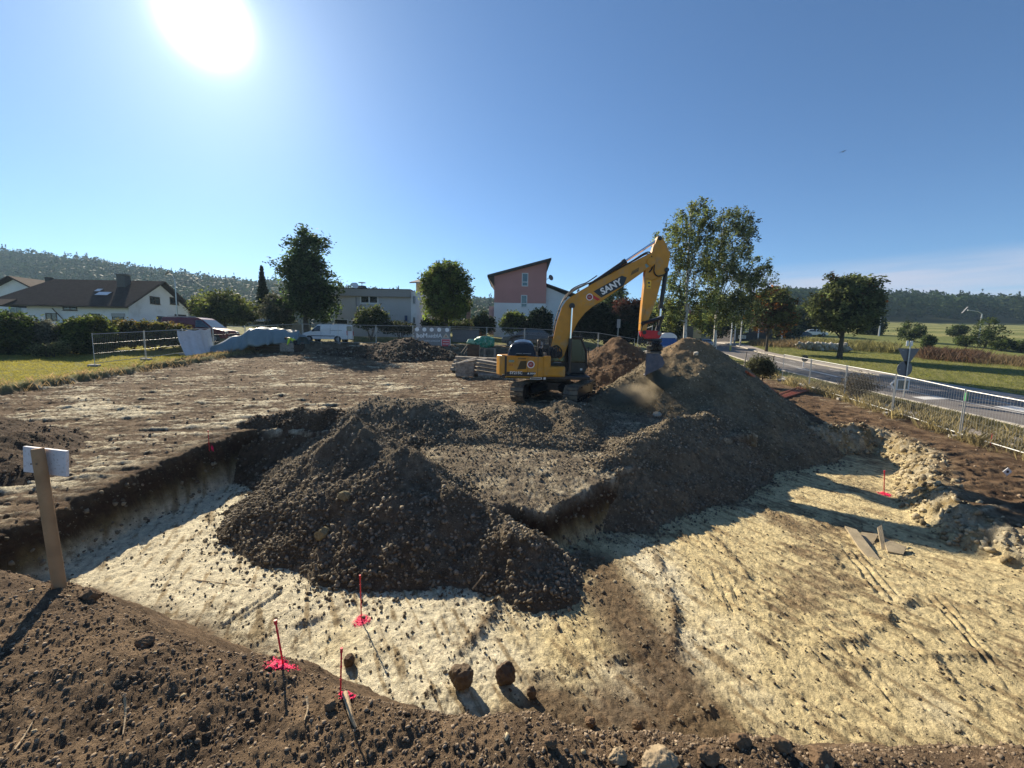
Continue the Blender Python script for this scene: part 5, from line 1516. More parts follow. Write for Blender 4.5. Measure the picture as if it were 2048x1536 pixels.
for (x0, y0, x1, y1) in ((299, 592, 320, 609), (339, 594, 357, 610), (314, 632, 336, 648), (349, 628, 372, 634)):
    a = onx(x0, y0, hx1); b = onx(x1, y1, hx1); add_window(wall, (hx1, (a.y + b.y) / 2, (a.z + b.z) / 2), abs(b.y - a.y), a.z - b.z, 'x', M_TIMB, .12, 1, sill=True)
m = MB(); m.tube([(-68.6, hy0 - .5, 8.2), (-67.9, hy0 - .3, 7.2), (-67.6, hy0 - .1, 6.6), (-67.6, hy0 - .1, 4.6)], .07, 6); m.build('downpipe', M_TIMB, wall)
# neighbour at the picture's left edge
nh = thing('gabled_house', 'white house with a dark roof partly seen at the left edge', 'house', (0, 0, 0))
w = MB(); a = at(62, 640, 66); w.box((-81.6, 70, 7), (15, 8, 5.6)); w.prism([(-89, 9.8), (-74.1, 9.8), (-81.6, 13.3)], 66.003, 66.3, 'y'); wo = w.build('wall', M_PLASTER, nh)
r = MB(); slab(r, (-90.2, 65, 9.1), (-81.6, 65, 13.4), (-81.6, 75, 13.4), (-90.2, 75, 9.1)); slab(r, (-81.6, 65, 13.403), (-73.0, 65, 9.1), (-73.0, 75, 9.1), (-81.6, 75, 13.403)); ro = r.build('roof', M_ROOF, nh)
r = MB(); r.box((-77.8, 67.5, 13), (.7, .7, 1.6)); r.build('chimney', M_ROOFD, ro)
p = at(32, 622, 66); add_window(wo, (p.x, 66, p.z), 2.2, 1.3, 'y', M_FRAME, .1, 1, M_GLASSG)
# flat roofed house
Y = 54.0
fh = thing('flat_roof_house', 'grey two storey flat roofed house with a white framed window', 'house', (0, 0, 0))
xl = at(668, 620, Y).x; xr = at(822, 620, Y).x; xe = at(841, 620, Y).x; zt = at(750, 580, Y).z; zg = ground_at(-15, Y) - .4
w = MB(); w.box(((xl + xr) / 2, Y + 4.5, (zg + zt) / 2), (xr - xl, 9, zt - zg - .2)); wo = w.build('wall', M_PLGREY, fh)
wy = MB(); wy.lathe([(1.3, zg), (1.3, zt - .12)], (xr, Y + 1.3, 0), 24); wy.box((xr + .65, Y + 5, (zg + zt) / 2 - .03), (1.3, 7.4, zt - zg - .06)); wy.build('rounded_bay', M_PLASTER, fh)
p = MB(); p.box(((xl + xr) / 2 - .1, Y + 4.3, zt - .42), (xr - xl + .3, 9.6, .95)); ro = p.build('parapet', pbr('parapet', (.33, .31, .29), .85, var=.08), fh)
p = MB(); p.box(((xl + xr) / 2 - .1, Y + 4.3, zt + .09), (xr - xl + .4, 9.8, .06)); p.build('coping', M_ROOFD, ro)
a = at(720, 587, Y); b = at(757, 608, Y); add_window(wo, ((a.x + b.x) / 2, Y, (a.z + b.z) / 2), b.x - a.x, a.z - b.z, 'y', M_FRAME, .16, 1, sill=True)
a = at(712, 616, Y); b = at(769, 626, Y); p = MB(); p.box(((a.x + b.x) / 2, Y - .45, (a.z + b.z) / 2), (b.x - a.x, .9, .5)); p.build('canopy', pbr('canopy_grey', (.42, .41, .40), .8), wo)
for (x0, y0, x1, y1) in ((713, 627, 722, 650), (826, 592, 831, 608), (826, 634, 831, 648), (668, 638, 696, 649)):
    a = at(x0, y0, Y); b = at(x1, y1, Y); f = 1.32 if x0 > 800 else 0
    add_window(wo, ((a.x + b.x) / 2, Y - (.0 if not f else .06), (a.z + b.z) / 2), b.x - a.x, a.z - b.z, 'y', M_FRAME if not f else M_PLGREY, .08, 0)
a = at(812, 640, Y - .1); m = MB(); m.rbox((a.x, Y - .08, a.z), (.35, .1, 1.2), .08); m.build('blue_panel', pbr('blue_panel', (.02, .05, .14), .5), wo)
m = MB(); a = at(712, 600, Y - .06); m.tube([(a.x, Y - .06, zt - .9), (a.x, Y - .06, zg + 2)], .06, 6); m.build('downpipe', M_GREY, wo)
a = at(724, 572, Y + 3); m = MB(); m.box((a.x, Y + 3, zt + .45), (.95, .8, .9)); cho = m.build('chimney', pbr('slate_clad', (.07, .07, .075), .7, var=.3, scale=6), ro)
m = MB(); m.lathe([(.05, 0), (.05, .35), (.5, .42), (.52, .46), (.05, .52)], (a.x, Y + 3, zt + .9), 14); m.build('cowl', M_GREY, cho)
def dish(parent, p, r, yaw, tilt, mat=None):
    m = MB(); n = 16
    prof = [(r * t, .25 * r * t * t) for t in (0.05, .3, .6, .85, 1.0)]
    m.lathe(prof + [(r * 1.0, .25 * r + .03)], (0, 0, 0), n); R = Euler((tilt, 0, yaw)).to_matrix()
    m.tube([(0, 0, .0), (0, -r * .4, r * .5), (0, 0, r * .8)], .02, 5)
    m.v = [tuple(R @ Vector(v) + Vector(p)) for v in m.v]; return m.build('satellite_dish', mat or M_GREY, parent)
m = MB(); q = at(711, 575, Y + 2); m.tube([(q.x, Y + 2, zt), (q.x, Y + 2, zt + .7)], .04, 6); m.build('dish_mast', M_GREY, ro)
dish(ro, (q.x, Y + 1.9, zt + .75), .42, rad(20), rad(70), M_PLASTER)
# yellow house behind the round tree
yh = thing('yellow_house', 'pale yellow house with a shallow roof peeping out behind the round tree', 'house', (0, 0, 0))
Y = 78; a = at(832, 566, Y); b = at(880, 640, Y)
w = MB(); w.box(((a.x + b.x) / 2, Y + 3, (a.z + 3) / 2), (b.x - a.x, 6, a.z - 3)); w.build('wall', M_OCHRE, yh)
r = MB(); slab(r, (a.x - 1, Y - 1, a.z - .2), (b.x + .5, Y - 1, a.z + .1), (b.x + .5, Y + 3, a.z + 1.3), (a.x + .8, Y + 3, a.z + 1.2)); r.build('roof', pbr('roof_grey', (.14, .13, .12), .8, var=.2), yh)
# pink house
Y = 58.0
ph = thing('pink_house', 'tall pink and white house with a steep single pitch roof', 'house', (0, 0, 0))
xl = at(988, 600, Y).x; xr = at(1092, 600, Y).x; zs = at(1040, 606, Y).z; zl = at(988, 552, Y).z; zr = at(1092, 524, Y).z; zg = ground_at(2, Y) - .5
w = MB(); w.prism([(xl, zs), (xr, zs), (xr, zr), (xl, zl)], Y, Y + 9, 'y'); wp = w.build('pink_wall', M_PINK, ph)
w = MB(); w.box(((xl + xr) / 2, Y + 4.51, (zg + zs) / 2 - .01), (xr - xl - .01, 9, zs - zg)); wl = w.build('white_wall', M_PLASTER, ph)
r = MB(); k = (zr - zl) / (xr - xl); x0 = xl - .95; x1 = xr + .55
r.prism([(x0, zl + k * (x0 - xl)), (x1, zl + k * (x1 - xl)), (x1, zl + k * (x1 - xl) + .32), (x0, zl + k * (x0 - xl) + .32)], Y - .7, Y + 9.6, 'y'); ro = r.build('roof', M_ROOFD, ph)
r = MB(); r.prism([(x0 + .05, zl - .25), (xl - .01, zl - 1.5), (xl - .01, zl - .1)], Y - .5, Y + 9, 'y'); r.build('eaves_board', M_TIMB, ro)
r = MB(); r.prism([(xr + .01, zr + .1), (x1 - .05, zr + .05), (xr + .01, zr - 1.4)], Y - .5, Y + 9, 'y'); r.build('eaves_board', M_TIMB, ro)
for (x0_, y0_, x1_, y1_, par) in ((1044, 546, 1056, 573, wp), (1042, 590, 1054, 615, wl)):
    a = at(x0_, y0_, Y); b = at(x1_, y1_, Y); o = add_window(par, ((a.x + b.x) / 2, Y, (a.z + b.z) / 2), b.x - a.x, a.z - b.z, 'y', M_FRAME, .11, 0, M_GLASSG)
    m = MB(); m.box(((a.x + b.x) / 2, Y - .05, a.z * .32 + b.z * .68), (b.x - a.x - .1, .1, .1)); m.build('transom', M_FRAME, o)
xw = at(1152, 620, Y + 1).x; zw = at(1095, 569, Y + 1).z; zw2 = at(1150, 592, Y + 1).z
w = MB(); w.prism([(xr + .01, zg), (xw, zg), (xw, zw2 - .5), (xr + .01, zw - .3)], Y + 1, Y + 8, 'y'); ww = w.build('side_wing', M_PLASTER, ph)
r = MB(); r.prism([(xr - .3, zw), (xw + .6, zw2 - .2), (xw + .6, zw2 - .02), (xr - .3, zw + .2)], Y + .4, Y + 8.5, 'y'); r.build('wing_roof', M_ROOFD, ww)
r = MB(); r.prism([(xr + 1.0, zw - .25), (xw + 1.5, zw - .45), (xw + 1.5, zw2 - .5), (xr + 3.4, zw2 + .1)], Y + 8.6, Y + 12, 'y'); r.build('rear_roof', M_ROOFD, ww)
q = at(1098, 556, Y + .2); m = MB(); m.tube([(xr, Y + .3, q.z - .2), (q.x, Y + .2, q.z)], .04, 6); m.build('dish_mast', M_GREY, wp)
dish(wp, (q.x + .2, Y + .1, q.z), .42, rad(35), rad(75), pbr('dish_dark', (.12, .10, .10), .6))
m = MB(); a = at(983, 640, Y); m.box((a.x, Y + 3, at(983, 640, Y).z), (1.0, 2.5, 4.2)); m.build('balcony', pbr('lilac_board', (.2, .17, .2), .7), wl)
# timber shed with orange wall, grey garden wall
sh = thing('timber_shed', 'orange timber shed beside the round green tree', 'shed', (0, 0, 0)); Y = 55
a = at(938, 640, Y); b = at(966, 660, Y); w = MB(); w.box(((a.x + b.x) / 2, Y + 1.5, (a.z + 3.5) / 2), (b.x - a.x, 3, a.z - 3.5)); w.build('wall', pbr('orange_timber', (.30, .13, .06), .8, var=.3, scale=5), sh)
w = MB(); slab(w, (a.x - .3, Y - .3, a.z), (b.x + .3, Y - .3, a.z - .1), (b.x + .3, Y + 3.3, a.z + .3), (a.x - .3, Y + 3.3, a.z + .3), .1); w.build('roof', M_ROOFD, sh)
sp = thing('gate_pillar', 'slim salmon coloured pillar beside the round green tree', 'pillar', (0, 0, 0)); Y = 54
a = at(937, 595, Y); w = MB(); w.box((a.x, Y, (a.z + 3.6) / 2), (.5, .5, a.z - 3.6)); w.build('shaft', pbr('salmon', (.42, .22, .16), .8), sp); w = MB(); w.box((a.x, Y, a.z + .06), (.62, .62, .12)); w.build('cap', M_ROOFD, sp)
gw = thing('garden_wall', 'smooth grey garden wall behind the mesh fence right of the banner', 'wall', (0, 0, 0)); Y = 47.5
a = at(905, 658, Y); b = at(958, 690, Y); w = MB(); w.box(((a.x + b.x) / 2, Y, (a.z + b.z) / 2 - .4), (b.x - a.x, .25, a.z - b.z + .6)); w.build('wall_face', pbr('slate_wall', (.15, .15, .16), .85, var=.1), gw)
w = MB(); w.box(((a.x + b.x) / 2, Y, a.z + .03), (b.x - a.x + .08, .33, .07)); w.build('coping', M_KERB, gw)
# low boundary wall and terrace left of the white van
lw = thing('boundary_wall', 'low pale boundary wall behind the white van', 'wall', (0, 0, 0)); Y = 49.5
a = at(563, 650, Y); b = at(622, 684, Y); w = MB(); w.box(((a.x + b.x) / 2, Y, (a.z + b.z) / 2), (b.x - a.x, .25, a.z - b.z)); w.build('wall_face', pbr('pale_wall', (.30, .30, .28), .85, var=.1), lw)
w = MB(); w.box(((a.x + b.x) / 2, Y, a.z + .03), (b.x - a.x + .08, .33, .07)); w.build('coping', M_KERB, lw)
pa = thing('parasol', 'white garden parasol left of the tall dark tree', 'parasol', (at(528, 640, 48).x, 48, ground_at(-30, 48)))
z0 = at(528, 636, 48).z - pa.location.z
m = MB(); m.lathe([(1.25, z0 - .42), (.6, z0 - .15), (.05, z0)], (0, 0, 0), 8); m.build('canopy', pbr('parasol_cloth', (.75, .74, .7), .8), pa); m = MB(); m.tube([(0, 0, 0), (0, 0, z0)], .03, 6); m.build('pole', M_GREY, pa)
# buildings under the birches and behind the maples
bh = thing('brick_house', 'low house with a red brick gable and grey door half hidden by the birches', 'house', (0, 0, 0)); Y = 72
a = at(1322, 634, Y); b = at(1386, 672, Y); w = MB(); w.box(((a.x + b.x) / 2, Y + 3, (a.z + b.z) / 2 - .5), (b.x - a.x, 6, a.z - b.z + 1)); wo = w.build('wall', pbr('grey_board', (.13, .115, .1), .85, var=.2, scale=3), bh)
w = MB(); c = at(1366, 640, Y - .1); w.box((c.x, Y - .06, c.z + .6), (2.6, .15, 1.7)); w.build('brick_gable', pbr('red_brick', (.22, .07, .05), .85, var=.3, scale=8), wo)
c = at(1354, 660, Y); w = MB(); w.box((c.x, Y - .06, c.z - .3), (1.1, .1, 2.2)); w.build('door', M_ROOFD, wo)
w = MB(); slab(w, (a.x - .5, Y - .6, a.z + .2), (b.x + .5, Y - .6, a.z + .2), (b.x + .5, Y + 3, a.z + 1.4), (a.x - .5, Y + 3, a.z + 1.4)); w.build('roof', M_ROOF, bh)
yw = thing('yellow_garage', 'small sunlit yellow garage under the birches', 'garage', (0, 0, 0)); Y = 74
a = at(1380, 648, Y); b = at(1402, 676, Y); w = MB(); w.box(((a.x + b.x) / 2, Y + 2, (a.z + b.z) / 2), (b.x - a.x, 4, a.z - b.z)); wo = w.build('wall', M_OCHRE, yw)
w = MB(); w.box(((a.x + b.x) / 2, Y + 2, a.z + .08), (b.x - a.x + .4, 4.4, .16)); w.build('roof', M_TIMB, yw)
th = thing('timber_house', 'dark timber house with a brown tiled roof left of the rusty maple', 'house', (0, 0, 0)); Y = 84
a = at(1470, 650, Y); b = at(1545, 686, Y); w = MB(); w.box(((a.x + b.x) / 2, Y + 4, (a.z + b.z) / 2), (b.x - a.x, 8, a.z - b.z)); wo = w.build('wall', pbr('dark_boards', (.045, .04, .042), .85, var=.25, scale=4), th)
w = MB(); slab(w, (a.x - .6, Y - .8, a.z - .1), (b.x + .6, Y - .8, a.z - .1), (b.x + .6, Y + 4, a.z + 1.7), (a.x + .6, Y + 4, a.z + 1.7)); w.build('roof', pbr('brown_tile', (.17, .10, .075), .8, var=.2, scale=3), th)
for (px, py) in ((1480, 661), (1492, 661), (1484, 674)):
    c = at(px, py, Y); add_window(wo, (c.x, Y, c.z), 1.0 if py < 670 else 1.6, .7, 'y', M_FRAME, .12, 1)
# dry stone wall in the brush
dw = thing('stone_wall', 'low wall of sunlit pale stones in the brush between the maples', 'wall', (0, 0, 0)); g = np.random.default_rng(401)
pts = []
for i in range(150):
    t = g.random(); p = at(1596 + 95 * t, 692 + 10 * t, 66 - 2 * t); pts.append((p.x + g.normal() * .2, p.y + g.normal() * .3, bz(p.x, p.y) + .2 + .9 * g.random()))
P = np.array(pts); st = link('wall_stones', stones_mesh('wall_stones', P, sizes(150, .2, .5, g, 1.2), lerp(np.array([.25, .23, .2]), np.array([.55, .52, .45]), g.random((150, 1))), PROTO_L, 402), M_STONE, dw); st['kind'] = 'stuff'

# ------------------------------------------------------------------ vehicles
def wheel(parent, x, y, r, w=.2):
    m = MB(); m.lathe([(r * .62, -w / 2), (r * .93, -w / 2), (r, -w / 3), (r, w / 3), (r * .93, w / 2), (r * .62, w / 2)], (x, y, r), 20, 'y'); o = m.build('wheel', M_RUBBER, parent)
    m = MB(); m.lathe([(r * .1, -w * .52), (r * .55, -w * .5), (r * .64, -w * .42), (r * .64, w * .42), (r * .55, w * .5), (r * .1, w * .52)], (x, y, r), 14, 'y'); m.build('rim', M_GREY, o)
def vehicle(name, label, loc, rotz, prof, W, paint, windows, wheels, wr, glass=M_GLASS, belt=1.0, tumble=.12, group=None):
    """prof: closed side outline (x,z), nose towards +x; upper part leans in above the belt line"""
    t = thing(name, label, 'car' if name != 'delivery_van' else 'van', loc, rotz, group)
    zmax = max(p[1] for p in prof)
    bm = bmesh.new(); ring = []
    for s in (-1, 1):
        vs = []
        for (x, z) in prof:
            f = max(0, (z - belt) / (zmax - belt)); vs.append(bm.verts.new((x, s * (W / 2 - tumble * f), z)))
        ring.append(vs)
    bm.faces.new(ring[0]); bm.faces.new(list(reversed(ring[1])))
    n = len(prof)
    for i in range(n): bm.faces.new((ring[0][(i + 1) % n], ring[0][i], ring[1][i], ring[1][(i + 1) % n]))
    bmesh.ops.recalc_face_normals(bm, faces=bm.faces)
    me = bpy.data.meshes.new('body'); bm.to_mesh(me); bm.free()
    body = link('body', me, paint, t)
    b = body.modifiers.new('edge', 'BEVEL'); b.width = .05; b.segments = 3; b.limit_method = 'ANGLE'; b.angle_limit = rad(25)
    for (poly, kind) in windows:
        for s in (-1, 1):
            vs = []
            for off in (.012, -.02):
                for (x, z) in poly:
                    f = max(0, (z - belt) / (zmax - belt)); vs.append((x, s * (W / 2 - tumble * f + off), z))
            k = len(poly); m = MB(); m.add(vs, [tuple(range(k)), tuple(range(2 * k - 1, k - 1, -1))] + [(i, (i + 1) % k, (i + 1) % k + k, i + k) for i in range(k)])
            m.build(kind, glass if kind == 'side_window' else M_BLK, body)
    for x in wheels:
        for s in (-1, 1):
            a = MB(); a.lathe([(wr * 1.18, -.01), (wr * 1.18, .012)], (x, s * W / 2, wr), 20, 'y'); a.build('wheel_arch', M_BLK, body)
            wheel(t, x, s * (W / 2 - .08), wr)
    return t, body
def screen(body, a, b, W, tumble, zmax, belt, name, out=.012, mat=M_GLASS):
    """glass between two points (x,z) of the outline across the width"""
    (x0, z0), (x1, z1) = a, b; n = Vector((z1 - z0, 0, x0 - x1)); n = n.normalized() * out
    if n.x * (1 if name == 'windscreen' else -1) < 0: n = -n
    def hw(z): return W / 2 - tumble * max(0, (z - belt) / (zmax - belt)) - .08
    m = MB(); q = [Vector((x0, -hw(z0), z0)), Vector((x0, hw(z0), z0)), Vector((x1, hw(z1), z1)), Vector((x1, -hw(z1), z1))]
    m.add([p + n for p in q] + [p - n * 2 for p in q], [(0, 1, 2, 3), (7, 6, 5, 4), (0, 4, 5, 1), (1, 5, 6, 2), (2, 6, 7, 3), (3, 7, 4, 0)]); return m.build(name, mat, body)
def lamp(body, c, d, name='headlight', mat=None):
    m = MB(); m.rbox(c, d, min(d) * .3); return m.build(name, mat or M_GREY, body)
# white delivery van on the street, nose to the left
vp = [(2.38, .30), (2.42, .62), (2.32, .92), (1.55, 1.12), (.80, 1.80), (.55, 1.92), (-2.2, 1.93), (-2.36, 1.80), (-2.40, .9), (-2.42, .32)]
vx = at(657, 686, 43.5); vg = bz(vx.x, 43.5)
van, body = vehicle('delivery_van', 'white delivery van with an open rear door on the street', (vx.x, 43.5, vg + .0), rad(180), vp, 1.88, M_WHITE,
    [([(1.42, 1.16), (.42, 1.16), (.42, 1.74), (.78, 1.72)], 'side_window'), ([(1.45, .62), (-1.15, .62), (-1.15, .70), (1.45, .70)], 'rub_strip'), ([(.36, .45), (.345, .45), (.345, 1.8), (.36, 1.8)], 'door_gap'), ([(-.62, .45), (-.64, .45), (-.64, 1.8), (-.62, 1.8)], 'door_gap'), ([(-.7, 1.25), (-1.9, 1.25), (-1.9, 1.28), (-.7, 1.28)], 'door_gap')], (1.62, -1.42), .32, belt=1.1)
screen(body, (1.52, 1.15), (.84, 1.76), 1.88, .12, 1.93, 1.1, 'windscreen')
for s in (-1, 1): lamp(body, (2.28, s * .72, .78), (.25, .3, .2)); lamp(body, (-2.41, s * .84, 1.0), (.06, .12, .5), 'tail_light', M_RED)
m = MB(); m.rbox((-2.56, .62, 1.12), (.06, .62, 1.5), .02, (0, 0, rad(-65))); dr = m.build('rear_door', M_WHITE, van)
m = MB(); m.rbox((-2.60, .68, 1.5), (.055, .46, .5), .02, (0, 0, rad(-65))); m.build('pane', M_GLASS, dr)
m = MB(); m.rbox((1.15, -1.02, 1.22), (.12, .16, .22), .03); m.build('wing_mirror', M_BLK, van)
m = MB(); m.rbox((1.15, 1.02, 1.22), (.12, .16, .22), .03); m.build('wing_mirror', M_BLK, van)
# maroon minibus behind the hedge, nose to the right
M_MAROON = pbr('maroon_paint', (.13, .012, .020), .25, var=.1, spec=.5)
mp = [(2.42, .35), (2.45, .70), (2.30, .98), (1.45, 1.18), (.62, 1.85), (.35, 1.97), (-2.25, 1.97), (-2.42, 1.8), (-2.46, .35)]
vx = at(404, 680, 37.5); vg = at(404, 690, 37.5).z
bus, body = vehicle('minibus', 'maroon minibus with a sloping windscreen behind the clipped hedge', (vx.x, 37.5, at(404, 636, 37.5).z - 1.97 * 1.16), rad(4), mp, 1.9, M_MAROON,
    [([(1.32, 1.2), (.2, 1.2), (.2, 1.76), (.62, 1.76)], 'side_window'), ([(.12, .5), (.10, .5), (.10, 1.8), (.12, 1.8)], 'door_gap'), ([(-1.0, .5), (-1.02, .5), (-1.02, 1.8), (-1.0, 1.8)], 'door_gap')], (1.6, -1.5), .34, belt=1.15)
bus.scale = (1.16, 1.16, 1.16)
screen(body, (1.42, 1.2), (.66, 1.81), 1.9, .12, 1.97, 1.15, 'windscreen', mat=glass_mat('bright_screen', (.12, .15, .15), .1))
for s in (-1, 1): lamp(body, (2.30, s * .72, .85), (.3, .34, .2)); lamp(body, (2.46, s * .5, .5), (.05, .3, .1), 'fog_lamp')
m = MB(); m.rbox((2.46, 0, .62), (.05, .8, .16), .02); m.build('grille', M_BLK, body); m = MB(); m.box((2.48, 0, .45), (.02, .52, .11)); m.build('number_plate', M_WHITE, body)
m = MB()
for y in (-.7, .7): m.tube([(.1, y, 2.03), (-2.0, y, 2.03)], .025, 6)
m.build('roof_rail', M_GREY, bus)
# black people carrier parked behind the excavator, nose to the left
M_BLKCAR = pbr('black_car_paint', (.012, .013, .016), .18, var=.1, spec=.6)
cp_ = [(2.3, .3), (2.36, .62), (2.2, .86), (1.2, 1.02), (.35, 1.55), (-.3, 1.68), (-1.5, 1.62), (-2.15, 1.2), (-2.3, .9), (-2.32, .32)]
vx = at(1052, 690, 43); sc_ = 1.12
car, body = vehicle('people_carrier', 'black people carrier parked on the street behind the excavator', (vx.x, 43, bz(vx.x, 43)), rad(180), cp_, 1.8, M_BLKCAR,
    [([(1.0, 1.06), (.0, 1.06), (.0, 1.5), (.36, 1.46)], 'side_window'), ([(-.1, 1.06), (-1.1, 1.06), (-1.1, 1.52), (-.1, 1.55)], 'side_window'), ([(-1.2, 1.06), (-1.95, 1.1), (-1.5, 1.5), (-1.2, 1.52)], 'side_window')], (1.5, -1.4), .33, belt=1.0)
car.scale = (sc_,) * 3
screen(body, (1.15, 1.05), (.4, 1.5), 1.8, .12, 1.68, 1.0, 'windscreen', mat=glass_mat('sky_reflection_glass', (.3, .33, .35), .08))  # pale glass colour stands in for sky reflected in the windscreen
for s in (-1, 1): lamp(body, (2.2, s * .65, .74), (.25, .3, .16), mat=M_WHITE)
m = MB(); m.box((2.35, 0, .5), (.03, .5, .11)); m.build('number_plate', M_WHITE, body)
# silver car under the birches, dark cars near the stone wall
M_SILVER = pbr('silver_paint', (.34, .35, .38), .3, .4, var=.05)
def small_car(label, px, Y, rz, paint, sc=1.0):
    vx = at(px, 680, Y)
    c, body = vehicle('parked_car', label, (vx.x, Y, bz(vx.x, Y)), rz, [(2.0, .3), (2.05, .6), (1.9, .82), (1.05, .95), (.4, 1.38), (-.2, 1.46), (-1.1, 1.40), (-1.9, .98), (-2.0, .6), (-2.0, .3)], 1.72, paint,
        [([(.85, .98), (.05, .98), (.05, 1.34), (.4, 1.3)], 'side_window'), ([(-.05, .98), (-1.3, .98), (-1.05, 1.3), (-.05, 1.35)], 'side_window')], (1.25, -1.25), .3, belt=.95, group='cars parked beyond the road')
    screen(body, (1.0, .98), (.45, 1.33), 1.72, .12, 1.46, .95, 'windscreen'); screen(body, (-1.75, 1.06), (-1.15, 1.36), 1.72, .12, 1.46, .95, 'rear_window')
    for s in (-1, 1): lamp(body, (1.95, s * .62, .7), (.2, .3, .14), mat=M_WHITE)
    m = MB(); m.rbox((2.03, 0, .42), (.06, 1.5, .12), .02); m.build('bumper', M_WHITE, body)
    c.scale = (sc,) * 3
    return c
small_car('silver car facing the viewer under the birches', 1411, 70, rad(-95), M_SILVER)
small_car('dark car behind the rusty maple', 1598, 84, rad(170), M_BLKCAR)
small_car('white car between the two maples', 1628, 90, rad(-20), M_WHITE, 1.1)

# ------------------------------------------------------------------ mesh fence panels
M_GALV = pbr('galvanised_steel', (.46, .47, .46), .42, .6, var=.12, scale=10)
M_CONC = pbr('concrete', (.33, .31, .28), .9, var=.15, scale=6, bump=.3)
M_WIRE = pbr('fence_wire', (.38, .39, .38), .5, .5, var=.1)
M_CLAMP = pbr('green_clamp', (.04, .30, .10), .5)
_pf = {}
def fence_panel(label, p0, p1, group, name='fence_panel', h=2.0, hor=(.8, 1.4), clamp=False, wires=True, tilt=0.0):
    p0 = Vector(p0); p1 = Vector(p1); d = p1 - p0; Lh = math.hypot(d.x, d.y); slope = d.z / Lh
    t = thing(name, label, 'fence panel', p0, math.atan2(d.y, d.x), group)
    key = (round(Lh, 2), round(slope, 2), round(tilt, 2))
    def sh(m):
        m.v = [(v[0], v[1] + v[2] * tilt, v[2] + v[0] * slope) for v in m.v]; return m
    if key not in _pf:
        m = MB(); r = .021
        m.tube([(.04, 0, .1), (.04, 0, h + .05)], r, 6); m.tube([(Lh - .04, 0, .1), (Lh - .04, 0, h + .05)], r, 6)
        m.tube([(.04, 0, h), (Lh - .04, 0, h)], r, 6); m.tube([(.04, 0, .2), (Lh - .04, 0, .2)], r, 6)
        sh(m); f = m.mesh('frame', True)
        m = MB(); n = int(Lh / .11)
        for i in range(1, n): x = .04 + (Lh - .08) * i / n; m.tube([(x, 0, .2), (x, 0, h)], .0028, 3, False)
        for z in hor: m.tube([(.04, .006, z), (Lh - .04, .006, z)], .003, 3, False)
        sh(m); wmesh = m.mesh('wire_mesh')
        ft = []
        for x in (0, Lh):
            m = MB(); m.rbox((x, 0, .06), (.24, .66, .14), .03); sh(m); ft.append(m.mesh('foot'))
        cl = MB(); cl.box((0.0, -.03, h - .15), (.12, .06, .06)); sh(cl); clm = cl.mesh('clamp')
        for mm, mt in ((f, M_GALV), (wmesh, M_WIRE), (ft[0], M_CONC), (ft[1], M_CONC)): mm.materials.append(mt)
        _pf[key] = (f, wmesh, ft)
    f, wmesh, ft = _pf[key]
    fo = link('frame', f, None, t); link('wire_mesh', wmesh, None, t)
    for q in ft: link('foot', q, None, t)
    if clamp:
        cl = MB(); cl.rbox((0.0, -.03, h - .28), (.10, .08, .34), .02); sh(cl); cl.build('clamp', M_CLAMP, t)
    return t
def P3(x, y, dz=0): return Vector((x, y, bz(x, y) + dz))
# right hand run along the road
rl = [(17.6, 9.0), (18.05, 12.5), (18.5, 16.0), (18.95, 19.45), (19.4, 22.9), (19.9, 26.35), (20.4, 29.8)]
lab = ['mesh fence panel at the right edge of the photo, nearest the camera', 'mesh fence panel right of the green clamp, behind the white target plate', 'mesh fence panel with a green clamp at its near post',
       'mesh fence panel in front of the arrow sign', 'mesh fence panel with mauve weeds behind it', 'last mesh fence panel of the roadside run, beside the round sign']
for i in range(6):
    fence_panel(lab[i], P3(*rl[i]), P3(*rl[i + 1]), 'mesh fence panels along the road', clamp=(i == 2))
# left run on the meadow
ll = [(-26.0, 24.5), (-25.9, 27.9), (-26.0, 31.3), (-26.1, 34.6), (-25.6, 38.0)]
lab = ['free ended mesh fence panel on the meadow, leftmost of all', 'second mesh fence panel on the meadow, counted from the free end', 'mesh fence panel on the meadow carrying the white sheet', 'mesh fence panel between the maroon minibus and the blue tarpaulin']
for i in range(4):
    fence_panel(lab[i], P3(*ll[i]), P3(*ll[i + 1]), 'mesh fence panels on the meadow')
# street run
YB = 41.0; xs = [-25.6, -21.45 - 0.2, -18.0, -14.1, -10.3, -6.5, -2.7, 1.2, 5.0, 8.8, 12.6]
lab = ['mesh fence panel behind the blue tarpaulin heap', 'mesh fence panel in front of the nose of the white van', 'mesh fence panel in front of the rear of the white van', 'mesh fence panel between the white van and the banner',
       'mesh fence panel carrying the dark banner', 'mesh fence panel in front of the grey garden wall', 'mesh fence panel behind the green bag', 'mesh fence panel in front of the black people carrier', 'mesh fence panel behind the excavator boom foot', 'mesh fence panel behind the brown soil heap']
for i in range(10):
    ya = 38.0 if i == 0 else YB; yb = YB
    fence_panel(lab[i], P3(xs[i], ya), P3(xs[i + 1], yb), 'mesh fence panels along the street')
fence_panel('leaning mesh fence panel seen below the red coupler', at(1272, 712, 33) , at(1300, 704, 30.5), 'mesh fence panels along the street', tilt=.05)
# wooden posts between the bush and the road
for (px, Y, lab) in ((1487, 33, 'thin grey post left of the roadside bush'), (1541, 30, 'thin grey post right of the roadside bush')):
    b = at(px, 740, Y); t = thing('wooden_post', lab, 'post', P3(b.x, Y), 0, 'grey posts by the road')
    m = MB(); m.tube([(0, 0, -.1), (.06, 0, 1.0), (.14, 0, 1.75)], [.06, .055, .05], 8); m.build('shaft', M_TIMBER, t); m = MB(); m.lathe([(.055, 0), (.05, .04), (.0, .06)], (.14, 0, 1.75), 8); m.build('cap', M_TIMB, t)
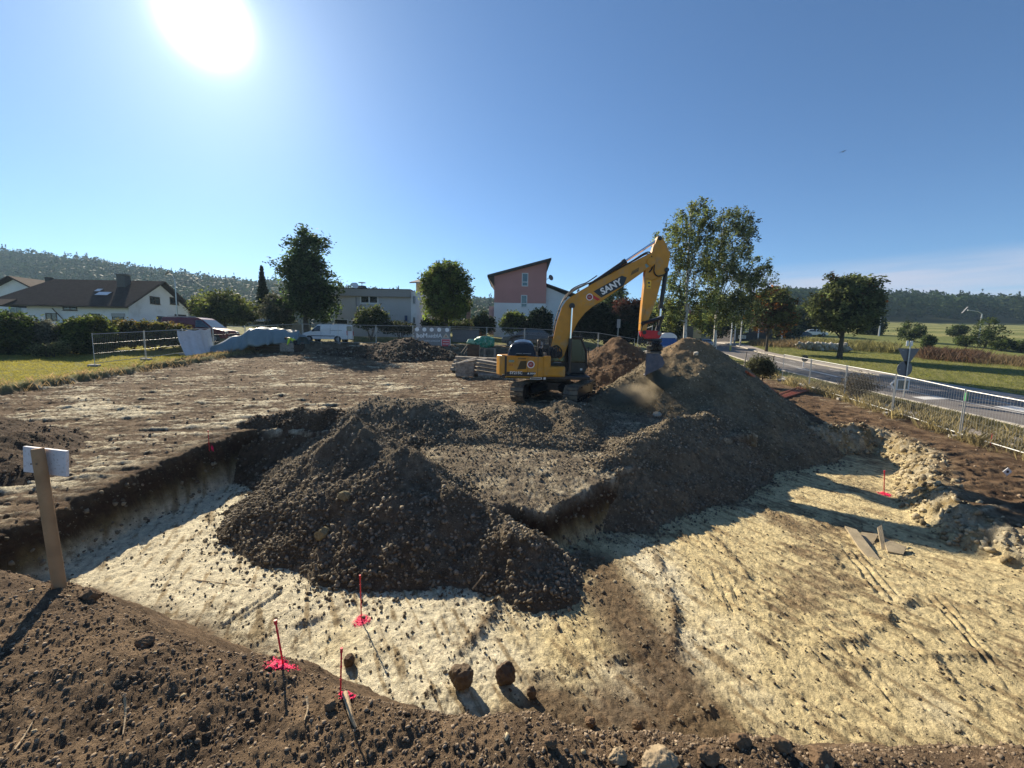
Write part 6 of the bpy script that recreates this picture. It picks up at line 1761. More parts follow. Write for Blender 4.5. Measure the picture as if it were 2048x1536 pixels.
# white sheet on the meadow fence
def cloth(name, label, cat, fn, nu, nv, mat, th=.012):
    V = []; F = []
    for i in range(nu + 1):
        for j in range(nv + 1): V.append(fn(i / nu, j / nv))
    for i in range(nu):
        for j in range(nv):
            a = i * (nv + 1) + j; F.append((a, a + 1, a + nv + 2, a + nv + 1))
    o = link(name, mesh_np(name, np.array([tuple(v) for v in V]), np.array(F), smooth=True), mat)
    s = o.modifiers.new('thickness', 'SOLIDIFY'); s.thickness = th
    return setp(o, label, cat)
M_SHEET = pbr('white_sheet', (.66, .64, .62), .5, var=.12, scale=2, dirt=(.28, .26, .25), dscale=2, dlev=(.55, .8), bump=.4, bscale=6)
a0 = P3(-25.95, 30.6); a1 = P3(-26.1, 34.2)
def sheet(u, v):
    p = a0.lerp(a1, u); top = 1.95 - .08 * math.sin(u * 6.28 * 1.5) ** 2
    bot = .05 + .35 * max(0, .3 - u) * 0
    z = top + (bot - top) * v
    out = .12 + .9 * v ** 1.6 * (1 - .6 * u) + .05 * math.sin(u * 31 + v * 3) * v + .04 * math.sin(u * 13 + 2 * v)
    return (p.x + out * 1.0 + .25 * v * math.sin(u * 4), p.y - .5 * v * (1 - u), p.z + z)
cloth('white_sheet', 'crumpled whitish sheet hanging on the meadow fence', 'sheet', sheet, 40, 24, M_SHEET)
# blue grey tarpaulin over a heap of material
M_TARP = pbr('blue_tarpaulin', (.16, .225, .245), .34, var=.12, scale=1.5, bump=.25, bscale=5, spec=.6, dirt=(.33, .36, .35), dlev=(.6, .85))
tp = [(412, 34.5, .15, 712), (432, 35.0, .8, 709), (455, 35.6, 1.15, 706), (478, 36.2, 1.45, 703), (494, 36.7, 2.1, 699), (505, 37.0, 2.3, 694), (530, 37.8, 2.2, 690), (552, 38.5, 2.0, 689), (570, 39.0, 1.75, 687), (584, 39.4, 1.5, 686), (594, 39.6, .9, 688)]
tx = [at(p[0], 690, p[1] - 1).x for p in tp]
def tarp(u, v):
    k = u * (len(tp) - 1); i = min(int(k), len(tp) - 2); f = k - i
    x = tx[i] + (tx[i + 1] - tx[i]) * f; y = tp[i][1] + (tp[i + 1][1] - tp[i][1]) * f; h = tp[i][2] + (tp[i + 1][2] - tp[i][2]) * f
    hem = at(tp[i][0], tp[i][3], y - 1.6).z + (at(tp[i + 1][0], tp[i + 1][3], y - 1.6).z - at(tp[i][0], tp[i][3], y - 1.6).z) * f
    g = bz(x, y); s = v * 2 - 1                       # -1 front hem, +1 back
    dome = (1 - abs(s) ** 2.6); z = g + .03 + h * dome
    if s < 0: z = hem + (g + h - hem) * dome
    fold = .09 * math.sin(u * 52 + 5 * s + 2 * math.sin(u * 19)) * (1 - dome * .55) + .06 * math.sin(u * 23 + s * 9)
    return (x + .12 * math.sin(s * 5 + u * 30), y + s * 1.7 + fold * 1.6, z + fold * .9)
cloth('tarpaulin', 'blue grey tarpaulin draped over a long heap beside the meadow fence', 'tarpaulin', tarp, 120, 34, M_TARP, .02)
# what the tarpaulin covers: dark timber pack and cable reel side seen below the hem
tpk = thing('timber_pack', 'dark timber pack under the right end of the blue tarpaulin', 'timber pack', P3(at(555, 690, 37.9).x, 37.9))
m = MB()
for i in range(5):
    for j in range(3): m.box((-.1 + .02 * j, -.5 + .26 * i, .12 + .24 * j), (4.4, .22, .2))
pk = m.build('beam_layer', M_TIMB, tpk); pk['kind'] = 'stuff'
m = MB(); m.box((1.3, -.72, .45), (1.3, .04, .8)); m.build('end_board', M_TIMBER, tpk)

# ------------------------------------------------------------------ banner on the street fence (seen from behind, so mirrored)
M_BAN = pbr('banner_cloth', (.27, .26, .25), .7, var=.1, bump=.1, bscale=4)
bx0 = at(828, 660, YB - .1).x; bx1 = at(900, 660, YB - .1).x; zt = at(864, 654, YB - .1).z; zb = at(864, 692, YB - .1).z
bw_, bh_ = bx1 - bx0, zt - zb
ba = thing('banner', 'dark advertising banner with mirrored white lettering on the street fence', 'banner', (bx0, YB - .08, zb))
V = []; F = []
for i in range(41):
    for j in range(13):
        u, v = i / 40, j / 12; V.append((u * bw_, .02 * math.sin(u * 17 + 3 * v), v * bh_ - (.18 * (1 - u) ** 8) * v - .10 * math.sin(u * 9.4) ** 2 * v * .4))
for i in range(40):
    for j in range(12): a = i * 13 + j; F.append((a, a + 13, a + 14, a + 1))
bo = link('banner_cloth', mesh_np('banner_cloth', np.array(V), np.array(F), smooth=True), M_BAN, ba)
s = bo.modifiers.new('thickness', 'SOLIDIFY'); s.thickness = .01
M_PRINT = pbr('banner_print', (.85, .84, .82), .7); M_PRED = pbr('sign_red', (.62, .08, .09), .6)
def bpos(u, v, d=.03): return Matrix.Translation((u * bw_, -d, v * bh_)) @ XZ_FACE
lettering('banner_lettering', 'Mod', .62, M_PRINT, bo, bpos(.22, .54), bold=.02, mirror=True)
lettering('banner_lettering', 'Altbau', .56, M_PRINT, bo, bpos(.575, .54), bold=.008, mirror=True)
lettering('banner_lettering', 'Modernisierung  Sanierung', .15, M_PRINT, bo, bpos(.50, .27), bold=.002, mirror=True)
for u in (.085, .29, .49, .70, .92):
    m = MB(); m.lathe([(.21, 0), (.21, .006)], (u * bw_, -.036, .86 * bh_), 20, 'y'); m.build('round_icon', M_PRINT, bo)
m = MB(); m.prism([(.79 * bw_, .44 * bh_), (.985 * bw_, .44 * bh_), (.888 * bw_, .70 * bh_)], -.040, -.034); sg = m.build('warning_triangle', pbr('sign_cream', (.6, .52, .38), .6), bo)
m = MB(); m.prism([(.845 * bw_, .48 * bh_), (.93 * bw_, .48 * bh_), (.888 * bw_, .61 * bh_)], -.044, -.0405); m.build('triangle_symbol', pbr('sign_pale_red', (.5, .25, .2), .6), sg)
m = MB(); m.box((.885 * bw_, -.04, .16 * bh_), (.25 * bw_, .012, .46 * bh_)); sg = m.build('prohibition_sign', M_PRINT, bo)
m = MB(); m.box((.885 * bw_, -.049, .17 * bh_), (.225 * bw_, .006, .40 * bh_)); m.build('sign_face', M_PRED, sg)
lettering('sign_lettering', 'BETRETEN', .13, M_PRINT, sg, bpos(.885, .25, .055), bold=.003, mirror=True); lettering('sign_lettering', 'VERBOTEN', .13, M_PRINT, sg, bpos(.885, .12, .055), bold=.003, mirror=True)

# ------------------------------------------------------------------ street furniture
def street_lamp(label, px, pyb, pyt, Y, armpx, armpy, r=.07, lean=0):
    b = at(px, pyb, Y); base = P3(b.x, Y); top = at(px, pyt, Y); arm = at(armpx, armpy, Y)
    t = thing('street_lamp', label, 'street lamp', base, 0, 'street lamps')
    z = top.z - base.z; ax = arm.x - b.x; az = arm.z - base.z
    m = MB(); m.tube([(0, 0, -.2), (0, 0, z * .5), (0, 0, z), (ax * .25, 0, z + (az - z) * .7), (ax * .8, 0, az)], [r * 1.3, r, r * .7, r * .6, r * .5], 8); m.build('pole', M_GALV, t, True)
    m = MB(); m.rbox((ax * .95, 0, az), (abs(ax) * .35 + .3, .22, .12), .04, (0, math.atan2(-(az - z), ax) * .3, 0)); m.build('lamp_head', M_GREY, t); return t
street_lamp('grey street lamp in front of the white gabled house', 359, 690, 562, 50, 333, 546)
street_lamp('tall thin lamp post on the meadow path near the right edge', 1952, 712, 628, 80, 1928, 620, .14)
street_lamp('thin lamp post right of the broad maple', 1756, 684, 632, 95, 1758, 622, .14)
for (px, pyb, pyt, Y, lab) in ((1461, 692, 645, 62, 'white pole with a yellow foot beside the birches'), (1469, 680, 648, 74, 'white pole in front of the timber house, left one'), (1481, 680, 640, 70, 'white pole in front of the timber house, right one'), (1516, 676, 655, 78, 'short white pole left of the rusty maple'), (1563, 680, 664, 74, 'short white pole right of the rusty maple trunk'), (1614, 655, 622, 95, 'pale mast in front of the far trees between the maples')):
    b = at(px, pyb, Y); base = P3(b.x, Y); z = at(px, pyt, Y).z - base.z
    t = thing('white_pole', lab, 'pole', base, 0, 'white poles beyond the road'); m = MB(); m.tube([(0, 0, -.1), (0, 0, z)], [.13, .09], 8); m.build('shaft', M_WHITE, t)
    m = MB(); m.lathe([(.15, 0), (.15, .9)], (0, 0, 0), 8); m.build('foot_sleeve', pbr('yellow_sleeve', (.5, .45, .12), .6) if px == 1461 else M_GREY, t)
# give way and round sign seen from behind
Y = 25.5; b = at(1808, 788, Y); base = P3(b.x, Y)
gs = thing('road_sign', 'grey backs of a triangular and a round road sign on one post beside the road', 'road sign', base)
def loc_(px, py, y=Y): q = at(px, py, y); return (q.x - base.x, q.z - base.z)
m = MB(); x1, z1 = loc_(1826, 684); m.tube([(0, 0, -.3), (x1 * 0, 0, z1)], .038, 8); m.build('post', M_GALV, gs)
M_SIGNB = pbr('sign_back', (.13, .14, .16), .55, .3, var=.1)
w_ = 42 * Y / FPX; zc = loc_(1822, 697)[1]
m = MB(); m.prism([(-w_ / 2 + .08, zc - .02), (-w_ / 2, zc), (-w_ / 2 + .03, zc - .08), (-.04, zc - w_ * .84), (.04, zc - w_ * .84), (w_ / 2 - .03, zc - .08), (w_ / 2, zc), (w_ / 2 - .08, zc - .02)][1:7], .045, .06); m.build('triangular_plate', M_SIGNB, gs)
m = MB(); zc2 = loc_(1818, 738)[1]; m.lathe([(.48, .06), (.5, .055), (.5, .045)], (-.12, 0, zc2), 28, 'y'); m.build('round_plate', M_SIGNB, gs)
for s in (-.13, .13):
    m = MB(); m.box((s, .055, zc + .32), (.16, .02, .34)); m.build('marker_sticker', M_WHITE, gs)
for dx, zz in ((-.35, zc - .12), (-.45, zc2 - .05)):
    m = MB(); m.box((dx, .042, zz), (.12, .004, .07)); m.build('sticker', M_GREY, gs)
b = on(1797, 784); Y = b.y; base = P3(b.x, Y, -.02)
asn = thing('arrow_sign', 'dark direction board with a white arrow tip pointing left beside the road', 'road sign', base)
z0 = at(1796, 769, Y).z - base.z; wd = 38 * Y / FPX
m = MB(); m.prism([(-wd / 2, z0), (-wd / 2 + .3, z0 + .38), (wd / 2, z0 + .38), (wd / 2, z0 - .38), (-wd / 2 + .3, z0 - .38)], -.03, .0); ab = m.build('board', M_WHITE, asn)
m = MB(); m.prism([(-wd / 2 + .13, z0), (-wd / 2 + .36, z0 + .3), (-wd / 2 + .36, z0 - .3)], -.036, -.031); m.build('arrow_symbol', pbr('sign_dark_green', (.05, .07, .06), .5), ab)
m = MB(); m.box((.22, -.034, z0), (wd - .62, .008, .62)); m.build('board_face', pbr('sign_green_grey', (.10, .125, .11), .5, var=.3, scale=6), ab)
for s in (-.45, .6):
    m = MB(); m.tube([(s, .03, -.2), (s, .03, z0 + .3)], .035, 7); m.build('post', M_GALV, asn)
b = on(1606, 736); base = b
rs = thing('round_sign', 'small dark round sign on a short white post at the traffic island', 'road sign', base); sc_ = b.y / FPX
m = MB(); m.tube([(0, 0, -.1), (0, 0, 22 * sc_)], .05, 7); m.build('post', M_WHITE, rs); m = MB(); m.lathe([(6.2 * sc_, -.06), (6.6 * sc_, -.05), (6.6 * sc_, -.03)], (.08, 0, 19 * sc_), 20, 'y'); m.build('plate', M_BLK, rs)
Y = 44; b = at(1235, 685, Y); base = P3(b.x, Y)
ns = thing('notice_sign', 'grey rectangular sign back on a post left of the raised stick', 'road sign', base); z0 = at(1236, 647, Y).z - base.z
m = MB(); m.tube([(0, 0, -.1), (0, 0, z0 + .4)], .035, 7); m.build('post', M_GALV, ns); m = MB(); m.rbox((.02, -.05, z0), (.38, .02, .95), .008); m.build('plate', M_GREY, ns)
# portable toilet
Y = 40; b = at(1331, 700, Y); base = P3(b.x, Y)
pt = thing('portable_toilet', 'blue portable toilet with a white domed roof behind the tallest heap', 'portable toilet', base, rad(-8)); w_, h_ = 1.55, at(1331, 676, Y).z - base.z
M_BLUE = pbr('toilet_blue', (.012, .085, .30), .45, var=.1)
m = MB(); m.rbox((0, 0, h_ / 2), (w_, w_, h_), .05); wo = m.build('cabin', M_BLUE, pt)
m = MB()
prof = [(math.cos(q) * w_ * .54, h_ + math.sin(q) * .52) for q in [rad(180 * i / 12) for i in range(13)]]
m.prism(prof, -w_ * .53, w_ * .53, 'y'); m.build('roof', M_WHITE, pt)
m = MB(); m.rbox((.5, -w_ / 2 - .12, h_ * .5), (.62, .05, h_ * .9), .02, (0, 0, rad(-28))); dr = m.build('door', M_BLUE, pt); m = MB(); m.rbox((.35, -w_ / 2 - .17, h_ * .55), (.08, .05, .3), .02); m.build('handle', M_BLK, dr)
lettering('lettering', 'TOI', .26, M_WHITE, wo, Matrix.Translation((-.25, -w_ / 2 - .012, h_ * .62)) @ XZ_FACE, bold=.004)
for s in (-1, 1):
    m = MB(); m.box((s * (w_ / 2 - .03), -w_ / 2 - .01, h_ / 2), (.07, .03, h_)); m.build('corner_post', M_WHITE, wo)
# ------------------------------------------------------------------ building material left of the excavator
def board(label, a, b, w_, th, roll=0.0, group='weathered boards beside the excavator', mat=M_TIMBER, name='board'):
    a = Vector(a); b = Vector(b); d = b - a; m = MB()
    R = d.to_track_quat('X', 'Z').to_matrix(); c = (a + b) / 2
    m.rbox((0, 0, 0), (d.length, w_, th), .008); o = m.build(name, mat)
    o.matrix_world = Matrix.Translation(c) @ (R @ Matrix.Rotation(roll, 3, 'X')).to_4x4()
    return setp(o, label, 'board', group)
Y = 25.5
cx_ = at(929, 748, Y).x; g0 = bz(cx_, Y)
cr = thing('timber_crate', 'open crate of weathered grey boards left of the excavator', 'crate', (cx_, Y, g0), rad(8))
for k in range(4):
    m = MB(); m.rbox((0, -.45, .12 + .215 * k), (1.12, .035, .20), .008); m.build('front_board', M_TIMBER, cr)
    m = MB(); m.rbox((.56, 0, .12 + .215 * k), (.035, .9, .20), .008); m.build('side_board', M_TIMBER, cr)
    m = MB(); m.rbox((-.56, 0, .12 + .215 * k), (.035, .9, .20), .008); m.build('side_board', M_TIMBER, cr)
m = MB(); m.rbox((.52, -.42, .45), (.07, .07, .95), .01); m.build('corner_post', M_TIMBER, cr)
g2 = random.Random(5)
bl_ = ['board end sticking out of the open crate']
for i in range(5):
    x = cx_ - .35 + .2 * i; board('weathered offcut lying slantwise in the open crate', (x - .25, Y - .4 + .1 * i, g0 + .78 + .05 * i), (x + .55 + .1 * i, Y + .7, g0 + 1.05 + .08 * (i % 3)), .14, .05, g2.uniform(-.5, .5), 'offcuts in the open crate', name='offcut')
for k in range(4):
    for j in range(2):
        x0 = at(902 + 3 * k, 720, 27.5 + .5 * j).x; zb = bz(x0 + 1.4, 27.5) + .14 + .26 * k
        board('long weathered plank in the stack behind the open crate', (x0, 27.5 + .5 * j, zb + .03), (x0 + 2.9 + .12 * k, 27.2 + .5 * j, zb - .05), .42, .2, 0, 'planks stacked behind the open crate', name='plank')
for k in range(4):
    x0 = at(948, 725, 25.9).x; zb = bz(x0 + 1, 25.9) + .12 + .24 * k
    board('weathered plank in the slanting stack between the open crate and the excavator', (x0 + .06 * k, 25.9, zb + .16), (x0 + 1.75 + .1 * (k % 2), 25.6 - .06 * k, zb - .06), .5, .16, rad(4), 'planks slanting towards the excavator', name='plank')
lg = MB(); x0 = at(985, 742, 25.3).x; lg.tube([(x0 - .9, 25.3, bz(x0, 25.3) + .12), (x0 + .5, 25.1, bz(x0, 25.3) + .12)], [.13, .11], 9); setp(lg.build('log', M_TIMBER), 'short round log beside the slanting planks', 'log')
# pallet with green bag, dark crate, small bag, lamp head
Y = 34; gx = at(970, 695, Y).x; gz0 = at(970, 696, Y).z
pal = thing('pallet', 'pallet under the green netting bag', 'pallet', (gx, Y, bz(gx, Y)))
m = MB()
hh = gz0 - bz(gx, Y)
for i in range(5): m.box((0, -.5 + .25 * i, max(hh, .14) - .02), (1.9, .16, .03))
m.build('deck', M_TIMBER, pal)
for i in range(3):
    m = MB(); m.box((-.85 + .85 * i, 0, max(hh, .14) / 2 - .03), (.14, 1.1, max(hh, .14) - .05)); m.build('bearer', M_TIMBER, pal)
M_GREEN = pbr('green_net', (.015, .20, .13), .55, var=.5, scale=9, bump=.6, bscale=14, dirt=(.25, .42, .36), dscale=7, dlev=(.5, .68))
M_LGREEN = pbr('pale_green_net', (.22, .42, .30), .6, var=.3, scale=8, bump=.5)
def lump(name, label, cat, c, r, mat, seed, k=.25):
    V, F = ICO2; bm = bmesh.new(); bmesh.ops.create_icosphere(bm, subdivisions=4, radius=1.0)
    for v in bm.verts:
        p = v.co.copy(); f = 1.0
        for q in range(3): f += k * .5 ** q * math.sin(p.x * (3.1 + 3 * q) + seed + q) * math.cos(p.y * (2.7 + 2.6 * q) - seed) * math.sin(p.z * (2.2 + 3 * q) + 1.3 * seed)
        s = Vector((math.copysign(abs(p.x) ** .7, p.x), math.copysign(abs(p.y) ** .7, p.y), math.copysign(abs(p.z) ** .75, p.z)))
        v.co = Vector((s.x * r[0] * f, s.y * r[1] * f, s.z * r[2] * f))
    me = bpy.data.meshes.new(name); bm.to_mesh(me); bm.free()
    for p in me.polygons: p.use_smooth = True
    o = link(name, me, mat); o.location = c; return setp(o, label, cat)
sN = Y / FPX
lump('net_bag', 'bulging green netting bag on a pallet near the street fence', 'bag', (gx, Y, gz0 + 13 * sN * .92), (21 * sN * .92, .6, 12.5 * sN * .92), M_GREEN, 1.3)
lump('net_roll', 'pale green netting bundle left of the green bag', 'bag', (at(943, 684, Y).x, Y - .3, at(943, 684, Y).z), (8 * sN, .3, 5 * sN), M_LGREEN, 2.1)
Y = 33.5; bx = at(947, 700, Y).x; base = (bx, Y, bz(bx, Y))
dc = thing('dark_crate', 'dark brown timber crate below the green netting', 'crate', base, rad(6)); h_ = at(947, 689, Y).z - base[2]
for s in (-1, 1):
    m = MB(); m.rbox((s * .5, 0, h_ / 2), (.05, .9, h_), .01); m.build('side_board', M_TIMBER if s > 0 else M_TIMB, dc); m = MB(); m.rbox((0, s * .45, h_ / 2), (.95, .05, h_), .01); m.build('front_board', M_TIMB, dc)
for i, (a_, b_) in enumerate((((922, 706), (936, 688)), ((928, 708), (938, 692)))):
    a = at(*a_, 32.5); b = at(*b_, 33.2); board('dark lath leaning against the dark crate', a, b, .06, .04, 0, 'laths leaning on the dark crate', M_TIMB, 'lath')
# person in a high visibility jacket bending over
# ------------------------------------------------------------------ person bending over
def skin_mesh(name, V, E_, Rr, mat, parent, sub=2, root=0):
    me = bpy.data.meshes.new(name); me.from_pydata([tuple(v) for v in V], E_, []); me.update()
    o = link(name, me, mat, parent)
    s = o.modifiers.new('skin', 'SKIN'); s.use_smooth_shade = True
    for i, r in enumerate(Rr):
        me.skin_vertices[0].data[i].radius = (r, r) if isinstance(r, float) else r
        me.skin_vertices[0].data[i].use_root = (i == root)
    d = o.modifiers.new('smooth', 'SUBSURF'); d.levels = sub; d.render_levels = sub
    return o
q = at(591, 697, 37.6); Yp = q.y
pr = thing('person', 'person in a yellow high visibility jacket and dark trousers bending over beside the blue tarpaulin', 'person', (q.x, q.y, bz(q.x, q.y)), rad(180 + 25))
pr.scale = (1.12,) * 3
# facing +x, bent forward at the hips
J = dict(pelvis=(0, 0, .93), spine=(.16, 0, 1.10), chest=(.36, 0, 1.20), neck=(.52, 0, 1.22), head=(.64, 0, 1.20), crown=(.73, 0, 1.14),
         lh=(0, .10, .90), lk=(.10, .12, .50), la=(.0, .12, .09), lt=(.17, .13, .04), rh=(0, -.10, .90), rk=(.16, -.12, .52), ra=(.10, -.13, .09), rtt=(.27, -.14, .04),
         ls=(.42, .19, 1.19), le=(.50, .24, .90), lw=(.62, .16, .68), rs=(.42, -.19, 1.19), re=(.46, -.24, .89), rw=(.60, -.17, .66))
names = list(J); ix = {n: i for i, n in enumerate(names)}
Ed = [('pelvis', 'spine'), ('spine', 'chest'), ('chest', 'neck'), ('neck', 'head'), ('head', 'crown'), ('pelvis', 'lh'), ('lh', 'lk'), ('lk', 'la'), ('la', 'lt'), ('pelvis', 'rh'), ('rh', 'rk'), ('rk', 'ra'), ('ra', 'rtt'),
      ('chest', 'ls'), ('ls', 'le'), ('le', 'lw'), ('chest', 'rs'), ('rs', 're'), ('re', 'rw')]
rd = dict(pelvis=.13, spine=.12, chest=.13, neck=.055, head=.095, crown=.07, lh=.095, lk=.06, la=.042, lt=.035, rh=.095, rk=.06, ra=.042, rtt=.035, ls=.06, le=.042, lw=.03, rs=.06, re=.042, rw=.03)
M_SKIN = pbr('skin', (.45, .26, .19), .55, var=.08)
Vb = [J[n] for n in names]; Eb = [(ix[a], ix[b]) for a, b in Ed]; Rb = [rd[n] for n in names]
for s, w in ((1, 'lw'), (-1, 'rw')):                      # hands with five fingers
    b0 = Vector(J[w]); k0 = len(Vb); Vb.append(tuple(b0 + Vector((.05, 0, -.06)))); Eb.append((ix[w], k0)); Rb.append(.034)
    for f in range(4):
        a = b0 + Vector((.075 + .004 * f, -.03 + .02 * f, -.10)); c = a + Vector((.0, .0, -.045 + .004 * abs(f - 1)))
        Vb += [tuple(a), tuple(c)]; Rb += [.010, .008]; n = len(Vb); Eb += [(k0, n - 2), (n - 2, n - 1)]
    Vb.append(tuple(b0 + Vector((.09, s * -.035, -.06)))); Rb.append(.010); Eb.append((k0, len(Vb) - 1))
skin_mesh('body', Vb, Eb, Rb, M_SKIN, pr)
M_VIS = pbr('high_vis_yellow', (.55, .78, .05), .6, var=.1); M_VIS.node_tree.nodes['Principled BSDF'].inputs['Emission Strength'].default_value = 0
M_TROU = pbr('dark_trousers', (.012, .013, .018), .85, var=.2)
jn = ['pelvis', 'spine', 'chest', 'ls', 'le', 'lw', 'rs', 're', 'rw']; jx = {n: i for i, n in enumerate(jn)}
skin_mesh('jacket', [Vector(J[n]) - (Vector((.04, 0, .03)) if n in ('lw', 'rw') else Vector()) for n in jn], [(jx[a], jx[b]) for a, b in Ed if a in jx and b in jx], [.165, .165, .17, .09, .07, .052, .09, .07, .052], M_VIS, pr)
tn = ['pelvis', 'lh', 'lk', 'la', 'rh', 'rk', 'ra']; tx_ = {n: i for i, n in enumerate(tn)}
skin_mesh('trousers', [J[n] for n in tn], [(tx_[a], tx_[b]) for a, b in Ed if a in tx_ and b in tx_], [.15, .12, .085, .07, .12, .085, .07], M_TROU, pr)
for s, a, b in ((1, 'la', 'lt'), (-1, 'ra', 'rtt')):
    m = MB(); m.rbox(Vector(J[a]) + Vector((.08, 0, -.045)), (.28, .11, .1), .03); m.build('boot', M_BLK, pr)
m = MB(); m.tube([Vector(J['spine']) + Vector((-.02, -.17, .05)), Vector(J['spine']) + Vector((-.04, 0, .175)), Vector(J['spine']) + Vector((-.02, .17, .05))], .03, 6); m.build('reflective_band', pbr('reflective', (.6, .6, .58), .3), pr)
m = MB(); m.lathe([(.02, .12), (.085, .10), (.112, .03), (.112, -.03), (.10, -.05)], (0, 0, 0), 14); R_ = Euler((0, rad(75), 0)).to_matrix(); m.v = [tuple(R_ @ Vector(v) + Vector((.67, 0, 1.20))) for v in m.v]; m.build('hair', M_TIMB, pr)

# ------------------------------------------------------------------ foreground: post with board
def surf(x, y):
    x_ = np.array([float(x)]); y_ = np.array([float(y)]); z, m = base_z(x_, y_, True); dz, _ = soil_detail(x_, y_, m)
    z = z + dz
    for k in HEAPS: z = np.maximum(z, heap_z(k, x_, y_))
    return float(z[0])
pb = on(119, 1172); pb = Vector((pb.x, pb.y, surf(pb.x, pb.y)))
sc_ = pb.y / (FPX * 1.0)
tpx = at(75, 897, pb.y + .06); axis = tpx - pb; Lp = axis.length
mp_ = thing('marker_post', 'round wooden post with a whitish board nailed to its back on the soil bank', 'post', pb)
M_WOOD = pbr('round_wood', (.36, .215, .105), .7, var=.25, scale=5, bump=.35, bscale=22, dirt=(.17, .095, .045), dscale=5, dlev=(.55, .75))
r_ = 10.5 * pb.y / FPX
m = MB(); a = axis.normalized()
m.tube([(-a * .25), Vector((0, 0, 0)), a * (Lp * .33), a * (Lp * .66), a * (Lp - .012), a * Lp], [r_, r_ * 1.02, r_, r_ * .98, r_ * .97, r_ * .88], 20); m.build('shaft', M_WOOD, mp_, True)
bl = at(34, 897, pb.y + .12); br = at(137, 950, pb.y + .12); cb = at(86, 924, pb.y + .06 + r_) - pb
m = MB(); m.rbox((0, 0, 0), ((br - bl).x, .022, (bl - br).z * .99), .003); Rb_ = Euler((rad(-2), rad(3), rad(-6))).to_matrix(); m.v = [tuple(Rb_ @ Vector(v) + cb + Vector((0, .02, 0))) for v in m.v]
m.build('board', pbr('white_board', (.62, .62, .64), .6, var=.06, scale=12, dirt=(.36, .34, .32), dscale=55, dlev=(.56, .66)), mp_)
for s in (-1, 1):
    m = MB(); m.lathe([(.006, 0), (.006, .004)], (0, 0, 0), 8, 'y'); m.v = [tuple(Vector(v) + a * (Lp * .90) + Vector((s * .02, -r_ - .002, .0))) for v in m.v]; m.build('nail', M_STEEL, mp_)

# ------------------------------------------------------------------ survey pins with pink spray rings
M_PIN = pbr('red_pin', (.62, .025, .04), .5, var=.1)
M_PINK_ = pbr('pink_spray', (.80, .015, .10), .75, var=.25, scale=40)
def survey_pin(label, base_px, top_px, r, flag=None):
    b = on(*base_px); b = Vector((b.x, b.y, surf(b.x, b.y))); t_ = at(top_px[0], top_px[1], b.y)
    t = thing('survey_pin', label, 'survey pin', b, 0, 'red survey pins')
    d = t_ - b; m = MB(); m.tube([-d * .12, d * .5, d], r, 7)
    m.build('rod', M_PIN, t); m = MB(); m.tube([d * .93, d * 1.02], r * 1.7, 8); m.build('tip', M_PIN, t)
    for f in (.35, .62, .8):
        m = MB(); m.tube([d * f, d * (f + .012)], r * 1.45, 7); m.build('notch', M_PIN, t)
    return b
def paint_mark(label, c, r, seed, ring=.0, thr=.0):
    st = max(r / 40, .0025); n = int(r * 1.3 / st); g = np.arange(-n, n + 1) * st
    xx, yy = np.meshgrid(g, g, indexing='ij'); x = (c[0] + xx).ravel(); y = (c[1] + yy).ravel()
    z, mk = base_z(x, y, True); dz, _ = soil_detail(x, y, mk); z = z + dz + .009
    rr = np.hypot(xx, yy).ravel() / r
    nz = .8 * fbm(x / r * 2.6, y / r * 2.6, 3, seed) + 1.3 * fbm(x / r * 11, y / r * 11, 2, seed + 5)
    keep = nz * .85 + 1.08 - rr ** 2 * 1.15 - ring * np.exp(-(rr / .35) ** 2) > .38 + thr
    N = 2 * n + 1; idx = np.arange(N * N).reshape(N, N)
    F = np.stack([idx[:-1, :-1], idx[1:, :-1], idx[1:, 1:], idx[:-1, 1:]], -1).reshape(-1, 4); F = F[keep[F].all(1)]
    us = np.unique(F); rm = np.full(N * N, -1); rm[us] = np.arange(len(us))
    o = link('paint_mark', mesh_np('paint_mark', np.stack([x, y, z], 1)[us], rm[F]), M_PINK_)
    return setp(o, label, 'paint mark', 'pink sprayed survey marks')
p1 = survey_pin('red survey pin on the pale floor, tallest of the three in front', (723, 1243), (720, 1152), .009)
p2 = survey_pin('red survey pin in the big pink ring on the brown soil', (567, 1336), (551, 1242), .0055)
p3 = survey_pin('red survey pin right of the big pink ring, beside a pale root', (681, 1394), (683, 1298), .0045)
p4 = survey_pin('red survey pin near the right bank with a pink patch', (1768, 989), (1769, 942), .012)
p5 = survey_pin('small red survey pin at the edge of the left cut', (419, 903), (416, 862), .009)
p6 = survey_pin('faint red survey pin outside the road fence', (1980, 892), (1985, 868), .012)
paint_mark('pink spray patch at the foot of the tallest survey pin', p1, .17, 3)
paint_mark('large pink spray ring on the brown soil', p2, .112, 7, ring=.25)
paint_mark('small pink spray patch beside the pale root', p3 + Vector((.03, .01, 0)), .065, 11, thr=.1)
paint_mark('pink spray patch on the floor near the right bank', p4, .24, 13)
paint_mark('faint red spray spot at the edge of the left cut', p5 + Vector((.03, .08, 0)), .05, 17)
# white target plate on a peg at the right
b = on(2013, 950); b = Vector((b.x, b.y, surf(b.x, b.y))); s_ = b.y / FPX
tg = thing('target_plate', 'white diamond shaped target plate with a black dot by the right fence', 'target plate', b)
m = MB(); m.tube([(0, 0, -.1), (0, 0, .16)], .012, 6); m.build('peg', M_STEEL, tg)
hw = 9.5 * s_; m = MB(); m.prism([(-hw, .17), (0, .17 + hw * .9), (hw, .17), (0, .17 - hw * .9)], -.015, 0); pl_ = m.build('plate', M_WHITE, tg)
m = MB(); m.lathe([(hw * .28, -.02), (hw * .28, -.0155)], (0, 0, .17), 14, 'y'); m.build('dot', M_BLK, pl_)

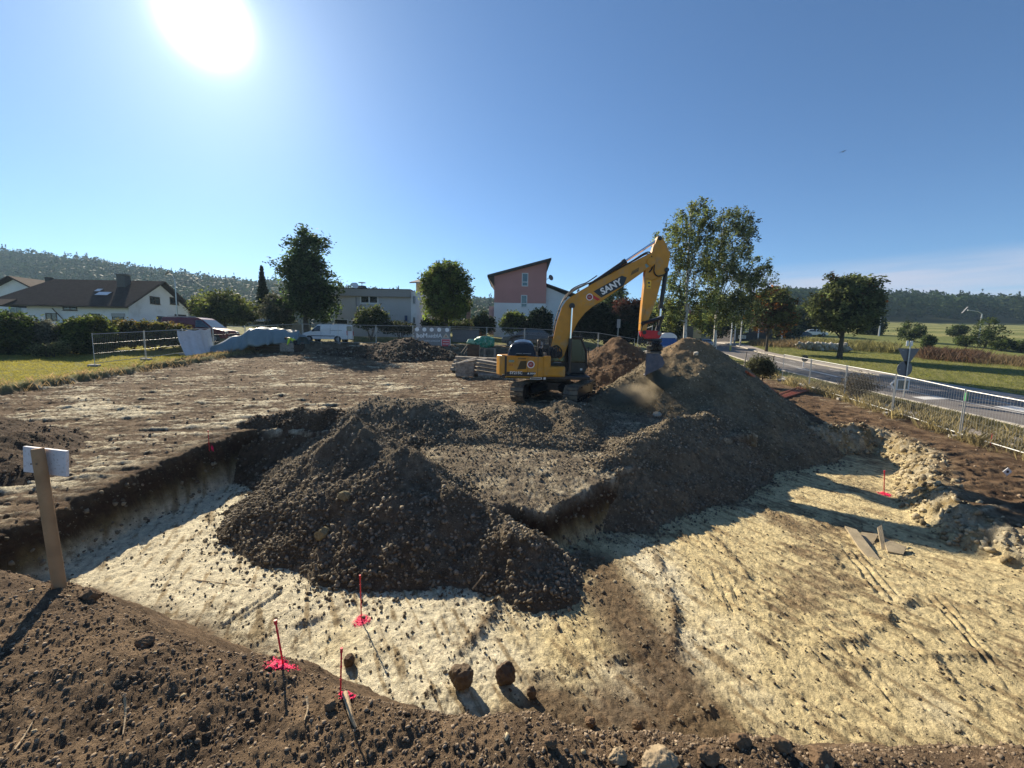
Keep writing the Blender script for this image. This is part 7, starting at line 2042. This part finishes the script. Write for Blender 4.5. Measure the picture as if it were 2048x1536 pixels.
# ------------------------------------------------------------------ clods, roots, slabs, pipes
def soil_lump(name, label, cat, px, py, wpx, hpx, col, seed, group=None, sink=.25):
    b = on(px, py); b = Vector((b.x, b.y, surf(b.x, b.y))); dist = (b - Vector(EYE)).length; s = dist / (FPX * 1.0)
    bm = bmesh.new(); bmesh.ops.create_icosphere(bm, subdivisions=5, radius=1.0)
    g = np.random.default_rng(seed); P = np.array([v.co[:] for v in bm.verts]); F = np.array([[v.index for v in f.verts] for f in bm.faces]); bm.free()
    for _ in range(9):
        nrm = unit(g, 1)[0]; lim = .62 + .3 * g.random(); P = P - np.maximum(P @ nrm - lim, 0)[:, None] * nrm
    q = P * 2.2 + seed
    rough = .15 * fbm(q[:, 0] * 1.2, q[:, 1] * 1.2 + q[:, 2], 3, seed) + .07 * (0.5 - worley(q[:, 0] * 2.6 + q[:, 2], q[:, 1] * 2.6 - q[:, 2], seed)) + .04 * fbm(q[:, 0] * 6, q[:, 1] * 6 + q[:, 2] * 4, 2, seed)
    P = P * (1 + rough)[:, None]
    P = P * np.array([wpx / 2 * s, wpx / 2 * s * .85, hpx / 2 * s]) + np.array([b.x, b.y, b.z + hpx / 2 * s * (1 - sink)])
    C = np.array(col)[None] * (1 + 2.5 * rough)[:, None]
    o = link(name, mesh_np(name, P, F, C, smooth=False), M_STONE)
    return setp(o, label, cat, group)
soil_lump('soil_clod', 'large brown clod on the pale floor, left of two', 'clod', 922, 1374, 40, 42, (.135, .10, .066), 1, 'clods on the pit floor')
soil_lump('soil_clod', 'large brown clod on the pale floor, right of two', 'clod', 1012, 1368, 34, 40, (.115, .083, .056), 2, 'clods on the pit floor')
soil_lump('soil_clod', 'small brown clod right of the two large clods', 'clod', 1063, 1396, 15, 22, (.12, .088, .058), 3, 'clods on the pit floor')
soil_lump('soil_clod', 'brown clod in front of the tallest survey pin', 'clod', 698, 1332, 18, 20, (.10, .068, .045), 4, 'clods on the pit floor')
for i, (px, py, w_, h_, lab) in enumerate([(1318, 1540, 50, 34, 'big pale crusted clod at the bottom edge, middle of the row'), (1235, 1518, 44, 40, 'tan clod left of the big pale crusted clod'), (1415, 1530, 46, 34, 'brown clod right of the big pale crusted clod'),
        (1480, 1500, 46, 40, 'brown clod on the rim of the bank below the pale floor'), (1180, 1450, 26, 24, 'dark clod on the rim of the bank left of the pale strip'), (1275, 1455, 26, 26, 'dark clod on the rim of the bank beside the pale strip'),
        (292, 1290, 40, 30, 'round clod on the edge of the soil bank'), (180, 1200, 40, 34, 'dark clod at the foot of the wooden post'), (660, 1420, 30, 26, 'pair forming clod left of the pale root'), (1560, 1512, 40, 36, 'crumbly clod near the bottom right of the bank'),
        (1100, 1500, 34, 28, 'brown clod low on the soil bank'), (860, 1500, 30, 22, 'small brown clod low on the soil bank, left of centre'), (380, 1470, 30, 22, 'small brown clod at the lower left of the bank'), (1640, 1528, 50, 34, 'dark clod at the bottom edge right of the row')]):
    w_, h_ = (w_ * .62, h_ * .6) if i else (w_, h_)
    soil_lump('soil_clod', lab.replace('pair forming ', 'rounded '), 'clod', px, py, w_, h_, (.30, .235, .15) if i < 2 else (.15, .10, .06), 20 + i, 'clods on the soil bank', .4)
soil_lump('pale_stone', 'pale block stone on the slope of the tallest heap', 'stone', 1392, 712, 10, 8, (.5, .47, .4), 41, sink=.2)
soil_lump('pale_stone', 'light stone at the foot of the tallest heap', 'stone', 1314, 834, 16, 12, (.4, .36, .28), 42, sink=.2)
soil_lump('pale_stone', 'yellowish block on the front of the spilled gravel heap', 'stone', 688, 1000, 22, 18, (.22, .19, .11), 43, sink=.3)
soil_lump('pale_stone', 'yellowish round block on the lower left of the spilled gravel heap', 'stone', 645, 1078, 26, 22, (.24, .20, .11), 44, sink=.3)
M_ROOT = pbr('pale_root', (.42, .31, .18), .8, var=.2, scale=20, bump=.4)
def root_(label, pts, r, name='root', mat=None):
    P = []
    for (px, py, up_) in pts:
        b = on(px, py); P.append(Vector((b.x, b.y, surf(b.x, b.y) + up_)))
    Q = smooth_pts(P, 5); n = len(Q); m = MB(); m.tube(Q, [r * (1 - .6 * i / (n - 1)) for i in range(n)], 7)
    return setp(m.build(name, mat or M_ROOT, smooth=True), label, 'root')
root_('pale forked root end hanging over the bank beside the red pin', [(690, 1398, .03), (697, 1420, .03), (702, 1440, .02), (712, 1455, .0)], .016)
root_('thin pale twig left of the pale root', [(614, 1412, .05), (616, 1432, .02), (609, 1455, .01)], .007)
root_('short pale root on the foot of the spilled gravel heap', [(945, 1182, .02), (956, 1170, .06), (968, 1158, .07)], .02)
root_('thin twig standing in the soil at the lower left', [(252, 1422, .08), (252, 1440, .04), (246, 1470, .01)], .006)
root_('long thin straw at the bottom left corner', [(30, 1505, .01), (50, 1475, .02), (66, 1450, .02)], .005)
root_('dark straight twig on the pale floor behind the soil bank', [(385, 1160, .01), (425, 1166, .02), (520, 1178, .01)], .01)
M_SLAB = pbr('slab_stone', (.34, .28, .18), .85, var=.2, scale=5, bump=.4)
def flake(label, poly, th, tilt, mat=M_SLAB):
    c = on(sum(p[0] for p in poly) / len(poly), sum(p[1] for p in poly) / len(poly)); z0 = surf(c.x, c.y)
    pts = [on(*p) for p in poly]; m = MB()
    n = len(pts); vs = []
    for k in (0, 1):
        for p in pts: vs.append((p.x, p.y, z0 + .02 + th * k + tilt * (p.y - c.y) + .25 * tilt * (p.x - c.x)))
    m.add(vs, [tuple(range(n)), tuple(range(2 * n - 1, n - 1, -1))] + [(i, (i + 1) % n, (i + 1) % n + n, i + n) for i in range(n)])
    return setp(m.build('slab_fragment', mat), label, 'slab fragment', 'broken slab fragments on the pit floor')
flake('largest broken slab lying on the right pit floor', [(1688, 1066), (1712, 1072), (1770, 1130), (1757, 1136), (1716, 1100)], .05, .12)
flake('narrow splinter standing across the broken slabs', [(1752, 1078), (1760, 1076), (1778, 1110), (1771, 1114)], .05, .5)
flake('triangular broken slab right of the narrow splinter', [(1764, 1086), (1812, 1102), (1806, 1112), (1775, 1106)], .05, .2)
flake('flat broken slab above the largest one', [(1722, 1072), (1756, 1076), (1742, 1094), (1718, 1082)], .04, .2)
M_PIPE = pbr('terracotta_pipe', (.34, .095, .04), .6, var=.15)
for i in range(4):
    a = on(1492 + 4 * i, 748 + 2 * i); b = on(1600 + 6 * i, 776 + 2.2 * i); m = MB()
    m.tube([(a.x, a.y, surf(a.x, a.y) + .10), ((a.x + b.x) / 2, (a.y + b.y) / 2, surf((a.x + b.x) / 2, (a.y + b.y) / 2) + .10), (b.x, b.y, surf(b.x, b.y) + .08)], .06, 8)
    setp(m.build('conduit_pipe', M_PIPE), 'orange brown conduit lying on the bare strip beside the tallest heap', 'pipe', 'orange brown conduits beside the tallest heap')
# bird high in the sky
p = at(1685, 304, 120); bd_ = thing('bird', 'small dark bird high in the clear sky', 'bird', p, rad(30))
skin_mesh('body', [(-.5, 0, 0), (-.2, 0, .02), (.15, 0, .03), (.36, 0, .06), (.48, 0, .04)], [(0, 1), (1, 2), (2, 3), (3, 4)], [.03, .1, .12, .07, .02], M_BLK, bd_, 1, 1)
for s in (-1, 1):
    m = MB(); m.add([(-.15, s * .05, .04), (.22, s * .05, .05), (.16, s * .55, .22), (-.05, s * .95, .12), (-.2, s * .5, .16), (-.15, s * .05, .06), (.22, s * .05, .07), (.16, s * .55, .235), (-.05, s * .95, .13), (-.2, s * .5, .175)],
                   [(0, 1, 2, 3, 4), (9, 8, 7, 6, 5), (0, 5, 6, 1), (1, 6, 7, 2), (2, 7, 8, 3), (3, 8, 9, 4), (4, 9, 5, 0)]); m.build('wing', M_BLK, bd_)
# ------------------------------------------------------------------ air: even haze, and the dust falling from the bucket
def volume_mat(name, density, color, aniso=0.0):
    m = bpy.data.materials.new(name); m.use_nodes = True; t = m.node_tree; t.nodes.clear()
    o = t.nodes.new('ShaderNodeOutputMaterial'); v = t.nodes.new('ShaderNodeVolumePrincipled')
    v.inputs['Color'].default_value = (*color, 1); v.inputs['Density'].default_value = density; v.inputs['Anisotropy'].default_value = aniso
    t.links.new(v.outputs[0], o.inputs['Volume'])
    return m, t, v
M_HAZE, _, _ = volume_mat('haze', .00025, (.52, .78, 1.0), .2)
m = MB(); m.box((0, 462, 59.5), (1980, 984, 125)); hz = m.build('haze', M_HAZE); setp(hz, kind='stuff')

M_DUST, t_, v_ = volume_mat('dust', 0.0, (.80, .68, .48), .35)
tc_ = t_.nodes.new('ShaderNodeTexCoord'); nz_ = t_.nodes.new('ShaderNodeTexNoise'); nz_.inputs['Scale'].default_value = 1.1; nz_.inputs['Detail'].default_value = 5
nz_.inputs['Roughness'].default_value = .6
t_.links.new(tc_.outputs['Object'], nz_.inputs['Vector'])
ln_ = t_.nodes.new('ShaderNodeVectorMath'); ln_.operation = 'LENGTH'; t_.links.new(tc_.outputs['Object'], ln_.inputs[0])
fall_ = t_.nodes.new('ShaderNodeMapRange'); fall_.inputs[1].default_value = .15; fall_.inputs[2].default_value = 1.0; fall_.inputs[3].default_value = 1.0; fall_.inputs[4].default_value = 0.0
t_.links.new(ln_.outputs['Value'], fall_.inputs[0])
thr_ = t_.nodes.new('ShaderNodeMapRange'); thr_.inputs[1].default_value = .38; thr_.inputs[2].default_value = .72; t_.links.new(nz_.outputs['Fac'], thr_.inputs[0])
mu_ = t_.nodes.new('ShaderNodeMath'); mu_.operation = 'MULTIPLY'; t_.links.new(fall_.outputs[0], mu_.inputs[0]); t_.links.new(thr_.outputs[0], mu_.inputs[1])
mu2_ = t_.nodes.new('ShaderNodeMath'); mu2_.operation = 'MULTIPLY'; mu2_.inputs[1].default_value = 5.0; t_.links.new(mu_.outputs[0], mu2_.inputs[0]); t_.links.new(mu2_.outputs[0], v_.inputs['Density'])
for (px, py, Yd, sx, sy, sz) in ((1312, 768, 18.2, 1.0, .9, 1.15), (1262, 796, 17.4, 1.35, .9, .75)):
    c_ = at(px, py, Yd)
    bm_ = bmesh.new(); bmesh.ops.create_icosphere(bm_, subdivisions=3, radius=1.0); me_ = bpy.data.meshes.new('dust_cloud'); bm_.to_mesh(me_); bm_.free()
    o_ = link('dust_cloud', me_, M_DUST); o_.location = c_; o_.scale = (sx, sy, sz); setp(o_, kind='stuff')
